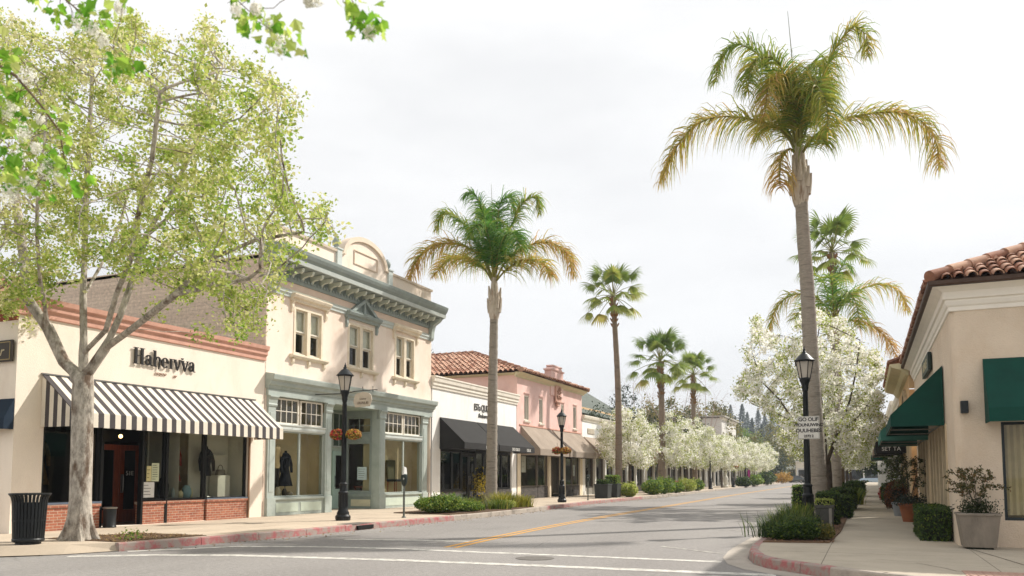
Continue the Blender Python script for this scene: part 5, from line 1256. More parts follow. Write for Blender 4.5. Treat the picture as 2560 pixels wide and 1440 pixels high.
sheath = bark_mat('palm_sheath', '#a89a8a', '#cdc2b2', '#7b5f45', 3, .8, (3, 3, .5), .8, 10)
boots = bark_mat('frond_stubs', '#6b4a2c', '#9b7446', '#4a321e', 8, .7, (1, 1, 1), 1, 20)
spring_leaf = leaf_mat('spring_leaf', [(0, '#6f9430'), (.25, '#97b048'), (.55, '#bcc468'), (.78, '#d6d392'), (1, '#ebe4c2')], .5)
petal = leaf_mat('white_petal', [(0, '#e6e4d0'), (.5, '#f3f1e6'), (1, '#faf8f2')], .5, .8)
pear_leaf = leaf_mat('pear_leaf', [(0, '#7c9030'), (.5, '#a9b455'), (1, '#c9c87c')], .5)
queen_leaf = leaf_mat('queen_palm_leaf', [(0, '#4a7424'), (.4, '#7d9434'), (.68, '#a9a444'), (.88, '#ceb058'), (1, '#c49c62')], .5)
queen_green = leaf_mat('queen_palm_green', [(0, '#4a7a30'), (.3, '#6a9238'), (.6, '#a0a544'), (.85, '#c8a852'), (1, '#bf9656')], .5)
fan_leaf = leaf_mat('fan_palm_leaf', [(0, '#4f6b2e'), (.5, '#7a8d40'), (.8, '#a0a552'), (1, '#b8a868')], .45)
hedge_leaf = leaf_mat('hedge_leaf', [(0, '#1f3313'), (.5, '#35501c'), (.85, '#566b25'), (1, '#77842f')], .3)
bright_shrub = leaf_mat('bright_shrub_leaf', [(0, '#3f5f20'), (.5, '#688832'), (1, '#a3ac4a')], .4)
strap_leaf = leaf_mat('strap_leaf', [(0, '#38531c'), (.5, '#5b7426'), (.8, '#87903a'), (1, '#b0a350')], .35)
dark_strap = leaf_mat('dark_strap_leaf', [(0, '#22361a'), (.5, '#3b5423'), (.85, '#5d6f2c'), (1, '#8a8a44')], .35)
oak_leaf = leaf_mat('oak_leaf', [(0, '#4a5426'), (.5, '#6f7038'), (.85, '#958646'), (1, '#ab9850')], .4)
dark_leaf = leaf_mat('dark_evergreen_leaf', [(0, '#1f2d1c'), (.6, '#35452a'), (1, '#4f5c34')], .25)
fir_leaf = leaf_mat('fir_needles', [(0, '#1c3027'), (.6, '#2d463a'), (1, '#42584a')], .15)
core_mat = M('shrub_core', '#20261a', .95, .3, 6)
flower_red = leaf_mat('red_flower', [(0, '#8e1f22'), (.5, '#b5332f'), (1, '#c9683f')], .3)
flower_gold = leaf_mat('gold_flower', [(0, '#7e5a17'), (.5, '#b98a2a'), (1, '#d8b866')], .3)

def cluster(pts, n, sig, flat=1.0):
    pts = np.asarray(pts); i = rng.integers(0, len(pts), n); d = rng.normal(size=(n, 3)) * sig; d[:, 2] *= flat; return pts[i] + d, i

# ================================================================== big street tree on the left
TY = 11.05
def trunk_limbs(L):
    out = []
    for par, pts in L: out.append((par, [at(x, y, TY + dy) for x, y, dy in pts]))
    return out
LIMBS = trunk_limbs([
    (-1, [(197, 1356, 0), (201, 1250, 0), (205, 1100, 0), (208, 950, 0)]),
    (0, [(208, 950, 0), (209, 850, .05), (208, 740, .1), (212, 620, .2), (216, 480, .3), (224, 330, .4), (230, 190, .5)]),
    (0, [(204, 960, 0), (160, 905, -.1), (120, 820, -.3), (70, 750, -.5), (10, 690, -.7), (-60, 630, -.8)]),
    (0, [(212, 940, 0), (262, 872, .15), (300, 790, .3), (335, 690, .5), (365, 590, .7), (430, 480, .9), (500, 340, 1.1), (545, 180, 1.2)]),
    (3, [(262, 872, .15), (330, 822, -.1), (390, 775, -.4), (440, 735, -.6), (540, 715, -.8), (650, 690, -.9)]),
    (1, [(209, 890, .0), (265, 825, -.3), (290, 740, -.6), (330, 640, -.9), (345, 540, -1.2), (380, 400, -1.5), (400, 230, -1.7)]),
    (3, [(365, 590, .7), (440, 530, 1.0), (520, 430, 1.4), (600, 330, 1.7), (690, 250, 1.9)]),
    (4, [(440, 735, -.6), (520, 650, -.2), (640, 600, .1), (760, 580, .3)]),
    (1, [(209, 740, .1), (260, 650, .7), (300, 560, 1.3), (330, 440, 1.8)]),
    (2, [(70, 750, -.5), (60, 650, .1), (40, 500, .5), (60, 330, .8)]),
    (2, [(120, 820, -.3), (100, 700, -1.2), (90, 560, -1.8), (100, 420, -2.2)])])
CROWN = [(-250, 300), (-100, 40), (20, 20), (120, 100), (330, 20), (380, 80), (470, 100), (540, 40), (570, 140), (630, 140), (720, 200), (770, 265), (700, 370), (735, 480), (815, 485), (835, 560), (868, 590), (800, 620), (750, 610), (770, 650), (705, 680), (725, 740), (650, 770), (655, 860), (600, 850), (545, 800), (540, 735), (440, 750), (380, 720), (300, 680), (230, 640), (150, 720), (100, 760), (60, 830), (20, 790), (-150, 720), (-280, 500)]
def crown_points(poly, n, Y, sy, box):
    out = []
    while len(out) < n:
        x = rng.uniform(box[0], box[1], 4 * n); y = rng.uniform(box[2], box[3], 4 * n); k = in_poly(x, y, poly)
        for a, b in zip(x[k], y[k]):
            if len(out) < n: out.append(at(a, b, Y + np.clip(rng.normal() * sy, -2.2 * sy, 2.2 * sy)))
    return np.array(out)
def grow(limbs, A, tip, rmax, step=.22, D=.2, di=2.6, dk=.36, e=2.2):
    nodes, par = limb_nodes(limbs, step); n0 = len(nodes)
    nodes, par = colonize(nodes, par, A, D, di, dk)
    r, ch = tree_radii(nodes, par, tip, e, rmax); return nodes, par, r, ch, n0
A = crown_points(CROWN, 2600, TY, 1.35, (-280, 870, 10, 870))
nodes, par, r, ch, n0 = grow(LIMBS, A, .007, .20, D=.16, dk=.25)
base = at(197, 1352, TY)
hgt = nodes[:, 2] - .15
r = np.where(hgt < 3.2, np.maximum(r, .183), r) * np.where((hgt < .9) & (np.arange(len(r)) < n0), 1 + .55 * np.clip(1 - hgt / .9, 0, 1) ** 2, 1)
t = thing('street_tree', 'large spreading street tree with mottled trunk and fresh yellow-green leaves at the left kerb', 'tree', tuple(base))
mb = MB(); tree_tubes(mb, nodes, par, r)
for a in np.linspace(.4, 2 * math.pi + .4, 7)[:-1]:
    mb.tube([(base[0] + .17 * math.cos(a), base[1] + .17 * math.sin(a), .75), (base[0] + .25 * math.cos(a), base[1] + .25 * math.sin(a), .36), (base[0] + .30 * math.cos(a + .1), base[1] + .30 * math.sin(a + .1), .2), (base[0] + .40 * math.cos(a + .1), base[1] + .40 * math.sin(a + .1), .12)], [.03, .07, .08, .04], 8)
mb.build('trunk', bark_plane, t, smooth=True, recalc=False)
tips = nodes[(r < .012) & (np.arange(len(r)) > 60)]
ends = nodes[(ch == 0)]
pts = np.concatenate([tips[rng.integers(0, len(tips), 700)], ends[rng.random(len(ends)) < .6]]); pts = np.concatenate([pts, pts[rng.integers(0, len(pts), 900)]])
N = 66000; P_, ii = cluster(pts, N, .105)
keep = P_[:, 2] > 3.2; P_ = P_[keep]; N = len(P_)
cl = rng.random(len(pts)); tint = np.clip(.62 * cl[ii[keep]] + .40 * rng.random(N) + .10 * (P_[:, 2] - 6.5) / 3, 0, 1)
leaf_mesh('crown', P_, rand_dir(N, .5), rng.uniform(.045, .095, N), tint, spring_leaf, .72, parent=t)
# soil pit round the trunk and a tiny weed
mb = MB(); mb.prism([(-15.0, 10.95, .15), (-13.0, 10.95, .15), (-12.7, 12.9, .15), (-14.6, 12.9, .15)], (0, 0, .012)); structure(mb.build('tree_pit', soil))
def grass_tuft(N, rad, h, w, lean, base=(0, 0, 0), arch=.5):
    """strap leaves: each blade is three quads that arch outwards"""
    V = []; T_ = []
    for k in range(N):
        a = rng.uniform(0, 2 * math.pi); rr = rad * math.sqrt(rng.random()) * .45; L = h * rng.uniform(.6, 1.1); le = lean * rng.uniform(.3, 1.2); tw = rng.uniform(-.6, .6)
        d = np.array([math.cos(a), math.sin(a), 0]); s = np.array([-math.sin(a + tw), math.cos(a + tw), 0]); p = np.array(base) + d * rr + np.array([rng.normal() * rad * .25, rng.normal() * rad * .25, 0]); ti = rng.random(); q = []
        for j in range(4):
            u = j / 3; q.append((p + d * le * L * u ** 1.8 + np.array([0, 0, L * (u - arch * le * u ** 3 * .6)]), w * (1 - u * .85) * .5))
        for j in range(3): V.append([q[j][0] - s * q[j][1], q[j][0] + s * q[j][1], q[j + 1][0] + s * q[j + 1][1], q[j + 1][0] - s * q[j + 1][1]]); T_.append(ti)
    return np.array(V), np.array(T_)
wd = thing('weed', 'small green weed growing in the soil beside the big tree trunk', 'plant', (-13.2, 11.5, .16)); N = 90; P_ = rng.normal(size=(N, 3)) * (.11, .13, .06) + (-13.2, 11.45, .26); leaf_mesh('leaves', P_, rand_dir(N, .4), rng.uniform(.04, .08, N), rng.random(N), bright_shrub, parent=wd)
# fallen leaf litter in the pit
N = 700; P_ = np.column_stack([rng.uniform(-14.9, -12.8, N), rng.uniform(10.95, 12.9, N), np.full(N, .168)]); tag(leaf_mesh('leaf_litter', P_, np.tile((0, 0, 1.), (N, 1)) + rng.normal(size=(N, 3)) * .3, rng.uniform(.03, .06, N), rng.random(N), leaf_mat('dry_leaf', [(0, '#5a4028'), (.6, '#84663c'), (1, '#a08a5c')], .1)), kind='stuff')

# ================================================================== blossom trees
def blossom_foliage(nodes, r, ch, nP, nL, sig, ps, ls, parent, green=0.0):
    """flower clumps strung along the twigs with young leaves between them"""
    tw = nodes[(r < .016)]; ends = nodes[ch == 0]; c = np.concatenate([tw[rng.integers(0, len(tw), int(nP / 55) + 1)], ends])
    c = c + rng.normal(size=c.shape) * sig * .5
    P1, i1 = cluster(c, nP, sig); o = rng.random(len(c)); t1 = np.clip(.5 + .5 * o[i1] * rng.random(nP), 0, 1)
    a = leaf_mesh('blossom', P1, rand_dir(nP, .4), rng.uniform(.7, 1.25, nP) * ps, t1, petal, .95, .25, parent=parent)
    P2, i2 = cluster(ends, nL, sig * 1.15); leaf_mesh('leaves', P2, rand_dir(nL, .3), rng.uniform(.7, 1.3, nL) * ls, rng.random(nL), pear_leaf, .55, parent=parent)

def pear_local(seed, h, cr, trunk_h, nA, nP, nL, ps, ls, sig, trunk_r=.1, lean=0):
    """blossom tree about the local origin; returns (nodes, par, r, ch)"""
    global rng
    rng = np.random.default_rng(seed)
    R = random.Random(seed); L = [(-1, [(0, 0, -.1), (lean * .3, 0, trunk_h * .5), (lean, 0, trunk_h)])]
    for k in range(6):
        a = k * 1.05 + R.uniform(-.3, .3); s = R.uniform(.55, .8) * cr
        L.append((0, [(lean, 0, trunk_h * R.uniform(.75, 1.0)), (lean + s * .4 * math.cos(a), s * .4 * math.sin(a), trunk_h + (h - trunk_h) * .25), (lean + s * .75 * math.cos(a), s * .75 * math.sin(a), trunk_h + (h - trunk_h) * R.uniform(.5, .62))]))
    L.append((0, [(lean, 0, trunk_h), (lean + R.uniform(-.3, .3), R.uniform(-.3, .3), h * .8)]))
    A = []
    while len(A) < nA:
        p = rng.uniform(-1, 1, 3); q = p.copy(); zz = (q[2] + 1) / 2; w = (math.sin(math.pi * min(1, .12 + zz * .9)) ** .6) * (1.05 - .35 * zz)
        bump_ = 1 + .16 * math.sin(3 * math.atan2(p[1], p[0]) + seed) + .1 * math.sin(5 * math.atan2(p[1], p[0]) + 4 * zz)
        if math.hypot(p[0], p[1]) < w * bump_: A.append((lean + p[0] * cr, p[1] * cr, trunk_h * .85 + zz * (h - trunk_h * .85)))
    return grow(L, np.array(A), .006, trunk_r, .25, .22, 3.0, .38)[:4]

PROTO = {}
def pear(seed, h, cr, th, loc, label, nP=9000, nL=2600, sc=1.0, rot=0, group='white blossom trees along the street', ps=.12, ls=.11, key=None):
    if key in PROTO: return copy_tree(PROTO[key], loc, rot, label, group, sc)
    n, p, r_, c = pear_local(seed, h, cr, th, 420, nP, nL, ps, ls, .16, .11)
    t = thing('blossom_tree', label, 'tree', (0, 0, 0), group, world=False); mb = MB(); tree_tubes(mb, n, p, r_); mb.build('trunk', bark_dark, t, smooth=True, recalc=False)
    blossom_foliage(n, r_, c, int(nP * .85), int(nL * 1.8), .13, ps, ls, t)
    t.location = loc; t.rotation_euler = (0, 0, rot); t.scale = (sc,) * 3
    if key: PROTO[key] = t
    return t
GL = 'white blossom trees of the left pavement'; GR = 'white blossom trees of the right pavement'
pear(11, 6.2, 2.3, 2.1, (-13.9, 50.3, .15), 'white blossom tree with an open crown beside the tall fan palm on the left', 9500, 2400, group=GL, key='a')
pear(12, 6.4, 2.6, 2.4, (-13.9, 61.5, .15), 'white blossom tree in front of the middle fan palm on the left', 10000, 3200, group=GL, key='b')
pear(13, 6.6, 2.7, 2.5, (-13.8, 69.5, .15), 'cream blossom tree hiding the thin fan palm trunk on the left', 10000, 3600, group=GL, key='c')
for key, y, x, s, rot, lb in (('b', 79.5, -14.0, .98, 2.1, 'white blossom tree just behind the third street lamp on the left'), ('a', 88, -14.2, 1.0, 3.3, 'white blossom tree below the grey-white building, nearest of its run'), ('c', 97.5, -14.3, .95, 1.2, 'white blossom tree below the grey-white building, middle of its run'), ('b', 107.5, -14.4, 1.0, 4.4, 'white blossom tree below the grey-white building, farthest of its run'), ('a', 119, -14.6, 1.05, .7, 'white blossom tree before the last one of the left row'), ('c', 132, -14.8, 1.05, 5.0, 'last white blossom tree at the far end of the left row')):
    pear(0, 0, 0, 0, (x, y, .15), lb, sc=s, rot=rot, group=GL, key=key)
# large blossom tree on the right, its crown shaped as the photo shows it
rng = np.random.default_rng(31); BY = 33.0
BL = [(par_, [at(x, y, BY + dy) for x, y, dy in pts]) for par_, pts in [
    (-1, [(2072, 1268, 0), (2070, 1190, 0), (2066, 1140, 0)]),
    (0, [(2066, 1140, 0), (2030, 1080, -.1), (1985, 1055, -.2), (1950, 1000, -.4), (1905, 955, -.5), (1880, 880, -.5)]),
    (1, [(1985, 1055, -.2), (1935, 1030, .3), (1880, 1010, .5), (1840, 965, .6)]),
    (0, [(2066, 1150, 0), (2062, 1060, .2), (2050, 970, .3), (2040, 880, .4), (2050, 800, .4)]),
    (0, [(2068, 1150, 0), (2095, 1080, -.4), (2125, 1000, -.7), (2140, 930, -.9), (2150, 850, -1)]),
    (4, [(2095, 1080, -.4), (2150, 1040, .2), (2190, 980, .6)]),
    (0, [(2066, 1140, 0), (2020, 1040, .8), (1990, 940, 1.3), (1985, 850, 1.5)])]]
BC = [(1838, 960), (1870, 915), (1852, 870), (1885, 840), (1880, 785), (1905, 800), (1925, 850), (1975, 830), (2010, 770), (2050, 775), (2075, 785), (2105, 800), (2150, 840), (2200, 870), (2215, 950), (2205, 1010), (2215, 1080), (2160, 1110), (2110, 1140), (2060, 1110), (2010, 1130), (1975, 1110), (1950, 1065), (1900, 1040), (1915, 1000), (1880, 1010), (1850, 990), (1825, 975)]
A = crown_points(BC, 900, BY, 1.5, (1820, 2220, 765, 1145))
n, p, r_, c, _ = grow(BL, A, .006, .15, .22, .2, 2.6, .32)
t = thing('blossom_tree', 'largest white blossom tree, wide crown behind the right lamp and tall palm', 'tree', tuple(n[0]), GR); mb = MB(); tree_tubes(mb, n, p, r_); mb.build('trunk', bark_dark, t, smooth=True, recalc=False)
blossom_foliage(n, r_, c, 18500, 11000, .10, .095, .10, t)
for key, y, x, s, rot, lb in (('c', 44, -1.5, .92, .5, 'white blossom tree directly behind the largest one on the right'), ('b', 56, -1.5, .92, 2.6, 'white blossom tree over the right pavement, third from the corner'), ('a', 70, -1.4, 1.0, 4.1, 'white blossom tree over the right pavement, fourth from the corner'), ('c', 86, -1.4, 1.0, 1.9, 'farthest white blossom tree over the right pavement')):
    pear(0, 0, 0, 0, (x, y, .15), lb, sc=s, rot=rot, group=GR, key=key)

# ================================================================== palms
def spline(P, n):
    P = np.asarray(P, float); d = np.concatenate([[0], np.cumsum(np.linalg.norm(np.diff(P, axis=0), axis=1))]); t = np.linspace(0, d[-1], n)
    k = len(P); m = np.gradient(P, d, axis=0) if k > 2 else np.repeat([(P[-1] - P[0]) / d[-1]], k, 0); out = []
    for u in t:
        i = min(k - 2, int(np.searchsorted(d, u, 'right') - 1)); h = d[i + 1] - d[i]; s = (u - d[i]) / h
        out.append((2 * s ** 3 - 3 * s ** 2 + 1) * P[i] + (s ** 3 - 2 * s ** 2 + s) * h * m[i] + (-2 * s ** 3 + 3 * s ** 2) * P[i + 1] + (s ** 3 - s ** 2) * h * m[i + 1])
    return np.array(out), d[-1]
def frond(P, leaf_len, V, T_, tint, rach, dens=15, w=.05, droop=.6, start=.16, tip=.35, tj=.16):
    """pinnate palm frond along the rachis P; leaflets spring from all sides and hang"""
    S, L = spline(P, 26); rach.append(S); n = int(L * dens)
    for k in range(n):
        u = start + (1 - start) * (k + rng.random()) / n; f = u * 25; i = min(24, int(f)); p = S[i] + (S[i + 1] - S[i]) * (f - i); d = S[i + 1] - S[i]; d = d / np.linalg.norm(d)
        side = np.cross(d, (0, 0, 1)); side = side / (np.linalg.norm(side) + 1e-6); up = np.cross(side, d)
        ll = leaf_len * (math.sin(math.pi * min(1, .18 + .82 * u) ) ** .55 * (1 - tip) + tip) * rng.uniform(.75, 1.15) * (1 if u < .93 else .7)
        for sg in (-1, 1):
            e = rng.normal() * .45; v = side * sg * math.cos(e) + up * math.sin(e) + d * rng.uniform(.45, .9); v = v / np.linalg.norm(v)
            wv = np.cross(v, rng.normal(size=3)); wv = wv / np.linalg.norm(wv); ti = np.clip(tint + rng.normal() * tj + .25 * (u - .5), 0, 1)
            q = []; pos = p.copy(); vv = v.copy(); seg = 4
            for j in range(seg + 1):
                q.append((pos.copy(), w * .5 * (1 - .9 * (j / seg) ** 1.5))); pos = pos + vv * ll / seg; vv = vv + np.array([0, 0, -droop * (.35 + .3 * j)]) ; vv = vv / np.linalg.norm(vv)
            for j in range(seg):
                V.append([q[j][0] - wv * q[j][1], q[j][0] + wv * q[j][1], q[j + 1][0] + wv * q[j + 1][1], q[j + 1][0] - wv * q[j + 1][1]]); T_.append(ti)
def queen_palm(label, trunk, Y, fronds, leaf_len, mat, r0, r1, sheath_px, dens=14, w=.05, group='queen palms of the street', spear=None, droop=.6):
    """trunk and fronds given as survey rays at the palm's own distance Y (plus a depth offset for each frond)"""
    tp = [at(x, y, Y) for x, y in trunk]; S, L = spline(tp, 60); t = thing('queen_palm', label, 'palm tree', tuple(S[0]), group); mb = MB()
    rad = np.linspace(r0, r1, 60) * (1 + .035 * np.sin(np.arange(60) * 2.4)); rad[:4] *= (1.35, 1.2, 1.1, 1.04); S[0][2] = .1
    mb.tube(S, list(rad), 14); mb.build('trunk', palm_bark, t, smooth=True)
    sp, _ = spline([at(x, y, Y) for x, y in sheath_px], 14); mb = MB(); k = r1 * 1.0
    mb.tube(sp, [k * 1.0, k * 1.25, k * 1.4, k * 1.45, k * 1.42, k * 1.35, k * 1.25, k * 1.1, k * 1.0, k * .9, k * .8, k * .7, k * .62, k * .55], 12)
    for j in range(9):
        a = j * 2.4; b = sp[2 + j % 4]; dv = np.array([math.cos(a), math.sin(a), 0]); mb.tube([b + dv * k * 1.2, b + dv * k * 1.5 + (0, 0, .3), b + dv * k * 1.75 + (0, 0, .62)], [.09, .07, .03], 6)
    mb.build('crownshaft', sheath, t, smooth=True)
    for pl, tint, dy, kk in fronds:
        V = []; T_ = []; rach = []; n = len(pl); P_ = [at(x, y, Y + dy * (i / (n - 1)) ** .8) for i, (x, y) in enumerate(pl)]
        frond(P_, leaf_len * kk, V, T_, tint, rach, dens, w, droop)
        mb = MB(); mb.tube(rach[0][::2], list(np.linspace(.045, .008, 13)), 6); fo = mb.build('frond', M('frond_stalk', '#7c7a3a', .6, .2, 5), t, smooth=True); quads('leaflets', np.array(V), T_, mat, fo)
    if spear: V = []; mb = MB(); s_ = [at(x, y, Y) for x, y in spear]; mb.tube(spline(s_, 8)[0], list(np.linspace(.03, .006, 8)), 5); mb.build('spear_leaf', M('spear_green', '#6d6a48', .6), t)
    return t
rng = np.random.default_rng(101)
PALM1 = [([(1992, 385), (1960, 330), (1900, 305), (1820, 290), (1750, 305), (1690, 370), (1650, 455)], .72, -.8, 1.0),
         ([(2003, 385), (2030, 345), (2085, 310), (2180, 283), (2270, 285), (2330, 330), (2352, 420)], .7, .6, 1.0),
         ([(1996, 380), (1975, 300), (1935, 200), (1890, 130), (1840, 110), (1800, 150), (1788, 205)], .38, -1.0, .9),
         ([(2000, 380), (2025, 290), (2060, 190), (2095, 110), (2140, 65), (2168, 90), (2170, 140)], .55, .8, .9),
         ([(1997, 380), (1985, 290), (1965, 200), (1935, 145), (1890, 150), (1868, 230)], .45, -2.2, .95),
         ([(1999, 380), (2005, 290), (2010, 210), (2030, 160), (2060, 165), (2085, 240)], .40, 2.2, .95),
         ([(1998, 380), (1990, 300), (1978, 230), (1960, 185), (1930, 200), (1912, 290)], .72, -2.2, .9),
         ([(1998, 380), (2004, 310), (2018, 250), (2035, 215), (2060, 240), (2070, 330)], .5, -2.0, .9),
         ([(1995, 380), (1972, 330), (1935, 290), (1905, 300), (1895, 350)], .6, 1.9, .9),
         ([(1999, 380), (1998, 310), (1994, 240), (1985, 190), (1968, 185), (1955, 230)], .35, -1.2, .85), ([(2000, 380), (2010, 300), (2020, 240), (2035, 200), (2052, 205), (2060, 250)], .5, -.9, .85),
         ([(1990, 385), (1975, 372), (1958, 385), (1950, 430), (1950, 470)], .86, -.6, .75),
         ([(2004, 385), (2030, 350), (2050, 340), (2062, 360)], .5, -1.4, .7)]
queen_palm('tallest queen palm with golden drooping fronds and a leaning trunk at the right corner', [(2050, 1285), (2043, 1150), (2034, 1000), (2025, 850), (2017, 700), (2009, 600), (2003, 500)], 25.2, PALM1, 1.35, queen_leaf, .25, .185, [(2002, 515), (2000, 470), (1998, 420), (1997, 370), (1996, 330)], 36, .036, spear=[(1996, 340), (1985, 200), (1974, 80), (1969, 28)], droop=1.15)
PALM2 = [([(1228, 700), (1210, 650), (1160, 615), (1100, 610), (1050, 640), (1018, 710)], .78, -.8, 1.0), ([(1240, 700), (1260, 660), (1310, 620), (1370, 605), (1415, 630), (1435, 690)], .78, .6, 1.0),
         ([(1232, 700), (1215, 650), (1180, 590), (1145, 545), (1110, 530), (1088, 575)], .4, -.6, .9), ([(1237, 700), (1255, 620), (1285, 550), (1310, 505), (1340, 490), (1350, 535)], .42, .6, .9),
         ([(1234, 700), (1225, 620), (1212, 550), (1195, 500), (1175, 480), (1160, 490)], .18, -1.4, .9), ([(1235, 700), (1240, 620), (1245, 550), (1255, 500), (1275, 490), (1290, 530)], .15, 1.6, 1.0),
         ([(1234, 700), (1228, 630), (1215, 575), (1195, 560), (1175, 590)], .2, -2.2, 1.0), ([(1236, 700), (1246, 630), (1262, 590), (1285, 585), (1300, 620)], .15, -2.0, 1.0), ([(1235, 700), (1234, 620), (1228, 555), (1215, 525), (1200, 540)], .3, 2.0, 1.0),
         ([(1230, 702), (1205, 665), (1165, 645), (1120, 650), (1085, 690)], .7, 1.8, .95), ([(1241, 702), (1270, 670), (1310, 650), (1350, 655), (1380, 690)], .7, -1.6, .95)]
queen_palm('green queen palm with arching golden-edged fronds in front of the white shop', [(1228, 1262), (1230, 1100), (1232, 950), (1234, 850), (1235, 795)], 30.0, PALM2, 1.25, queen_green, .25, .17, [(1235, 800), (1236, 765), (1236, 725), (1236, 700), (1236, 680)], 40, .040, spear=[(1234, 690), (1232, 560), (1228, 460)], droop=.85)
PALM3 = [([(2080, 800), (2060, 760), (2020, 735), (1975, 740), (1940, 770), (1925, 825)], .62, -.8, 1.0), ([(2088, 800), (2110, 755), (2160, 720), (2210, 712), (2250, 730), (2270, 780)], .72, .6, 1.0), ([(2084, 800), (2088, 740), (2095, 690), (2110, 660), (2130, 670)], .2, -.4, .9), ([(2083, 800), (2070, 740), (2050, 695), (2020, 680)], .35, .6, .9),
         ([(2085, 800), (2100, 750), (2120, 730), (2140, 760), (2150, 820)], .45, -2.2, 1.1), ([(2084, 800), (2082, 740), (2078, 700), (2068, 690)], .3, -2.4, 1.0), ([(2090, 802), (2130, 800), (2180, 815), (2220, 850), (2240, 890)], .95, -1.0, .9), ([(2082, 800), (2050, 770), (2010, 770), (1980, 800)], .5, 1.8, 1.0)]
queen_palm('queen palm half hidden behind the largest blossom tree on the right', [(2092, 1262), (2090, 1100), (2087, 950), (2085, 850)], 41.5, PALM3, 1.3, queen_green, .25, .17, [(2085, 860), (2085, 830), (2085, 800), (2085, 780)], 22, .045, droop=.9)

def fan_palm(label, base, lean_to, r0, nl, leaf_r, seed, tint0=.5, boot=.16, spread=1.0, skirt=True):
    """fan palm: trunk from base to lean_to, stiff fan leaves on long stalks"""
    global rng
    rng = np.random.default_rng(seed); t = thing('fan_palm', label, 'palm tree', tuple(base), 'fan palms of the street'); b = np.asarray(base, float); top = np.asarray(lean_to, float)
    S, L = spline([b, b * .5 + top * .5 + rng.normal(size=3) * (.08, .08, 0), top], 40); mb = MB(); rad = np.linspace(r0, r0 * .62, 40); rad[:3] *= (1.4, 1.2, 1.08); S[0][2] = .08
    mb.tube(S, list(rad * (1 + .04 * np.sin(np.arange(40) * 2.2))), 12); mb.build('trunk', fan_bark, t, smooth=True)
    mb = MB()
    for k in range(int(boot * L * 30)):
        u = 1 - boot * rng.random(); p = S[min(39, int(u * 39))]; a = rng.uniform(0, 6.28); d = np.array([math.cos(a), math.sin(a), 0]); rr = r0 * .62; mb.tube([p + d * rr * .8, p + d * (rr + .07) + (0, 0, .16), p + d * (rr + .12) + (0, 0, .26)], [.055, .05, .025], 4)
    if mb.v: mb.build('leaf_stubs', boots, t)
    V = []; T_ = []; st = MB()
    for k in range(nl):
        u = (k + .5) / nl; el = math.radians(88 - 128 * u ** 1.05 + rng.normal() * 6); az = k * 2.399 + rng.normal() * .2
        d = np.array([math.cos(el) * math.cos(az), math.cos(el) * math.sin(az), math.sin(el)]); pl = leaf_r * rng.uniform(1.05, 1.65) * (1 if u > .15 else .7)
        h0 = top + np.array([0, 0, .15 * (1 - u)]); mid = h0 + d * pl * .55 + np.array([0, 0, .05]); hub = h0 + d * pl + np.array([0, 0, -.10 * leaf_r * (1 - abs(math.sin(el)))])
        st.tube([h0, mid, hub], [.03, .022, .016], 4, caps=False)
        fd = hub - mid; fd /= np.linalg.norm(fd); sd = np.cross(fd, (0, 0, 1)); sd = sd / (np.linalg.norm(sd) + 1e-6); nv = np.cross(sd, fd); ns = 22; ti0 = np.clip(tint0 + .45 * (u - .35) + rng.normal() * .1, 0, 1)
        fold = rng.uniform(.3, .8)
        for j in range(ns):
            a = math.radians(-118 + 236 * (j + .5) / ns); R_ = leaf_r * .88 * (.84 + .16 * math.cos(a)) * rng.uniform(.9, 1.08)
            dv = fd * math.cos(a) + sd * math.sin(a) - nv * fold * abs(math.sin(a)); dv /= np.linalg.norm(dv); wv = np.cross(dv, nv); wv /= np.linalg.norm(wv) + 1e-9; q = []; pos = hub.copy(); vv = dv.copy(); w0 = leaf_r * .085
            for m_ in range(5):
                s = m_ / 4; q.append((pos.copy(), w0 * (.35 + 1.1 * s if s < .5 else .95 * (1 - s) * 1.9 + .04) * .6)); pos = pos + vv * R_ / 4; vv = vv + np.array([0, 0, -(.05 + .20 * (m_ >= 1) + .35 * (m_ >= 2)) * (.6 + .6 * u)]); vv /= np.linalg.norm(vv)
            ti = np.clip(ti0 + rng.normal() * .08, 0, 1)
            for m_ in range(4): V.append([q[m_][0] - wv * q[m_][1], q[m_][0] + wv * q[m_][1], q[m_ + 1][0] + wv * q[m_ + 1][1], q[m_ + 1][0] - wv * q[m_ + 1][1]]); T_.append(ti)
    st.build('leaf_stalks', M('frond_stalk', '#7c7a3a'), t); quads('fan_leaves', np.array(V), T_, fan_leaf, t); return t
FPY = 48.0
fan_palm('tall slim fan palm with a brown stubbled neck in the middle of the left row', at(1547, 1222, FPY) * (1, 1, 0) + (0, 0, .15), at(1533, 742, FPY), .24, 27, 1.15, 201)
fan_palm('stout fan palm in front of the blossom trees on the left', at(1652, 1222, 60) * (1, 1, 0) + (0, 0, .15), at(1650, 905, 60), .30, 32, 1.3, 202, .3, .3)
fan_palm('smaller fan palm right behind the stout one on the left', at(1738, 1216, 72) * (1, 1, 0) + (0, 0, .15), at(1733, 938, 72), .27, 27, 1.15, 203, .45, .25)
fan_palm('fan palm rising above the queen palm behind the tallest trunk on the right', at(2100, 1245, 46) * (1, 1, 0) + (0, 0, .15), at(2080, 632, 46), .26, 27, 1.1, 204, .45, .1)

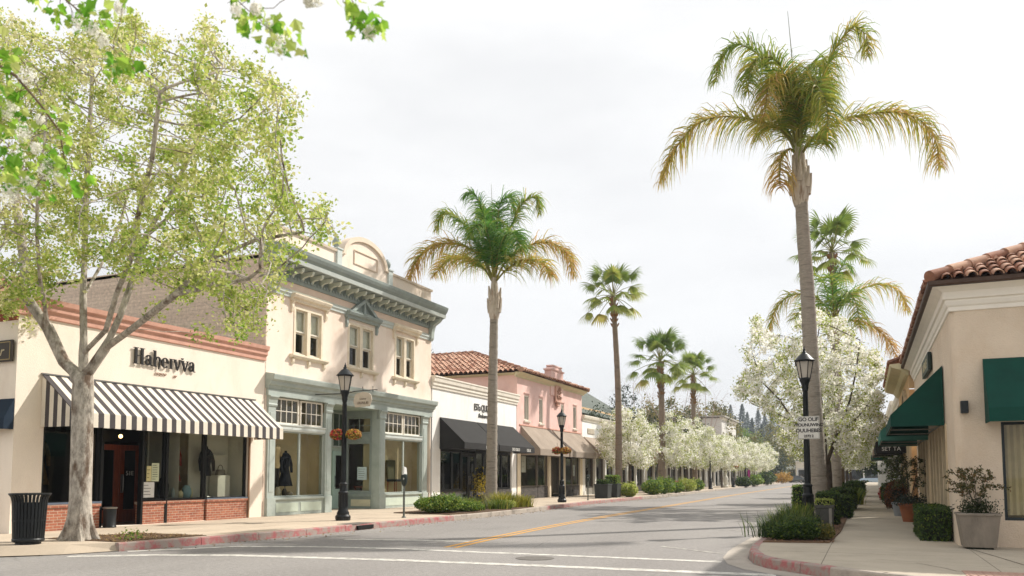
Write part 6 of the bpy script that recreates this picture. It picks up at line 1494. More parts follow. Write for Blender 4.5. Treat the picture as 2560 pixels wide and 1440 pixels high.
# ================================================================== trees behind the roofs
def broad_tree(label, seed, x, y, z, h, cr, th, leafm, nl, ls, bark=bark_dark, group=None, nA=260, name='background_tree', flat=1.0, sig=.35, tr=.25):
    global rng
    n, p, r_, c = pear_local(seed, h, cr, th, nA, 0, 0, 0, 0, 0, tr)
    t = thing(name, label, 'tree', (0, 0, 0), group, world=False); mb = MB(); tree_tubes(mb, n, p, r_); mb.build('trunk', bark, t, smooth=True, recalc=False)
    if nl:
        e = n[(r_ < .03)]; ends = n[c == 0]; P_, i = cluster(np.concatenate([e[rng.integers(0, len(e), len(ends))], ends]), nl, sig); o = rng.random(int(i.max()) + 1); leaf_mesh('crown', P_, rand_dir(nl, .4), rng.uniform(.6, 1.3, nl) * ls, np.clip(.6 * o[i] + .4 * rng.random(nl), 0, 1), leafm, .7, parent=t)
    t.location = (x, y, z); return t
GB = 'trees behind the roofs of the left row'
for k, (px, top, Y, cr, lb) in enumerate(((1590, 900, 92, 4.5, 'bare twiggy tree left of the stout fan palm'), (1690, 875, 100, 6, 'bare twiggy tree with a pinkish haze of twigs between the two smaller fan palms'), (1765, 905, 104, 4.5, 'bare twiggy tree right of the smaller fan palm'))):
    q = at(px, 1190, Y); H_ = at(px, top, Y)[2]; broad_tree(lb, 300 + k, q[0], Y, 0, H_, cr, H_ * .32, None, 0, 0, bark_pink, GB, 900, 'bare_tree', tr=.3)
for k, (px, top, Y, cr, lm, lb) in enumerate(((1563, 945, 86, 2.6, dark_leaf, 'dark round evergreen tree beside the shingle roof'), (1490, 1000, 66, 1.8, dark_leaf, 'low dark tree in front of the shingle roof'), (1640, 985, 108, 6.5, oak_leaf, 'olive brown tree behind the stout fan palm'), (1720, 990, 112, 6.5, oak_leaf, 'olive brown tree behind the smaller fan palm'), (1640, 1010, 80, 3, dark_leaf, 'dark tree showing between the blossom crowns'), (1715, 1010, 84, 3, dark_leaf, 'dark tree right of the stout palm trunk'), (1790, 1000, 128, 5, oak_leaf, 'hazy olive tree above the grey-white building'), (1080, 868, 70, 1.6, dark_leaf, 'small tree tip above the tile roof beside the cream building'), (1188, 872, 90, 1.4, leaf_mat('gold_top_leaf', [(0, '#7d7a3a'), (1, '#b3a765')]), 'small golden tree tip above the tile roof'))):
    q = at(px, 1190, Y); H_ = at(px, top, Y)[2]; broad_tree(lb, 320 + k, q[0], Y, 0, H_, cr, H_ * .35, lm, 9000 if cr > 3 else 4000, .32 if cr > 3 else .2, bark_dark, GB, sig=.4 if cr > 3 else .25)
GE = 'trees at the end of the street'
for k, (px, top, Y, cr, lm, lb) in enumerate(((1940, 1050, 190, 7.5, oak_leaf, 'broad brown-green tree at the end of the street left of the lamp'), (1985, 1085, 205, 7, oak_leaf, 'brown-green tree at the street end just left of the right lamp post'), (1905, 1105, 178, 5, dark_leaf, 'dark green tree beyond the last blossom tree'), (2020, 1100, 225, 7, dark_leaf, 'dark tree behind the white pavilion'), (2060, 1085, 235, 8, oak_leaf, 'olive tree behind the right palm trunks'), (2110, 1090, 230, 8, dark_leaf, 'dark tree showing between the right-hand trunks'), (2160, 1085, 235, 8, oak_leaf, 'olive tree closing the right-hand pavement'), (2200, 1040, 130, 3.5, dark_leaf, 'dark tree beside the roofs of the right row'), (1870, 1060, 215, 5, bright_shrub, 'bright green tree below the hillside house'))):
    q = at(px, 1190, Y); z = HILL(q[0], Y); H_ = at(px, top, Y)[2]; broad_tree(lb, 350 + k, q[0], Y, z, H_ - z, cr, H_ * .25, lm, 6000, .42, bark_dark, GE, sig=.5)
# firs on the hill
def fir(seed, h):
    global rng
    rng = np.random.default_rng(seed); t = thing('fir_tree', 'blue-green fir tree on the hazy hill at the end of the street', 'tree', (0, 0, 0), 'fir trees on the far hill', world=False)
    MB().tube([(0, 0, -1), (0, 0, h * .5), (0, 0, h)], [h * .014, h * .009, .02], 6).build('trunk', bark_dark, t); P_ = []; Nn = []
    for k in range(1500):
        u = rng.random() ** .8; z = h * (.10 + .9 * u); w = h * .19 * (1 - u) ** .85 * (1 + .25 * math.sin(z * 5.0)) + .1; a = rng.uniform(0, 6.28); rr = w * rng.uniform(.35, 1.1); P_.append((rr * math.cos(a), rr * math.sin(a), z - rr * .35)); Nn.append((math.cos(a) * .5, math.sin(a) * .5, .9))
    leaf_mesh('crown', P_, np.array(Nn) + rng.normal(size=(1500, 3)) * .35, rng.uniform(.5, 1.1, 1500) * h * .05, rng.random(1500), fir_leaf, .5, parent=t); return t
F = [fir(401, 24), fir(402, 24), fir(403, 24)]
spots = [(1812, 1015, 420), (1826, 1012, 450), (1855, 1010, 400), (1838, 1040, 380), (1868, 1030, 420), (1880, 1045, 360), (1895, 1020, 450), (1912, 1030, 430), (1930, 1015, 470), (1948, 1035, 430), (1965, 1025, 480), (1980, 1040, 440), (2000, 1045, 500), (1800, 1045, 400), (1905, 1060, 340), (1925, 1065, 350), (1850, 1062, 330), (2020, 1060, 480), (1960, 1070, 360)]
for k, (px, top, Y) in enumerate(spots):
    q = at(px, top, Y); z = HILL(q[0], Y); s = max(.35, (q[2] - z) / 24)
    if k < 3: o = F[k]; o.location = (q[0], Y, z); o.scale = (s * 1.1, s * 1.1, s); o.rotation_euler = (0, 0, k)
    else:
        o = copy_tree(F[k % 3], (q[0], Y, z), k * 1.7); o.scale = (s * 1.1, s * 1.1, s)
LBL = ['leftmost hazy fir above the grey-white building', 'second hazy fir above the grey-white building', 'tallest dark fir right of the grey-white building']
for k in range(3): F[k]['label'] = LBL[k]
for o in bpy.data.objects:
    if o.name.startswith('fir_tree') and o['label'] in LBL and o not in F: o['label'] = 'blue-green fir tree among the firs on the hazy hill at the street end'
rng = np.random.default_rng(77)
T_L = facade_left(FX)
_g = NT('lit_bulb'); _e = _g.n('ShaderNodeEmission'); _e.inputs[0].default_value = (1, .62, .25, 1); _e.inputs[1].default_value = 6; _g.l(_e, 0, _g.out, 0); GLOW = _g.m
# ================================================================== street lamps
lamp_black = M('lamp_post_black', '#15191b', .42, .2, 6, .2, 30)
lamp_glass = leaf_mat('frosted_lamp_glass', [(0, '#d9d2c8'), (1, '#d9d2c8')], .5, .3)
def build_lamp(h, label):
    t = thing('street_lamp', label, 'street lamp', (0, 0, 0), 'black street lamps', world=False); k = h / 4.35
    mb = MB(); mb.lathe([(.20, 0), (.215, .05), (.215, .12), (.17, .17), (.175, .21), (.14, .28), (.125, .40), (.125, .72), (.14, .74), (.14, .79), (.11, .82), (.10, .98), (.115, 1.0), (.115, 1.03), (.075, 1.07)], (0, 0, 0), 20)
    for j in range(10): a = j * math.pi / 5; mb.tube([(.128 * math.cos(a), .128 * math.sin(a), .38), (.128 * math.cos(a), .128 * math.sin(a), .72)], .012, 5)
    mb.build('base', lamp_black, t, smooth=True)
    mb = MB(); mb.lathe([(.075, 1.05), (.07, 1.3), (.062, 2.3), (.055, 3.38 * k), (.07, 3.40 * k), (.07, 3.43 * k), (.085, 3.47 * k), (.08, 3.52 * k), (.10, 3.6 * k), (.13, 3.66 * k), (.13, 3.69 * k), (.09, 3.70 * k)], (0, 0, 0), 18)
    for j in range(8): a = j * math.pi / 4; mb.tube([(.071 * math.cos(a), .071 * math.sin(a), 1.12), (.054 * math.cos(a), .054 * math.sin(a), 3.36 * k)], .009, 4)
    mb.build('pole', lamp_black, t, smooth=True); z = 3.70 * k
    n = 6; mb = MB(); r0, r1, hh = .125, .205, .44
    for j in range(n): a = j * 2 * math.pi / n; mb.tube([(r0 * math.cos(a), r0 * math.sin(a), z), (r1 * math.cos(a), r1 * math.sin(a), z + hh)], .011, 5)
    mb.lathe([(.10, -.02), (.14, 0), (.13, .03), (.05, .04)], (0, 0, z), 6); mb.lathe([(.215, 0), (.225, .02), (.2, .03), (.19, .0)], (0, 0, z + hh - .01), 6); la = mb.build('lantern', lamp_black, t)
    g = MB()
    for j in range(n):
        a, b = j * 2 * math.pi / n, (j + 1) * 2 * math.pi / n; g.poly([(r0 * .97 * math.cos(a), r0 * .97 * math.sin(a), z + .02), (r0 * .97 * math.cos(b), r0 * .97 * math.sin(b), z + .02), (r1 * .96 * math.cos(b), r1 * .96 * math.sin(b), z + hh), (r1 * .96 * math.cos(a), r1 * .96 * math.sin(a), z + hh)])
    g.build('lantern_glass', lamp_glass, la, recalc=False)
    mb = MB(); mb.lathe([(.245, 0), (.25, .02), (.2, .07), (.12, .16), (.06, .2), (.05, .22), (.06, .235), (.03, .26), (.035, .29), (.012, .34), (.008, .38)], (0, 0, z + hh + .01), 12); mb.build('lantern_roof', lamp_black, la, smooth=True); return t
def find(x, px):   # ground point on the line X = x seen at column px
    r = _ray(px, 1250); k = x / r[0]; return (x, r[1] * k, .15)
L1 = build_lamp(4.30, 'black street lamp with two flower baskets in front of the Victorian shopfront'); q1 = find(-13.55, 858); L1.location = q1
q2 = find(-13.3, 1405); L2 = copy_tree(L1, q2, .3, 'black street lamp with flower baskets in front of the pink building')
q3 = find(-13.5, 1777); copy_tree(L1, q3, .5, 'third black street lamp among the blossom trees of the left row')
q4 = find(-13.6, 1834); L4 = copy_tree(L1, q4, .1, 'small far street lamp with orange flowers below the left blossom trees')
q5 = find(-13.8, 1866); copy_tree(L1, q5, .1, 'farthest street lamp post in front of the left blossom trees')
LR = build_lamp(4.32, 'large black street lamp holding a notice sign at the right corner'); QR = at(2022, 1312, 21.2); QR[2] = .15; LR.location = QR
def basket(label, c, r, ti):
    t = thing('flower_basket', label, 'flower basket', c, 'hanging flower baskets'); mb = MB(); mb.lathe([(.02, -.62 * r), (.4 * r, -.5 * r), (.66 * r, -.2 * r), (.72 * r, .02 * r), (.6 * r, .02 * r)], c, 14); mb.build('basket', M('coir_basket', '#3e2c1c', .95, .3, 12), t, smooth=True)
    N = 900; d = rand_dir(N); d[:, 2] = np.abs(d[:, 2]) * .9 - .45; P_ = np.array(c) + d * r * rng.uniform(.6, 1.02, (N, 1)); leaf_mesh('foliage', P_, d + rng.normal(size=(N, 3)) * .4, rng.uniform(.05, .09, N) * r / .28, rng.random(N), M_basket, parent=t)
    N = 420; d = rand_dir(N); d[:, 2] = d[:, 2] * .7 + .05; P_ = np.array(c) + d * r * rng.uniform(.9, 1.1, (N, 1)); leaf_mesh('flowers', P_, d + rng.normal(size=(N, 3)) * .3, rng.uniform(.05, .09, N) * r / .28, rng.random(N), [flower_red, flower_gold], .95, parent=t, matidx=(rng.random(N) < ti).astype(int))
    mb = MB(); mb.tube([(c[0], c[1], c[2] + .02), (c[0], c[1], c[2] + r * 1.6)], .008, 4); mb.build('hanger', lamp_black, t); return t
M_basket = leaf_mat('basket_leaf', [(0, '#2f3a16'), (.5, '#55601f'), (1, '#8a7a2c')], .3)
def arms(parent_loc, z, dirv, rr):
    pass
zb = at(858, 1086, q1[1])[2]
for sx, ti, lb in ((-1, .35, 'left flower basket with red blooms on the nearest left street lamp'), (1, .85, 'right golden flower basket on the nearest left street lamp')):
    p = at(870 + sx * 20 - 6, 1087, q1[1]); basket(lb, tuple(p), .21, ti)
zb2 = at(1404, 1127, q2[1])[2]
for sx, ti, lb in ((-1, .5, 'left flower basket with pinkish blooms on the lamp by the pink building'), (1, .8, 'right golden flower basket on the lamp by the pink building')):
    p = at(1404 + sx * 11, 1127, q2[1]); basket(lb, tuple(p), .24, ti)
p = at(1836, 1166, q4[1]); basket('small orange flower basket on the far left street lamp', tuple(p), .42, .4)
# lamp bracket rods carry the baskets
for lamp_q, z in ((q1, zb + .42), (q2, zb2 + .46)):
    pass
# notice sign on the right lamp
s = thing('notice_sign', 'white rectangular notice sign with four lines of black lettering on the right street lamp', 'sign', (QR[0], QR[1] - .1, 2.7)); SY_ = QR[1] - .12
c0, c1 = at(1995, 1098, SY_), at(2048, 1040, SY_)
MB().box(c0[0], c1[0], SY_ - .012, SY_ + .012, c0[2], c1[2]).build('board', M('sign_white', '#e2ded6', .6, .05, 5), s, bevel=.004)
Tg = facade_near(SY_ - .012); mb = MB(Tg); b = .012
for a0, a1, z0, z1 in ((c0[0] + b, c1[0] - b, c1[2] - b - .006, c1[2] - b), (c0[0] + b, c1[0] - b, c0[2] + b, c0[2] + b + .006), (c0[0] + b, c0[0] + b + .006, c0[2] + b, c1[2] - b), (c1[0] - b - .006, c1[0] - b, c0[2] + b, c1[2] - b)): mb.box(a0, a1, 0, .002, z0, z1)
mb.build('border', ink, s); mb = MB(Tg); mx = (c0[0] + c1[0]) / 2; H_ = c1[2] - c0[2]
for tx, f, sz in (('GO OLIF', .79, .125), ('WOUNUWIND', .56, .105), ('OUUHEBES', .30, .125), ('2372 2', .08, .085)): put_text(mb, tx, Tg, mx, c0[2] + H_ * f, .003, sz, extrude=.002, spacing=.95, offset=.003)
mb.build('lettering', ink, s)
mb = MB(); mb.box(QR[0] - .02, QR[0] + .02, SY_ + .012, QR[1], c0[2] + .1, c0[2] + .13); mb.box(QR[0] - .02, QR[0] + .02, SY_ + .012, QR[1], c1[2] - .13, c1[2] - .1); mb.build('bracket', lamp_black, s)

# ================================================================== litter bin
q = at(70, 1362, 10.0); q[2] = .15; t = thing('litter_bin', 'black slatted metal litter bin on the corner pavement beside the big tree', 'litter bin', tuple(q)); n = 30; mb = MB()
for k in range(n):
    a = 2 * math.pi * k / n; c_, s_ = math.cos(a), math.sin(a); w = .021
    pr = [(.245, .06), (.25, .1), (.265, .45), (.28, .78), (.30, .86), (.335, .91)]
    for (r0, z0), (r1, z1) in zip(pr[:-1], pr[1:]):
        tx, ty = -s_ * w, c_ * w; P_ = [(q[0] + r0 * c_ + tx, q[1] + r0 * s_ + ty, .15 + z0), (q[0] + r0 * c_ - tx, q[1] + r0 * s_ - ty, .15 + z0), (q[0] + r1 * c_ - tx, q[1] + r1 * s_ - ty, .15 + z1), (q[0] + r1 * c_ + tx, q[1] + r1 * s_ + ty, .15 + z1)]
        mb.prism(P_, (c_ * .008, s_ * .008, 0))
mb.build('slats', lamp_black, t)
mb = MB(); mb.lathe([(.335, .905), (.35, .91), (.35, .93), (.335, .935), (.31, .92)], q, 28); mb.build('rim', lamp_black, t, smooth=True)
mb = MB(); mb.lathe([(.21, 0), (.21, .03), (.26, .05), (.27, .09), (.255, .12), (.24, .12)], q, 28); mb.build('base_ring', lamp_black, t, smooth=True)
mb = MB(); mb.lathe([(.225, .05), (.245, .76), (.23, .76), (.21, .08)], q, 24); mb.build('liner', M('dark_liner', '#0d0e0f', .5, .2), t, smooth=True)
mb = MB(); mb.lathe([(.258, .42), (.276, .42), (.276, .45), (.258, .45)], q, 28); mb.build('band', lamp_black, t, smooth=True)
# ================================================================== parking meters
def meter(label, q, bag=True):
    t = thing('parking_meter', label, 'parking meter', q); mb = MB(); mb.tube([(q[0], q[1], .15), (q[0], q[1], 1.1)], .032, 10); mb.lathe([(.07, 0), (.06, .03), (.034, .05)], q, 12); mb.build('post', M('meter_post_grey', '#5a5e57', .5, .15, 8), t, smooth=True)
    mb = MB(); mb.lathe([(.04, 1.0), (.075, 1.06), (.10, 1.16), (.105, 1.26), (.09, 1.34), (.05, 1.36)], (q[0], q[1], q[2] - .05), 12); mb.build('head', M('meter_head', '#26302c', .4, .2, 8), t, smooth=True)
    mb = MB(); mb.sphere((q[0] + .03, q[1] - .088, q[2] + 1.17), .03, 6, sy=.5); mb.build('dial', M('meter_dial', '#b9bcb6', .3), t)
    if bag: mb = MB(); mb.prism([(q[0] - .02, q[1] - .1, q[2] + 1.27), (q[0] - .02, q[1] + .12, q[2] + 1.2), (q[0] - .02, q[1] + .08, q[2] + 1.5), (q[0] - .02, q[1] - .06, q[2] + 1.54)], (.05, .02, 0)); mb.build('paper_hood', paper, t, bevel=.02)
meter('green-grey parking meter with a white hood at the kerb before the Victorian shopfront', find(-12.75, 1010))
meter('plain brown parking meter post at the kerb by the black planters', find(-13.2, 1470), False)

# ================================================================== plants in beds
def hedge(label, c, sx, sy, h, lm=hedge_leaf, n=2600, ls=.05, name='hedge', round_=0.0, cat='hedge', rot=0.0):
    """clipped hedge: dense leaf shell on a box (round_ > 0 rounds it to a ball)"""
    t = thing(name, label, cat, c, None); P_ = []; Nn = []
    A = np.array([sy * h, sy * h, sx * h, sx * h, sx * sy]); f = rng.choice(5, n, p=A / A.sum()); u = rng.uniform(-.5, .5, (n, 2)); V = np.zeros((n, 3)); W = np.zeros((n, 3))
    for k in range(5):
        m = f == k
        if k < 2: V[m] = np.column_stack([np.full(m.sum(), (-.5, .5)[k]), u[m, 0], u[m, 1] + .5]); W[m] = ((-1, 0, 0), (1, 0, 0))[k]
        elif k < 4: V[m] = np.column_stack([u[m, 0], np.full(m.sum(), (-.5, .5)[k - 2]), u[m, 1] + .5]); W[m] = ((0, -1, 0), (0, 1, 0))[k - 2]
        else: V[m] = np.column_stack([u[m], np.ones(m.sum())]); W[m] = (0, 0, 1)
    if round_: s = V - (0, 0, .5); s /= np.linalg.norm(s, axis=1, keepdims=True); V = V * (1 - round_) + (s * .5 + (0, 0, .5)) * round_; W = W * (1 - round_) + s * round_
    V = V * (sx, sy, h) ; V += rng.normal(size=V.shape) * ls * .45; ca, sa = math.cos(rot), math.sin(rot); V[:, :2] = V[:, :2] @ np.array([[ca, sa], [-sa, ca]]); V[:, 2] = np.maximum(V[:, 2], .01)
    leaf_mesh('foliage', V + np.array(c), W + rng.normal(size=V.shape) * .55, rng.uniform(.7, 1.3, n) * ls, rng.random(n), lm, .6, parent=t)
    mb = MB(); k = .90
    if round_ > .4: mb.sphere((c[0], c[1], c[2] + h * .5), .5, 10, sx=sx * .86, sy=sy * .86, sz=h * .92)
    else: mb.box(-sx / 2 * k, sx / 2 * k, -sy / 2 * k, sy / 2 * k, 0, h * .94); mb.v = [(c[0] + x * ca - y * sa, c[1] + x * sa + y * ca, c[2] + z) for x, y, z in mb.v]
    mb.build('branches', core_mat, t, smooth=round_ > .4); return t
def strap_plant(label, c, N, rad, h, w, lean, mat, name='strap_plant', cat='plant'):
    t = thing(name, label, cat, c); V, T_ = grass_tuft(N, rad, h, w, lean, c); quads('blades', V, T_, mat, t); return t
def loose_shrub(label, c, sx, sy, h, lm, n, ls, name='shrub', stems=7):
    t = thing(name, label, 'shrub', c); mb = MB(); tips = []
    for k in range(stems):
        a = k * 2.4; e = np.array([sx * .42 * math.cos(a) * rng.uniform(.4, 1), sy * .42 * math.sin(a) * rng.uniform(.4, 1), h * rng.uniform(.7, 1.0)]); p0 = np.array(c); mb.tube([p0, p0 + e * (.4, .4, .55), p0 + e], [.014, .010, .005], 5); tips += [p0 + e * s for s in (.5, .7, .85, 1.0)]
    mb.build('stems', bark_dark, t); d = rand_dir(n); rr = rng.random((n, 1)) ** .4; P_ = np.array(c) + d * rr * (sx * .5, sy * .5, h * .5) + (0, 0, h * .5); Q, _ = cluster(tips, n // 3, min(sx, h) * .12); P_ = np.concatenate([P_, Q]); P_[:, 2] = np.maximum(P_[:, 2], c[2] + .02); n = len(P_)
    leaf_mesh('foliage', P_, rand_dir(n, .5), rng.uniform(.7, 1.3, n) * ls, rng.random(n), lm, .55, parent=t); return t
bed = [(-12.3, 22.9), (-12.05, 24.5), (-12.05, 28), (-12.35, 30.2), (-14.6, 30.6), (-14.6, 23.2)]
mb = MB(); mb.prism([(x, y, .15) for x, y in bed], (0, 0, .03)); structure(mb.build('planting_bed', soil))
loose_shrub('rounded bright green shrub at the near end of the left planting bed', (-13.2, 23.8, .17), 1.7, 1.7, .55, bright_shrub, 5200, .075)
loose_shrub('low leafy green shrub spilling over the kerb in the left planting bed', (-12.75, 25.0, .17), 1.1, 1.6, .38, bright_shrub, 3000, .06)
strap_plant('dark green strappy plant in the middle of the left planting bed', (-13.0, 25.7, .17), 520, .7, .52, .03, .55, strap_leaf)
strap_plant('grey-green spiky plant behind the shrub in the left planting bed', (-13.9, 26.2, .17), 380, .6, .6, .025, .4, leaf_mat('grey_green_blade', [(0, '#5d7056'), (1, '#93a085')]))
strap_plant('short olive strappy plant in front of the palm trunk in the left bed', (-12.6, 27.3, .17), 380, .6, .42, .03, .7, strap_leaf)
strap_plant('tall yellow-green strappy clump at the far end of the left planting bed', (-13.0, 28.7, .17), 620, .8, .66, .035, .6, leaf_mat('yellow_green_blade', [(0, '#5e6a20'), (.5, '#8a8a2e'), (1, '#bcae4a')]))
strap_plant('second yellow-green strappy clump nearest the far kerb of the left bed', (-12.7, 29.7, .17), 420, .6, .52, .035, .6, leaf_mat('yellow_green_blade', [(0, '#5e6a20')]))
loose_shrub('pale low plant between the strappy clumps of the left bed', (-12.55, 28.0, .17), .7, .9, .32, pear_leaf, 900, .06)
# black planter boxes with a clipped hedge
def planter_box(label, c, s, h, m, plant=None):
    t = thing('planter_box', label, 'planter', c); mb = MB(); k = .92
    mb.add([(c[0] - s / 2 * k, c[1] - s / 2 * k, c[2]), (c[0] + s / 2 * k, c[1] - s / 2 * k, c[2]), (c[0] + s / 2 * k, c[1] + s / 2 * k, c[2]), (c[0] - s / 2 * k, c[1] + s / 2 * k, c[2]), (c[0] - s / 2, c[1] - s / 2, c[2] + h), (c[0] + s / 2, c[1] - s / 2, c[2] + h), (c[0] + s / 2, c[1] + s / 2, c[2] + h), (c[0] - s / 2, c[1] + s / 2, c[2] + h)], [(0, 3, 2, 1), (4, 5, 6, 7), (0, 1, 5, 4), (1, 2, 6, 5), (2, 3, 7, 6), (3, 0, 4, 7)]); mb.build('box', m, t, bevel=.015)
    mb = MB(); mb.box(c[0] - s / 2 - .02, c[0] + s / 2 + .02, c[1] - s / 2 - .02, c[1] + s / 2 + .02, c[2] + h - .07, c[2] + h + .004); mb.build('rim', m, t, bevel=.01); return t
charcoal = M('charcoal_planter', '#343634', .6, .15, 4)
qa = find(-13.6, 1508); qb = find(-13.6, 1532)
planter_box('nearer black planter box by the kerb below the tall fan palm', qa, .8, .8, charcoal); planter_box('farther black planter box with a clipped bright hedge by the tall fan palm', qb, .8, .8, charcoal)
hedge('bright green clipped hedge growing in the farther black planter', (qb[0], qb[1], .95), .7, .7, .45, bright_shrub, 1400, .07); hedge('low dark clipped plant in the nearer black planter', (qa[0], qa[1], .95), .6, .6, .2, hedge_leaf, 700, .07)
for px, X_, lb, h_, w_ in ((1572, -13.0, 'olive bushy clump at the foot of the tall fan palm', .8, 1.6), (1632, -13.1, 'green leafy clump at the kerb left of the stout palm', 1.0, 2.2), (1660, -12.9, 'green leafy clump at the foot of the stout palm', 1.1, 2.4), (1688, -13.0, 'pale green clump right of the stout palm foot', .8, 2), (1718, -13.2, 'yellow-green bush before the ivory shop', 1.0, 2.4), (1742, -13.2, 'green bush at the foot of the smaller fan palm', .9, 2)):
    q = find(X_, px); loose_shrub(lb, (q[0], q[1], .15), w_ * .7, w_, h_, bright_shrub if 'yellow' not in lb and 'olive' not in lb else pear_leaf, 1600, .14)
for px, X_, lb, h_, w_, lm in ((1860, -13.6, 'dark bush beyond the far lamp on the left', 1.1, 3, hedge_leaf), (1884, -13.6, 'bright green bush near the far end of the left pavement', 1.5, 4, bright_shrub), (1917, -13.8, 'dark round bush near the far end of the left row', 1.9, 4.5, hedge_leaf), (1955, -14.4, 'yellow bushes at the far end of the left kerb', 1.8, 6, leaf_mat('yellow_bush_leaf', [(0, '#8a6a20'), (1, '#c79c3c')])), (1985, -14.8, 'dark clipped bush beside the far cars', 2.0, 6, hedge_leaf)):
    q = find(X_, px); loose_shrub(lb, (q[0], q[1], .1), w_ * .7, w_, h_, lm, 1500, .28)
# small things far down the left pavement
q = find(-13.9, 1815); t = thing('statue', 'small white statue on the pavement among the far left shops', 'statue', q); mb = MB(); mb.lathe([(.3, 0), (.3, .2), (.16, .25), (.24, .6), (.3, .95), (.2, 1.2), (.1, 1.3), (.17, 1.45), (.14, 1.62), (.02, 1.7)], q, 14); mb.build('figure', M('pale_stone', '#d5d1c6', .8, .1, 4), t, smooth=True)
q = find(-13.9, 1870); t = thing('banner', 'magenta banner on a pole near the far left bushes', 'banner', q); MB().tube([q, (q[0], q[1], 3.2)], .04, 6).build('pole', lamp_black, t); mb = MB(); mb.box(q[0] + .05, q[0] + .3, q[1] - .02, q[1] + .02, 1.2, 2.2); mb.build('flag', M('magenta_cloth', '#a3247a', .9, .1), t)
q = find(-13.7, 1700); t = thing('bench', 'dark bench in front of the ivory shop behind the blossom tree', 'bench', q); mb = MB(); mb.box(q[0] - .25, q[0] + .25, q[1] - .8, q[1] + .8, .55, .6); mb.build('seat', wood_red, t); mb = MB(); mb.box(q[0] - .3, q[0] - .24, q[1] - .8, q[1] + .8, .6, 1.0); mb.build('backrest', wood_red, t)
for sy in (-.7, .7): mb = MB(); mb.box(q[0] - .22, q[0] + .22, q[1] + sy - .04, q[1] + sy + .04, .15, .55); mb.build('leg', lamp_black, t)

# ================================================================== right-hand bed and pavement plants
mb = MB(); mb.prism([(-1.82, 15.85, .15), (-.66, 16.15, .15), (-.55, 19.5, .15), (-.5, 60, .15), (-1.82, 60, .15)], (0, 0, .025)); structure(mb.build('planting_bed', M('mulch', '#6a5340', .95, .4, 14, 1, 40)))
N = 2400; P_ = np.column_stack([rng.uniform(-1.8, -.58, N), rng.uniform(15.95, 26, N), np.full(N, .185)]); tag(leaf_mesh('mulch_litter', P_, np.tile((0, 0, 1.), (N, 1)) + rng.normal(size=(N, 3)) * .4, rng.uniform(.02, .05, N), rng.random(N), leaf_mat('mulch_chip', [(0, '#4a3626'), (.6, '#7d5c40'), (.9, '#9c7a58'), (1, '#9a4a34')], .05)), kind='stuff')
strap_plant('tall dark sword-leaved clump at the left of the right corner bed', (-1.62, 17.2, .17), 520, .75, .50, .024, .6, dark_strap)
strap_plant('sword-leaved clump in the middle of the right corner bed', (-1.5, 18.3, .17), 420, .6, .58, .024, .5, dark_strap)
strap_plant('bright sword-leaved clump beside the base of the right lamp', (-1.55, 20.2, .17), 460, .5, .62, .028, .45, strap_leaf)
loose_shrub('low dark shrub at the left front of the right corner bed', (-1.5, 16.35, .17), .62, .5, .30, hedge_leaf, 2600, .05)
loose_shrub('low dark shrub at the centre front of the right corner bed', (-1.12, 16.5, .17), .6, .55, .34, hedge_leaf, 2800, .05)
loose_shrub('low brownish shrub at the right front of the right corner bed', (-.78, 16.75, .17), .42, .6, .28, oak_leaf, 2000, .045)
loose_shrub('dark shrub between sword-leaved clumps of the right corner bed', (-1.15, 17.5, .17), .7, .9, .36, hedge_leaf, 2600, .05)
q = at(2063, 1327, 20.3); pb = planter_box('dark square planter box beside the right lamp base', (q[0], 20.35, .17), .40, .55, M('dark_grey_box', '#4b4a45', .7, .15, 6))
mb = MB(); mb.box(q[0] + .10, q[0] + .16, 20.35 - .215, 20.35 - .19, .2, .66); mb.build('corner_strip', M('weathered_strip', '#8f8a80', .7), pb)
hedge('low plant growing in the dark square planter box by the lamp', (q[0], 20.35, .72), .36, .36, .12, pear_leaf, 500, .04)
hedge('yellow-green clipped hedge right behind the dark planter box', (-.92, 22.2, .17), .52, .9, .82, hedge_leaf, 3200, .05, round_=.25)
hedge('dark clipped hedge along the right planting strip', (-.78, 26.3, .17), .75, 1.6, .62, hedge_leaf, 3600, .055, round_=.2)
hedge('clipped bush left of the tall palm trunk', (-1.75, 26.5, .17), .7, .9, .95, bright_shrub, 2600, .055, round_=.2)
hedge('dark clipped hedge under the right blossom trees', (-.8, 33, .17), .8, 3, .75, hedge_leaf, 3600, .07, round_=.15)
strap_plant('green strappy plant at the pavement edge under the right blossom trees', (-.55, 38, .17), 300, .6, .8, .04, .5, strap_leaf)
hedge('clipped round bush farther along the right planting strip', (-.65, 43, .17), .9, 1.8, .9, hedge_leaf, 2400, .08, round_=.5)
hedge('farthest clipped bush along the right planting strip', (-.6, 54, .17), 1, 2.4, .9, hedge_leaf, 2000, .1, round_=.4)
# against the beige building
q = at(2447, 1370, 16.05); q[2] = .15; t = thing('concrete_planter', 'tapered weathered concrete planter against the beige corner wall', 'planter', tuple(q)); cm = M('planter_concrete', '#857b6f', .9, .2, 4, .5, 40, stain='#5d544b', stain_scale=3, stain_amt=.7, stretch=(1, 1, .35)); mb = MB()
b0, b1, h_ = .245, .315, .60
def frustum(mb, c, s0, s1, z0, z1): mb.add([(c[0] - s0, c[1] - s0, z0), (c[0] + s0, c[1] - s0, z0), (c[0] + s0, c[1] + s0, z0), (c[0] - s0, c[1] + s0, z0), (c[0] - s1, c[1] - s1, z1), (c[0] + s1, c[1] - s1, z1), (c[0] + s1, c[1] + s1, z1), (c[0] - s1, c[1] + s1, z1)], [(0, 3, 2, 1), (4, 5, 6, 7), (0, 1, 5, 4), (1, 2, 6, 5), (2, 3, 7, 6), (3, 0, 4, 7)])
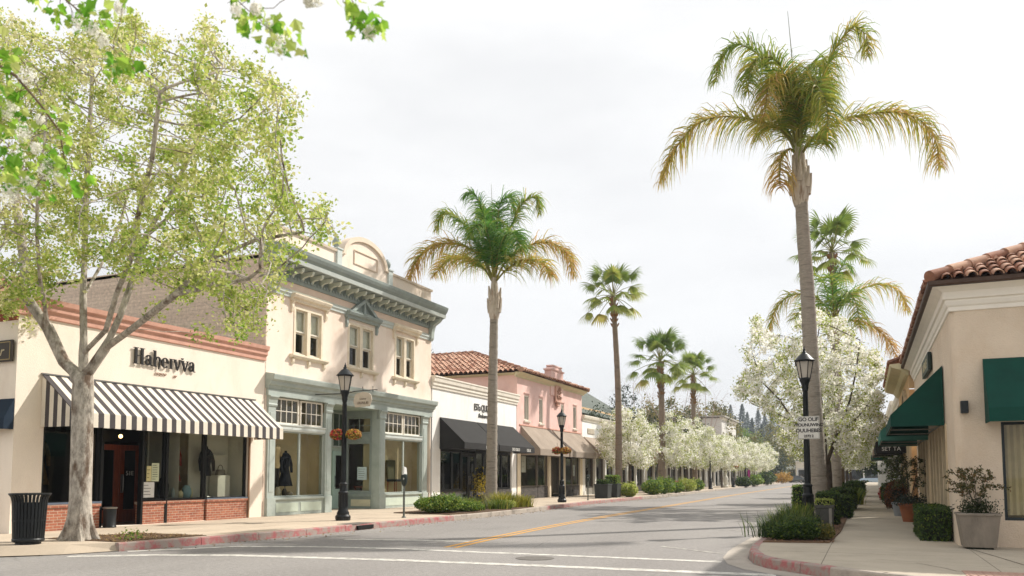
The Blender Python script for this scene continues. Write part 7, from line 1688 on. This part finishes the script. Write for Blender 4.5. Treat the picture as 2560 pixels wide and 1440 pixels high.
frustum(mb, q, b0, b1, .18, .15 + h_); mb.build('body', cm, t, bevel=.012); mb = MB(); mb.box(q[0] - b1 - .015, q[0] + b1 + .015, q[1] - b1 - .015, q[1] + b1 + .015, .15 + h_ - .03, .15 + h_ + .012); mb.build('rim', cm, t, bevel=.01)
mb = MB(); mb.box(q[0] - .2, q[0] + .2, q[1] - .2, q[1] + .2, .15, .18); mb.build('foot', core_mat, t)
def twig_shrub(label, c, w, h, n, ls, lm, seed, base_h=.25, base_n=900, nA=150):
    """open shrub with real twigs and a dense skirt of leaves"""
    global rng
    rng = np.random.default_rng(seed); t = thing('shrub', label, 'shrub', c); c = np.array(c); L = [(-1, [c, c + (0, 0, h * .12)])]
    for k in range(7): a = k * .9; L.append((0, [c + (0, 0, h * .1), c + (w * .2 * math.cos(a), w * .2 * math.sin(a), h * .45), c + (w * .32 * math.cos(a), w * .32 * math.sin(a), h * rng.uniform(.6, .85))]))
    A = np.column_stack([rng.normal(size=nA) * w * .26, rng.normal(size=nA) * w * .26, rng.uniform(.3, 1, nA) ** .9 * h]) + c; nd, p, r_, ch = grow(L, A, .003, .016, .06, .06, 1.2, .09)[:4]; mb = MB(); tree_tubes(mb, nd, p, r_); mb.build('stems', bark_dark, t, recalc=False)
    P1, _ = cluster(nd[(ch == 0) | (r_ < .0045)], n, ls * .55); P2 = rng.normal(size=(base_n, 3)) * (w * .22, w * .22, base_h * .32) + c + (0, 0, base_h * .4); P2[:, 2] = np.maximum(P2[:, 2], c[2]); P_ = np.concatenate([P1, P2]); N = len(P_); tt = np.concatenate([.35 + .65 * rng.random(n), .5 * rng.random(base_n)]); leaf_mesh('foliage', P_, rand_dir(N, .3), rng.uniform(.7, 1.3, N) * ls, tt, lm, .55, parent=t); return t
bronze = leaf_mat('bronze_shrub_leaf', [(0, '#23301a'), (.45, '#3c4524'), (.75, '#5f5a2e'), (1, '#7c5a34')], .3)
twig_shrub('open bronze-leaved shrub growing in the concrete planter', (q[0], q[1], .74), .62, .80, 1500, .042, bronze, 501, .25, 1300)
hedge('boxy dark clipped hedge against the beige street wall', (1.2, 18.6, .15), .5, 2.3, .62, hedge_leaf, 7500, .045)
def pot(label, c, r, h, m): t = thing('plant_pot', label, 'plant pot', c); MB().lathe([(r * .68, 0), (r * .95, h * .85), (r * 1.05, h * .86), (r * 1.05, h), (r * .92, h), (r * .9, h * .9), (.001, h * .88)], c, 20).build('pot', m, t, smooth=True); return t
q = at(2278, 1302, 24.6); terr = M('terracotta_pot', '#8a5436', .8, .2, 4)
pot('orange terracotta pot on the pavement by the beige wall', (q[0], 24.6, .15), .30, .5, terr); twig_shrub('tall twiggy dark shrub with blue-green base growing in the terracotta pot', (q[0], 24.6, .6), .95, 1.35, 1300, .06, leaf_mat('dark_pot_leaf', [(0, '#27332c'), (.4, '#3a4636'), (1, '#6a6a3a')], .3), 502, .3, 800)
q = at(2245, 1275, 28.8); pot('small grey pot behind the terracotta pot', (q[0], 28.0, .15), .2, .42, M('grey_pot', '#8c8f92', .6, .1)); 
hedge('reddish round bush in front of the right shop windows', (.95, 31.5, .15), .7, .8, 1.05, leaf_mat('red_bush_leaf', [(0, '#3a2a18'), (.5, '#6a3a20'), (1, '#8a5a2c')], .3), 1800, .07, name='shrub', round_=.8, cat='shrub')
twig_shrub('tall leafy shrub against the tile-eaved building', (1.15, 35, .15), 1.0, 2.3, 1600, .09, hedge_leaf, 503, .6, 500)
hedge('red flowering bush far along the right shopfronts', (.95, 46, .15), .6, 1.2, .7, flower_red, 1200, .1, name='shrub', round_=.7, cat='shrub')
hedge('dark bush beneath the red flowers on the right', (1.0, 42, .15), .7, 1.6, .9, hedge_leaf, 1200, .08, name='shrub', round_=.5, cat='shrub')

N = 900; yy = rng.uniform(11, 60, N); xx = np.interp(yy, [p[1] for p in KL], [p[0] for p in KL]) + np.abs(rng.normal(size=N)) * .28 + .02
tag(leaf_mesh('gutter_litter', np.column_stack([xx, yy, np.full(N, .012)]), np.tile((0, 0, 1.), (N, 1)) + rng.normal(size=(N, 3)) * .3, rng.uniform(.025, .06, N), rng.random(N), leaf_mat('dry_leaf', [(0, '#5a4028')]), .7), kind='stuff')
for k in range(3):
    pa = T_L(15.2 + k * 1.35, -1.0, 2.45); t = thing('pendant_lamp', ['small lit pendant lamp above the wooden shop door', 'lit pendant lamp behind the middle pane of the striped-awning shop', 'lit pendant lamp behind the rightmost pane of the striped-awning shop'][k], 'pendant lamp', pa); mb = MB(); mb.tube([(pa[0], pa[1], pa[2] + .08), (pa[0], pa[1], 3.05)], .006, 4); mb.build('cord', lamp_black, t); mb = MB(); mb.sphere(pa, .05, 6); mb.build('bulb', GLOW, t, smooth=True)
# ================================================================== cars
def car(label, loc, rot, col):
    t = thing('parked_car', label, 'car', (0, 0, 0), 'cars at the end of the street', world=False); pm = M('car_paint_' + col[1:], col, .25, .03, 1, spec=.6, coat=1); gl = M('car_glass', '#14181b', .05, .05, spec=.8)
    sec = [(-2.15, .45, .62), (-2.1, .3, .80), (-1.5, .25, .92), (-.8, .25, .96), (.9, .25, .95), (1.7, .25, .90), (2.1, .32, .72), (2.15, .42, .6)]; mb = MB(); n = len(sec); vs = []; w = .86
    for y, z0, z1 in sec: vs += [(-w * .9, y, z0), (-w, y, (z0 + z1) / 2), (-w * .92, y, z1), (w * .92, y, z1), (w, y, (z0 + z1) / 2), (w * .9, y, z0)]
    fs = [(i * 6 + j, i * 6 + (j + 1) % 6, (i + 1) * 6 + (j + 1) % 6, (i + 1) * 6 + j) for i in range(n - 1) for j in range(6)] + [tuple(range(6)), tuple(range((n - 1) * 6, n * 6))]; mb.add(vs, fs); b = mb.build('body', pm, t, smooth=True, bevel=.03)
    mb = MB(); c = [(-1.75, .93), (-1.0, 1.42), (.35, 1.45), (1.15, .94)]; vs = []
    for y, z in c: k = .8 if z < 1.2 else .62; vs += [(-k, y, z), (k, y, z)]
    vs += [(-.8, -1.0, .94), (.8, -1.0, .94), (-.8, .35, .94), (.8, .35, .94)]; mb.add(vs, [(0, 1, 3, 2), (4, 5, 7, 6), (0, 2, 8), (1, 9, 3), (2, 4, 10, 8), (3, 9, 11, 5), (4, 6, 10), (5, 11, 7)]); mb.build('windows', gl, t)
    mb = MB(); mb.prism([(-.63, -1.02, 1.42), (.63, -1.02, 1.42), (.63, .37, 1.45), (-.63, .37, 1.45)], (0, 0, .04)); mb.build('roof', pm, t, bevel=.02)
    for sx in (-1, 1):
        for y in (-1.35, 1.35):
            mb = MB(); mb.tube([(sx * .70, y, .32), (sx * .88, y, .32)], .32, 18); wh = mb.build('wheel', M('tyre', '#151515', .8), t); mb = MB(); mb.tube([(sx * .80, y, .32), (sx * .89, y, .32)], .2, 14); mb.build('rim', steel, wh)
        mb = MB(); mb.box(sx * .5, sx * .8, -2.17, -2.08, .62, .74); mb.build('tail_light', M('tail_light_red', '#8e1512', .3), t); mb = MB(); mb.box(sx * .5, sx * .8, 2.06, 2.17, .58, .7); mb.build('headlight', M('headlight_clear', '#d8d8d2', .15), t)
    t.location = loc; t.rotation_euler = (0, 0, rot); return t
car('dark green car crossing at the far end of the street', (*at(1990, 1203, 176)[:2], 0), 1.3, '#1d2f2a'); car('orange car beside the dark one at the far end of the street', (*at(2024, 1203, 184)[:2], 0), .9, '#b5562a')
car('red car showing between the right palm trunks', (*at(2064, 1203, 100)[:2], 0), .05, '#8e1f24'); car('white car far along the right kerb between the trunks', (*at(2062, 1203, 82)[:2], 0), .02, '#d6d6d2')
car('pale blue car at the far end of the right pavement', (*at(2183, 1205, 150)[:2], .1), 1.5, '#9fb2c4')
# cross street shops closing the right pavement
TE = facade_near(185); shop('far_shop', 'low pale shop closing the view at the end of the right-hand pavement', -14, 22, 4.5, WC['c'], TE, 8)

# ================================================================== foreground blossoming branches (tree stands behind the camera)
rng = np.random.default_rng(900)
FYS = 3.4
t = thing('flowering_tree', 'near flowering tree whose leafy white-blossomed branches hang into the top left', 'tree', (-3.2, -1.2, .15)); root = np.array([-3.2, -1.2, .1]); hub = np.array([-3.0, -.6, 3.6])
def fr(*p): return [at(x, y, FYS + d) for x, y, d in p]
FL = [(-1, [root, root + (.05, .1, 1.5), hub]),
      (0, [hub, hub + (.1, 1.2, .9), at(-260, -240, 2.6), *fr((-200, -60, -.2), (-60, 130, -.1), (40, 190, 0), (100, 260, 0), (150, 330, .1), (165, 420, .1))]),
      (1, fr((-200, -60, -.2), (-80, 300, .2), (20, 360, .2), (60, 420, .2), (120, 470, .3))),
      (0, [hub, hub + (.5, 1.4, 1.0), at(20, -260, 3.2), *fr((60, -120, 0), (130, -30, 0), (200, 30, 0), (250, 90, .05), (300, 140, .1), (345, 180, .1))]),
      (0, [hub, hub + (.9, 1.5, 1.2), at(350, -320, 3.4), *fr((480, -140, .2), (570, -20, .2), (620, 25, .2), (665, 60, .2), (700, 105, .2), (725, 125, .2))]),
      (4, fr((480, -140, .2), (700, -120, .3), (840, -60, .3), (880, -5, .3), (900, 45, .3), (930, 85, .3))),
      (3, fr((130, -30, 0), (200, -50, .1), (290, -40, .2), (330, -20, .2))),
      (4, fr((570, -20, .2), (600, -25, .1), (650, -20, .1), (760, -20, .1), (800, 5, .1)))]
nd, pr = limb_nodes(FL, .05)
C = lambda x, y, d=0: at(x, y, FYS + d)
LP = ((10, 150), (20, 240), (60, 250), (10, 330), (70, 300), (120, 480), (90, 420), (40, 430), (145, 300), (150, 35), (190, 45), (230, 50), (270, 60), (310, 150), (330, 175), (300, 180), (660, 80), (690, 100), (715, 120), (650, 40), (700, 85), (885, 30), (905, 60), (920, 75), (890, 10), (310, 0), (600, 5), (100, 0), (70, 350), (30, 400), (170, 450), (5, 450), (640, 70), (-20, 280), (240, 10), (20, 200), (120, 380), (50, 470), (150, 410), (10, 120))
LC = [C(x, y, rng.normal() * .08) for x, y in LP]
FP_ = ((70, 190), (30, 270), (60, 330), (45, 390), (90, 370), (110, 430), (60, 450), (30, 480), (20, 490), (130, 420), (150, 450), (15, 280), (230, 75), (255, 100), (300, 20), (590, 25), (680, 65), (640, 20), (770, 5), (790, 0), (700, 115), (925, 80), (100, 300), (200, 60), (80, 470))
FC = np.array([C(x, y, rng.normal() * .06) for x, y in FP_])
TW = np.concatenate([np.array(LC), FC]); TW = np.concatenate([TW, TW + rng.normal(size=TW.shape) * .05])
nd, pr = colonize(nd, pr, TW, .03, .6, .035, 80, .25); nn = len(nd); rr = np.full(nn, .004)
cnt = np.ones(nn)
for i in range(nn - 1, 0, -1):
    if pr[i] >= 0: cnt[pr[i]] += cnt[i]
rr = .0022 + .075 * (cnt / cnt[0]) ** 1.25; mb = MB(); tree_tubes(mb, list(nd), list(pr), rr); mb.build('trunk', bark_mat('twig_bark', '#4f3f30', '#7d6a52', '#3a2d22'), t, smooth=True, recalc=False)
def maple(cs, spread, n, s):
    """lobed leaves built as small folded polygons"""
    V = []; F_ = []; T_ = []
    prof = [(0, -.5), (.22, -.38), (.50, -.20), (.34, -.02), (.46, .22), (.2, .2), (0, .55)]
    for k in range(n):
        c = cs[rng.integers(0, len(cs))] + rng.normal(size=3) * spread; nv = rand_dir(1, .2)[0]; nv /= np.linalg.norm(nv); d = np.cross(nv, rng.normal(size=3)); d /= np.linalg.norm(d); d = d + np.array([0, 0, -.5]); d /= np.linalg.norm(d); w = np.cross(nv, d); w /= np.linalg.norm(w); nv = np.cross(d, w); S_ = s * rng.uniform(.65, 1.25); b_ = len(V); fold = rng.uniform(.1, .45); m = len(prof)
        for sg in (1, -1):
            for x, y in prof: V.append(c + d * y * S_ + w * sg * x * S_ + nv * (x * fold - y * y * .25) * S_)
        ti = rng.random()
        for sg in (0, 1):
            o = b_ + sg * m
            F_.append([o + j for j in range(m)]); T_.append(ti)
    me = bpy.data.meshes.new('leaves'); me.from_pydata([tuple(v) for v in V], [], F_); me.materials.append(near_leaf); a = me.attributes.new('tint', 'FLOAT', 'FACE'); a.data.foreach_set('value', np.array(T_, np.float32)); link('leaves', me, t)
near_leaf = leaf_mat('near_leaf', [(0, '#5c9428'), (.4, '#83b03a'), (.75, '#a9c552'), (1, '#cfd680')], .6, .5)
maple(LC, .05, 430, .07)
N = 3400; ci = rng.integers(0, len(FC), N); d = rand_dir(N); FR = rng.uniform(.028, .06, len(FC)); P_ = FC[ci] + d * (1, 1, 1.2) * FR[ci][:, None] * rng.random((N, 1)) ** .4; leaf_mesh('blossom', P_, d + rng.normal(size=(N, 3)) * .5, rng.uniform(.010, .02, N), .4 + .6 * rng.random(N), petal, .9, .3, parent=t)

# ================================================================== haze
def haze():
    mb = MB(); mb.box(-420, 420, -60, 760, -1.2, 110); o = mb.build('haze', None) if False else None
    me = bpy.data.meshes.new('haze'); b = MB(); b.box(-420, 420, -60, 760, -1.3, 110); me.from_pydata(b.v, [], b.f); x = NT('haze_air'); v = x.n('ShaderNodeVolumePrincipled'); v.inputs['Color'].default_value = (.80, .87, .97, 1); v.inputs['Density'].default_value = .00042; v.inputs['Anisotropy'].default_value = .2
    x.l(v, 0, x.out, 'Volume'); me.materials.append(x.m); o = link('haze', me); o['kind'] = 'stuff'
if USE_HAZE: haze()
clear_flags()
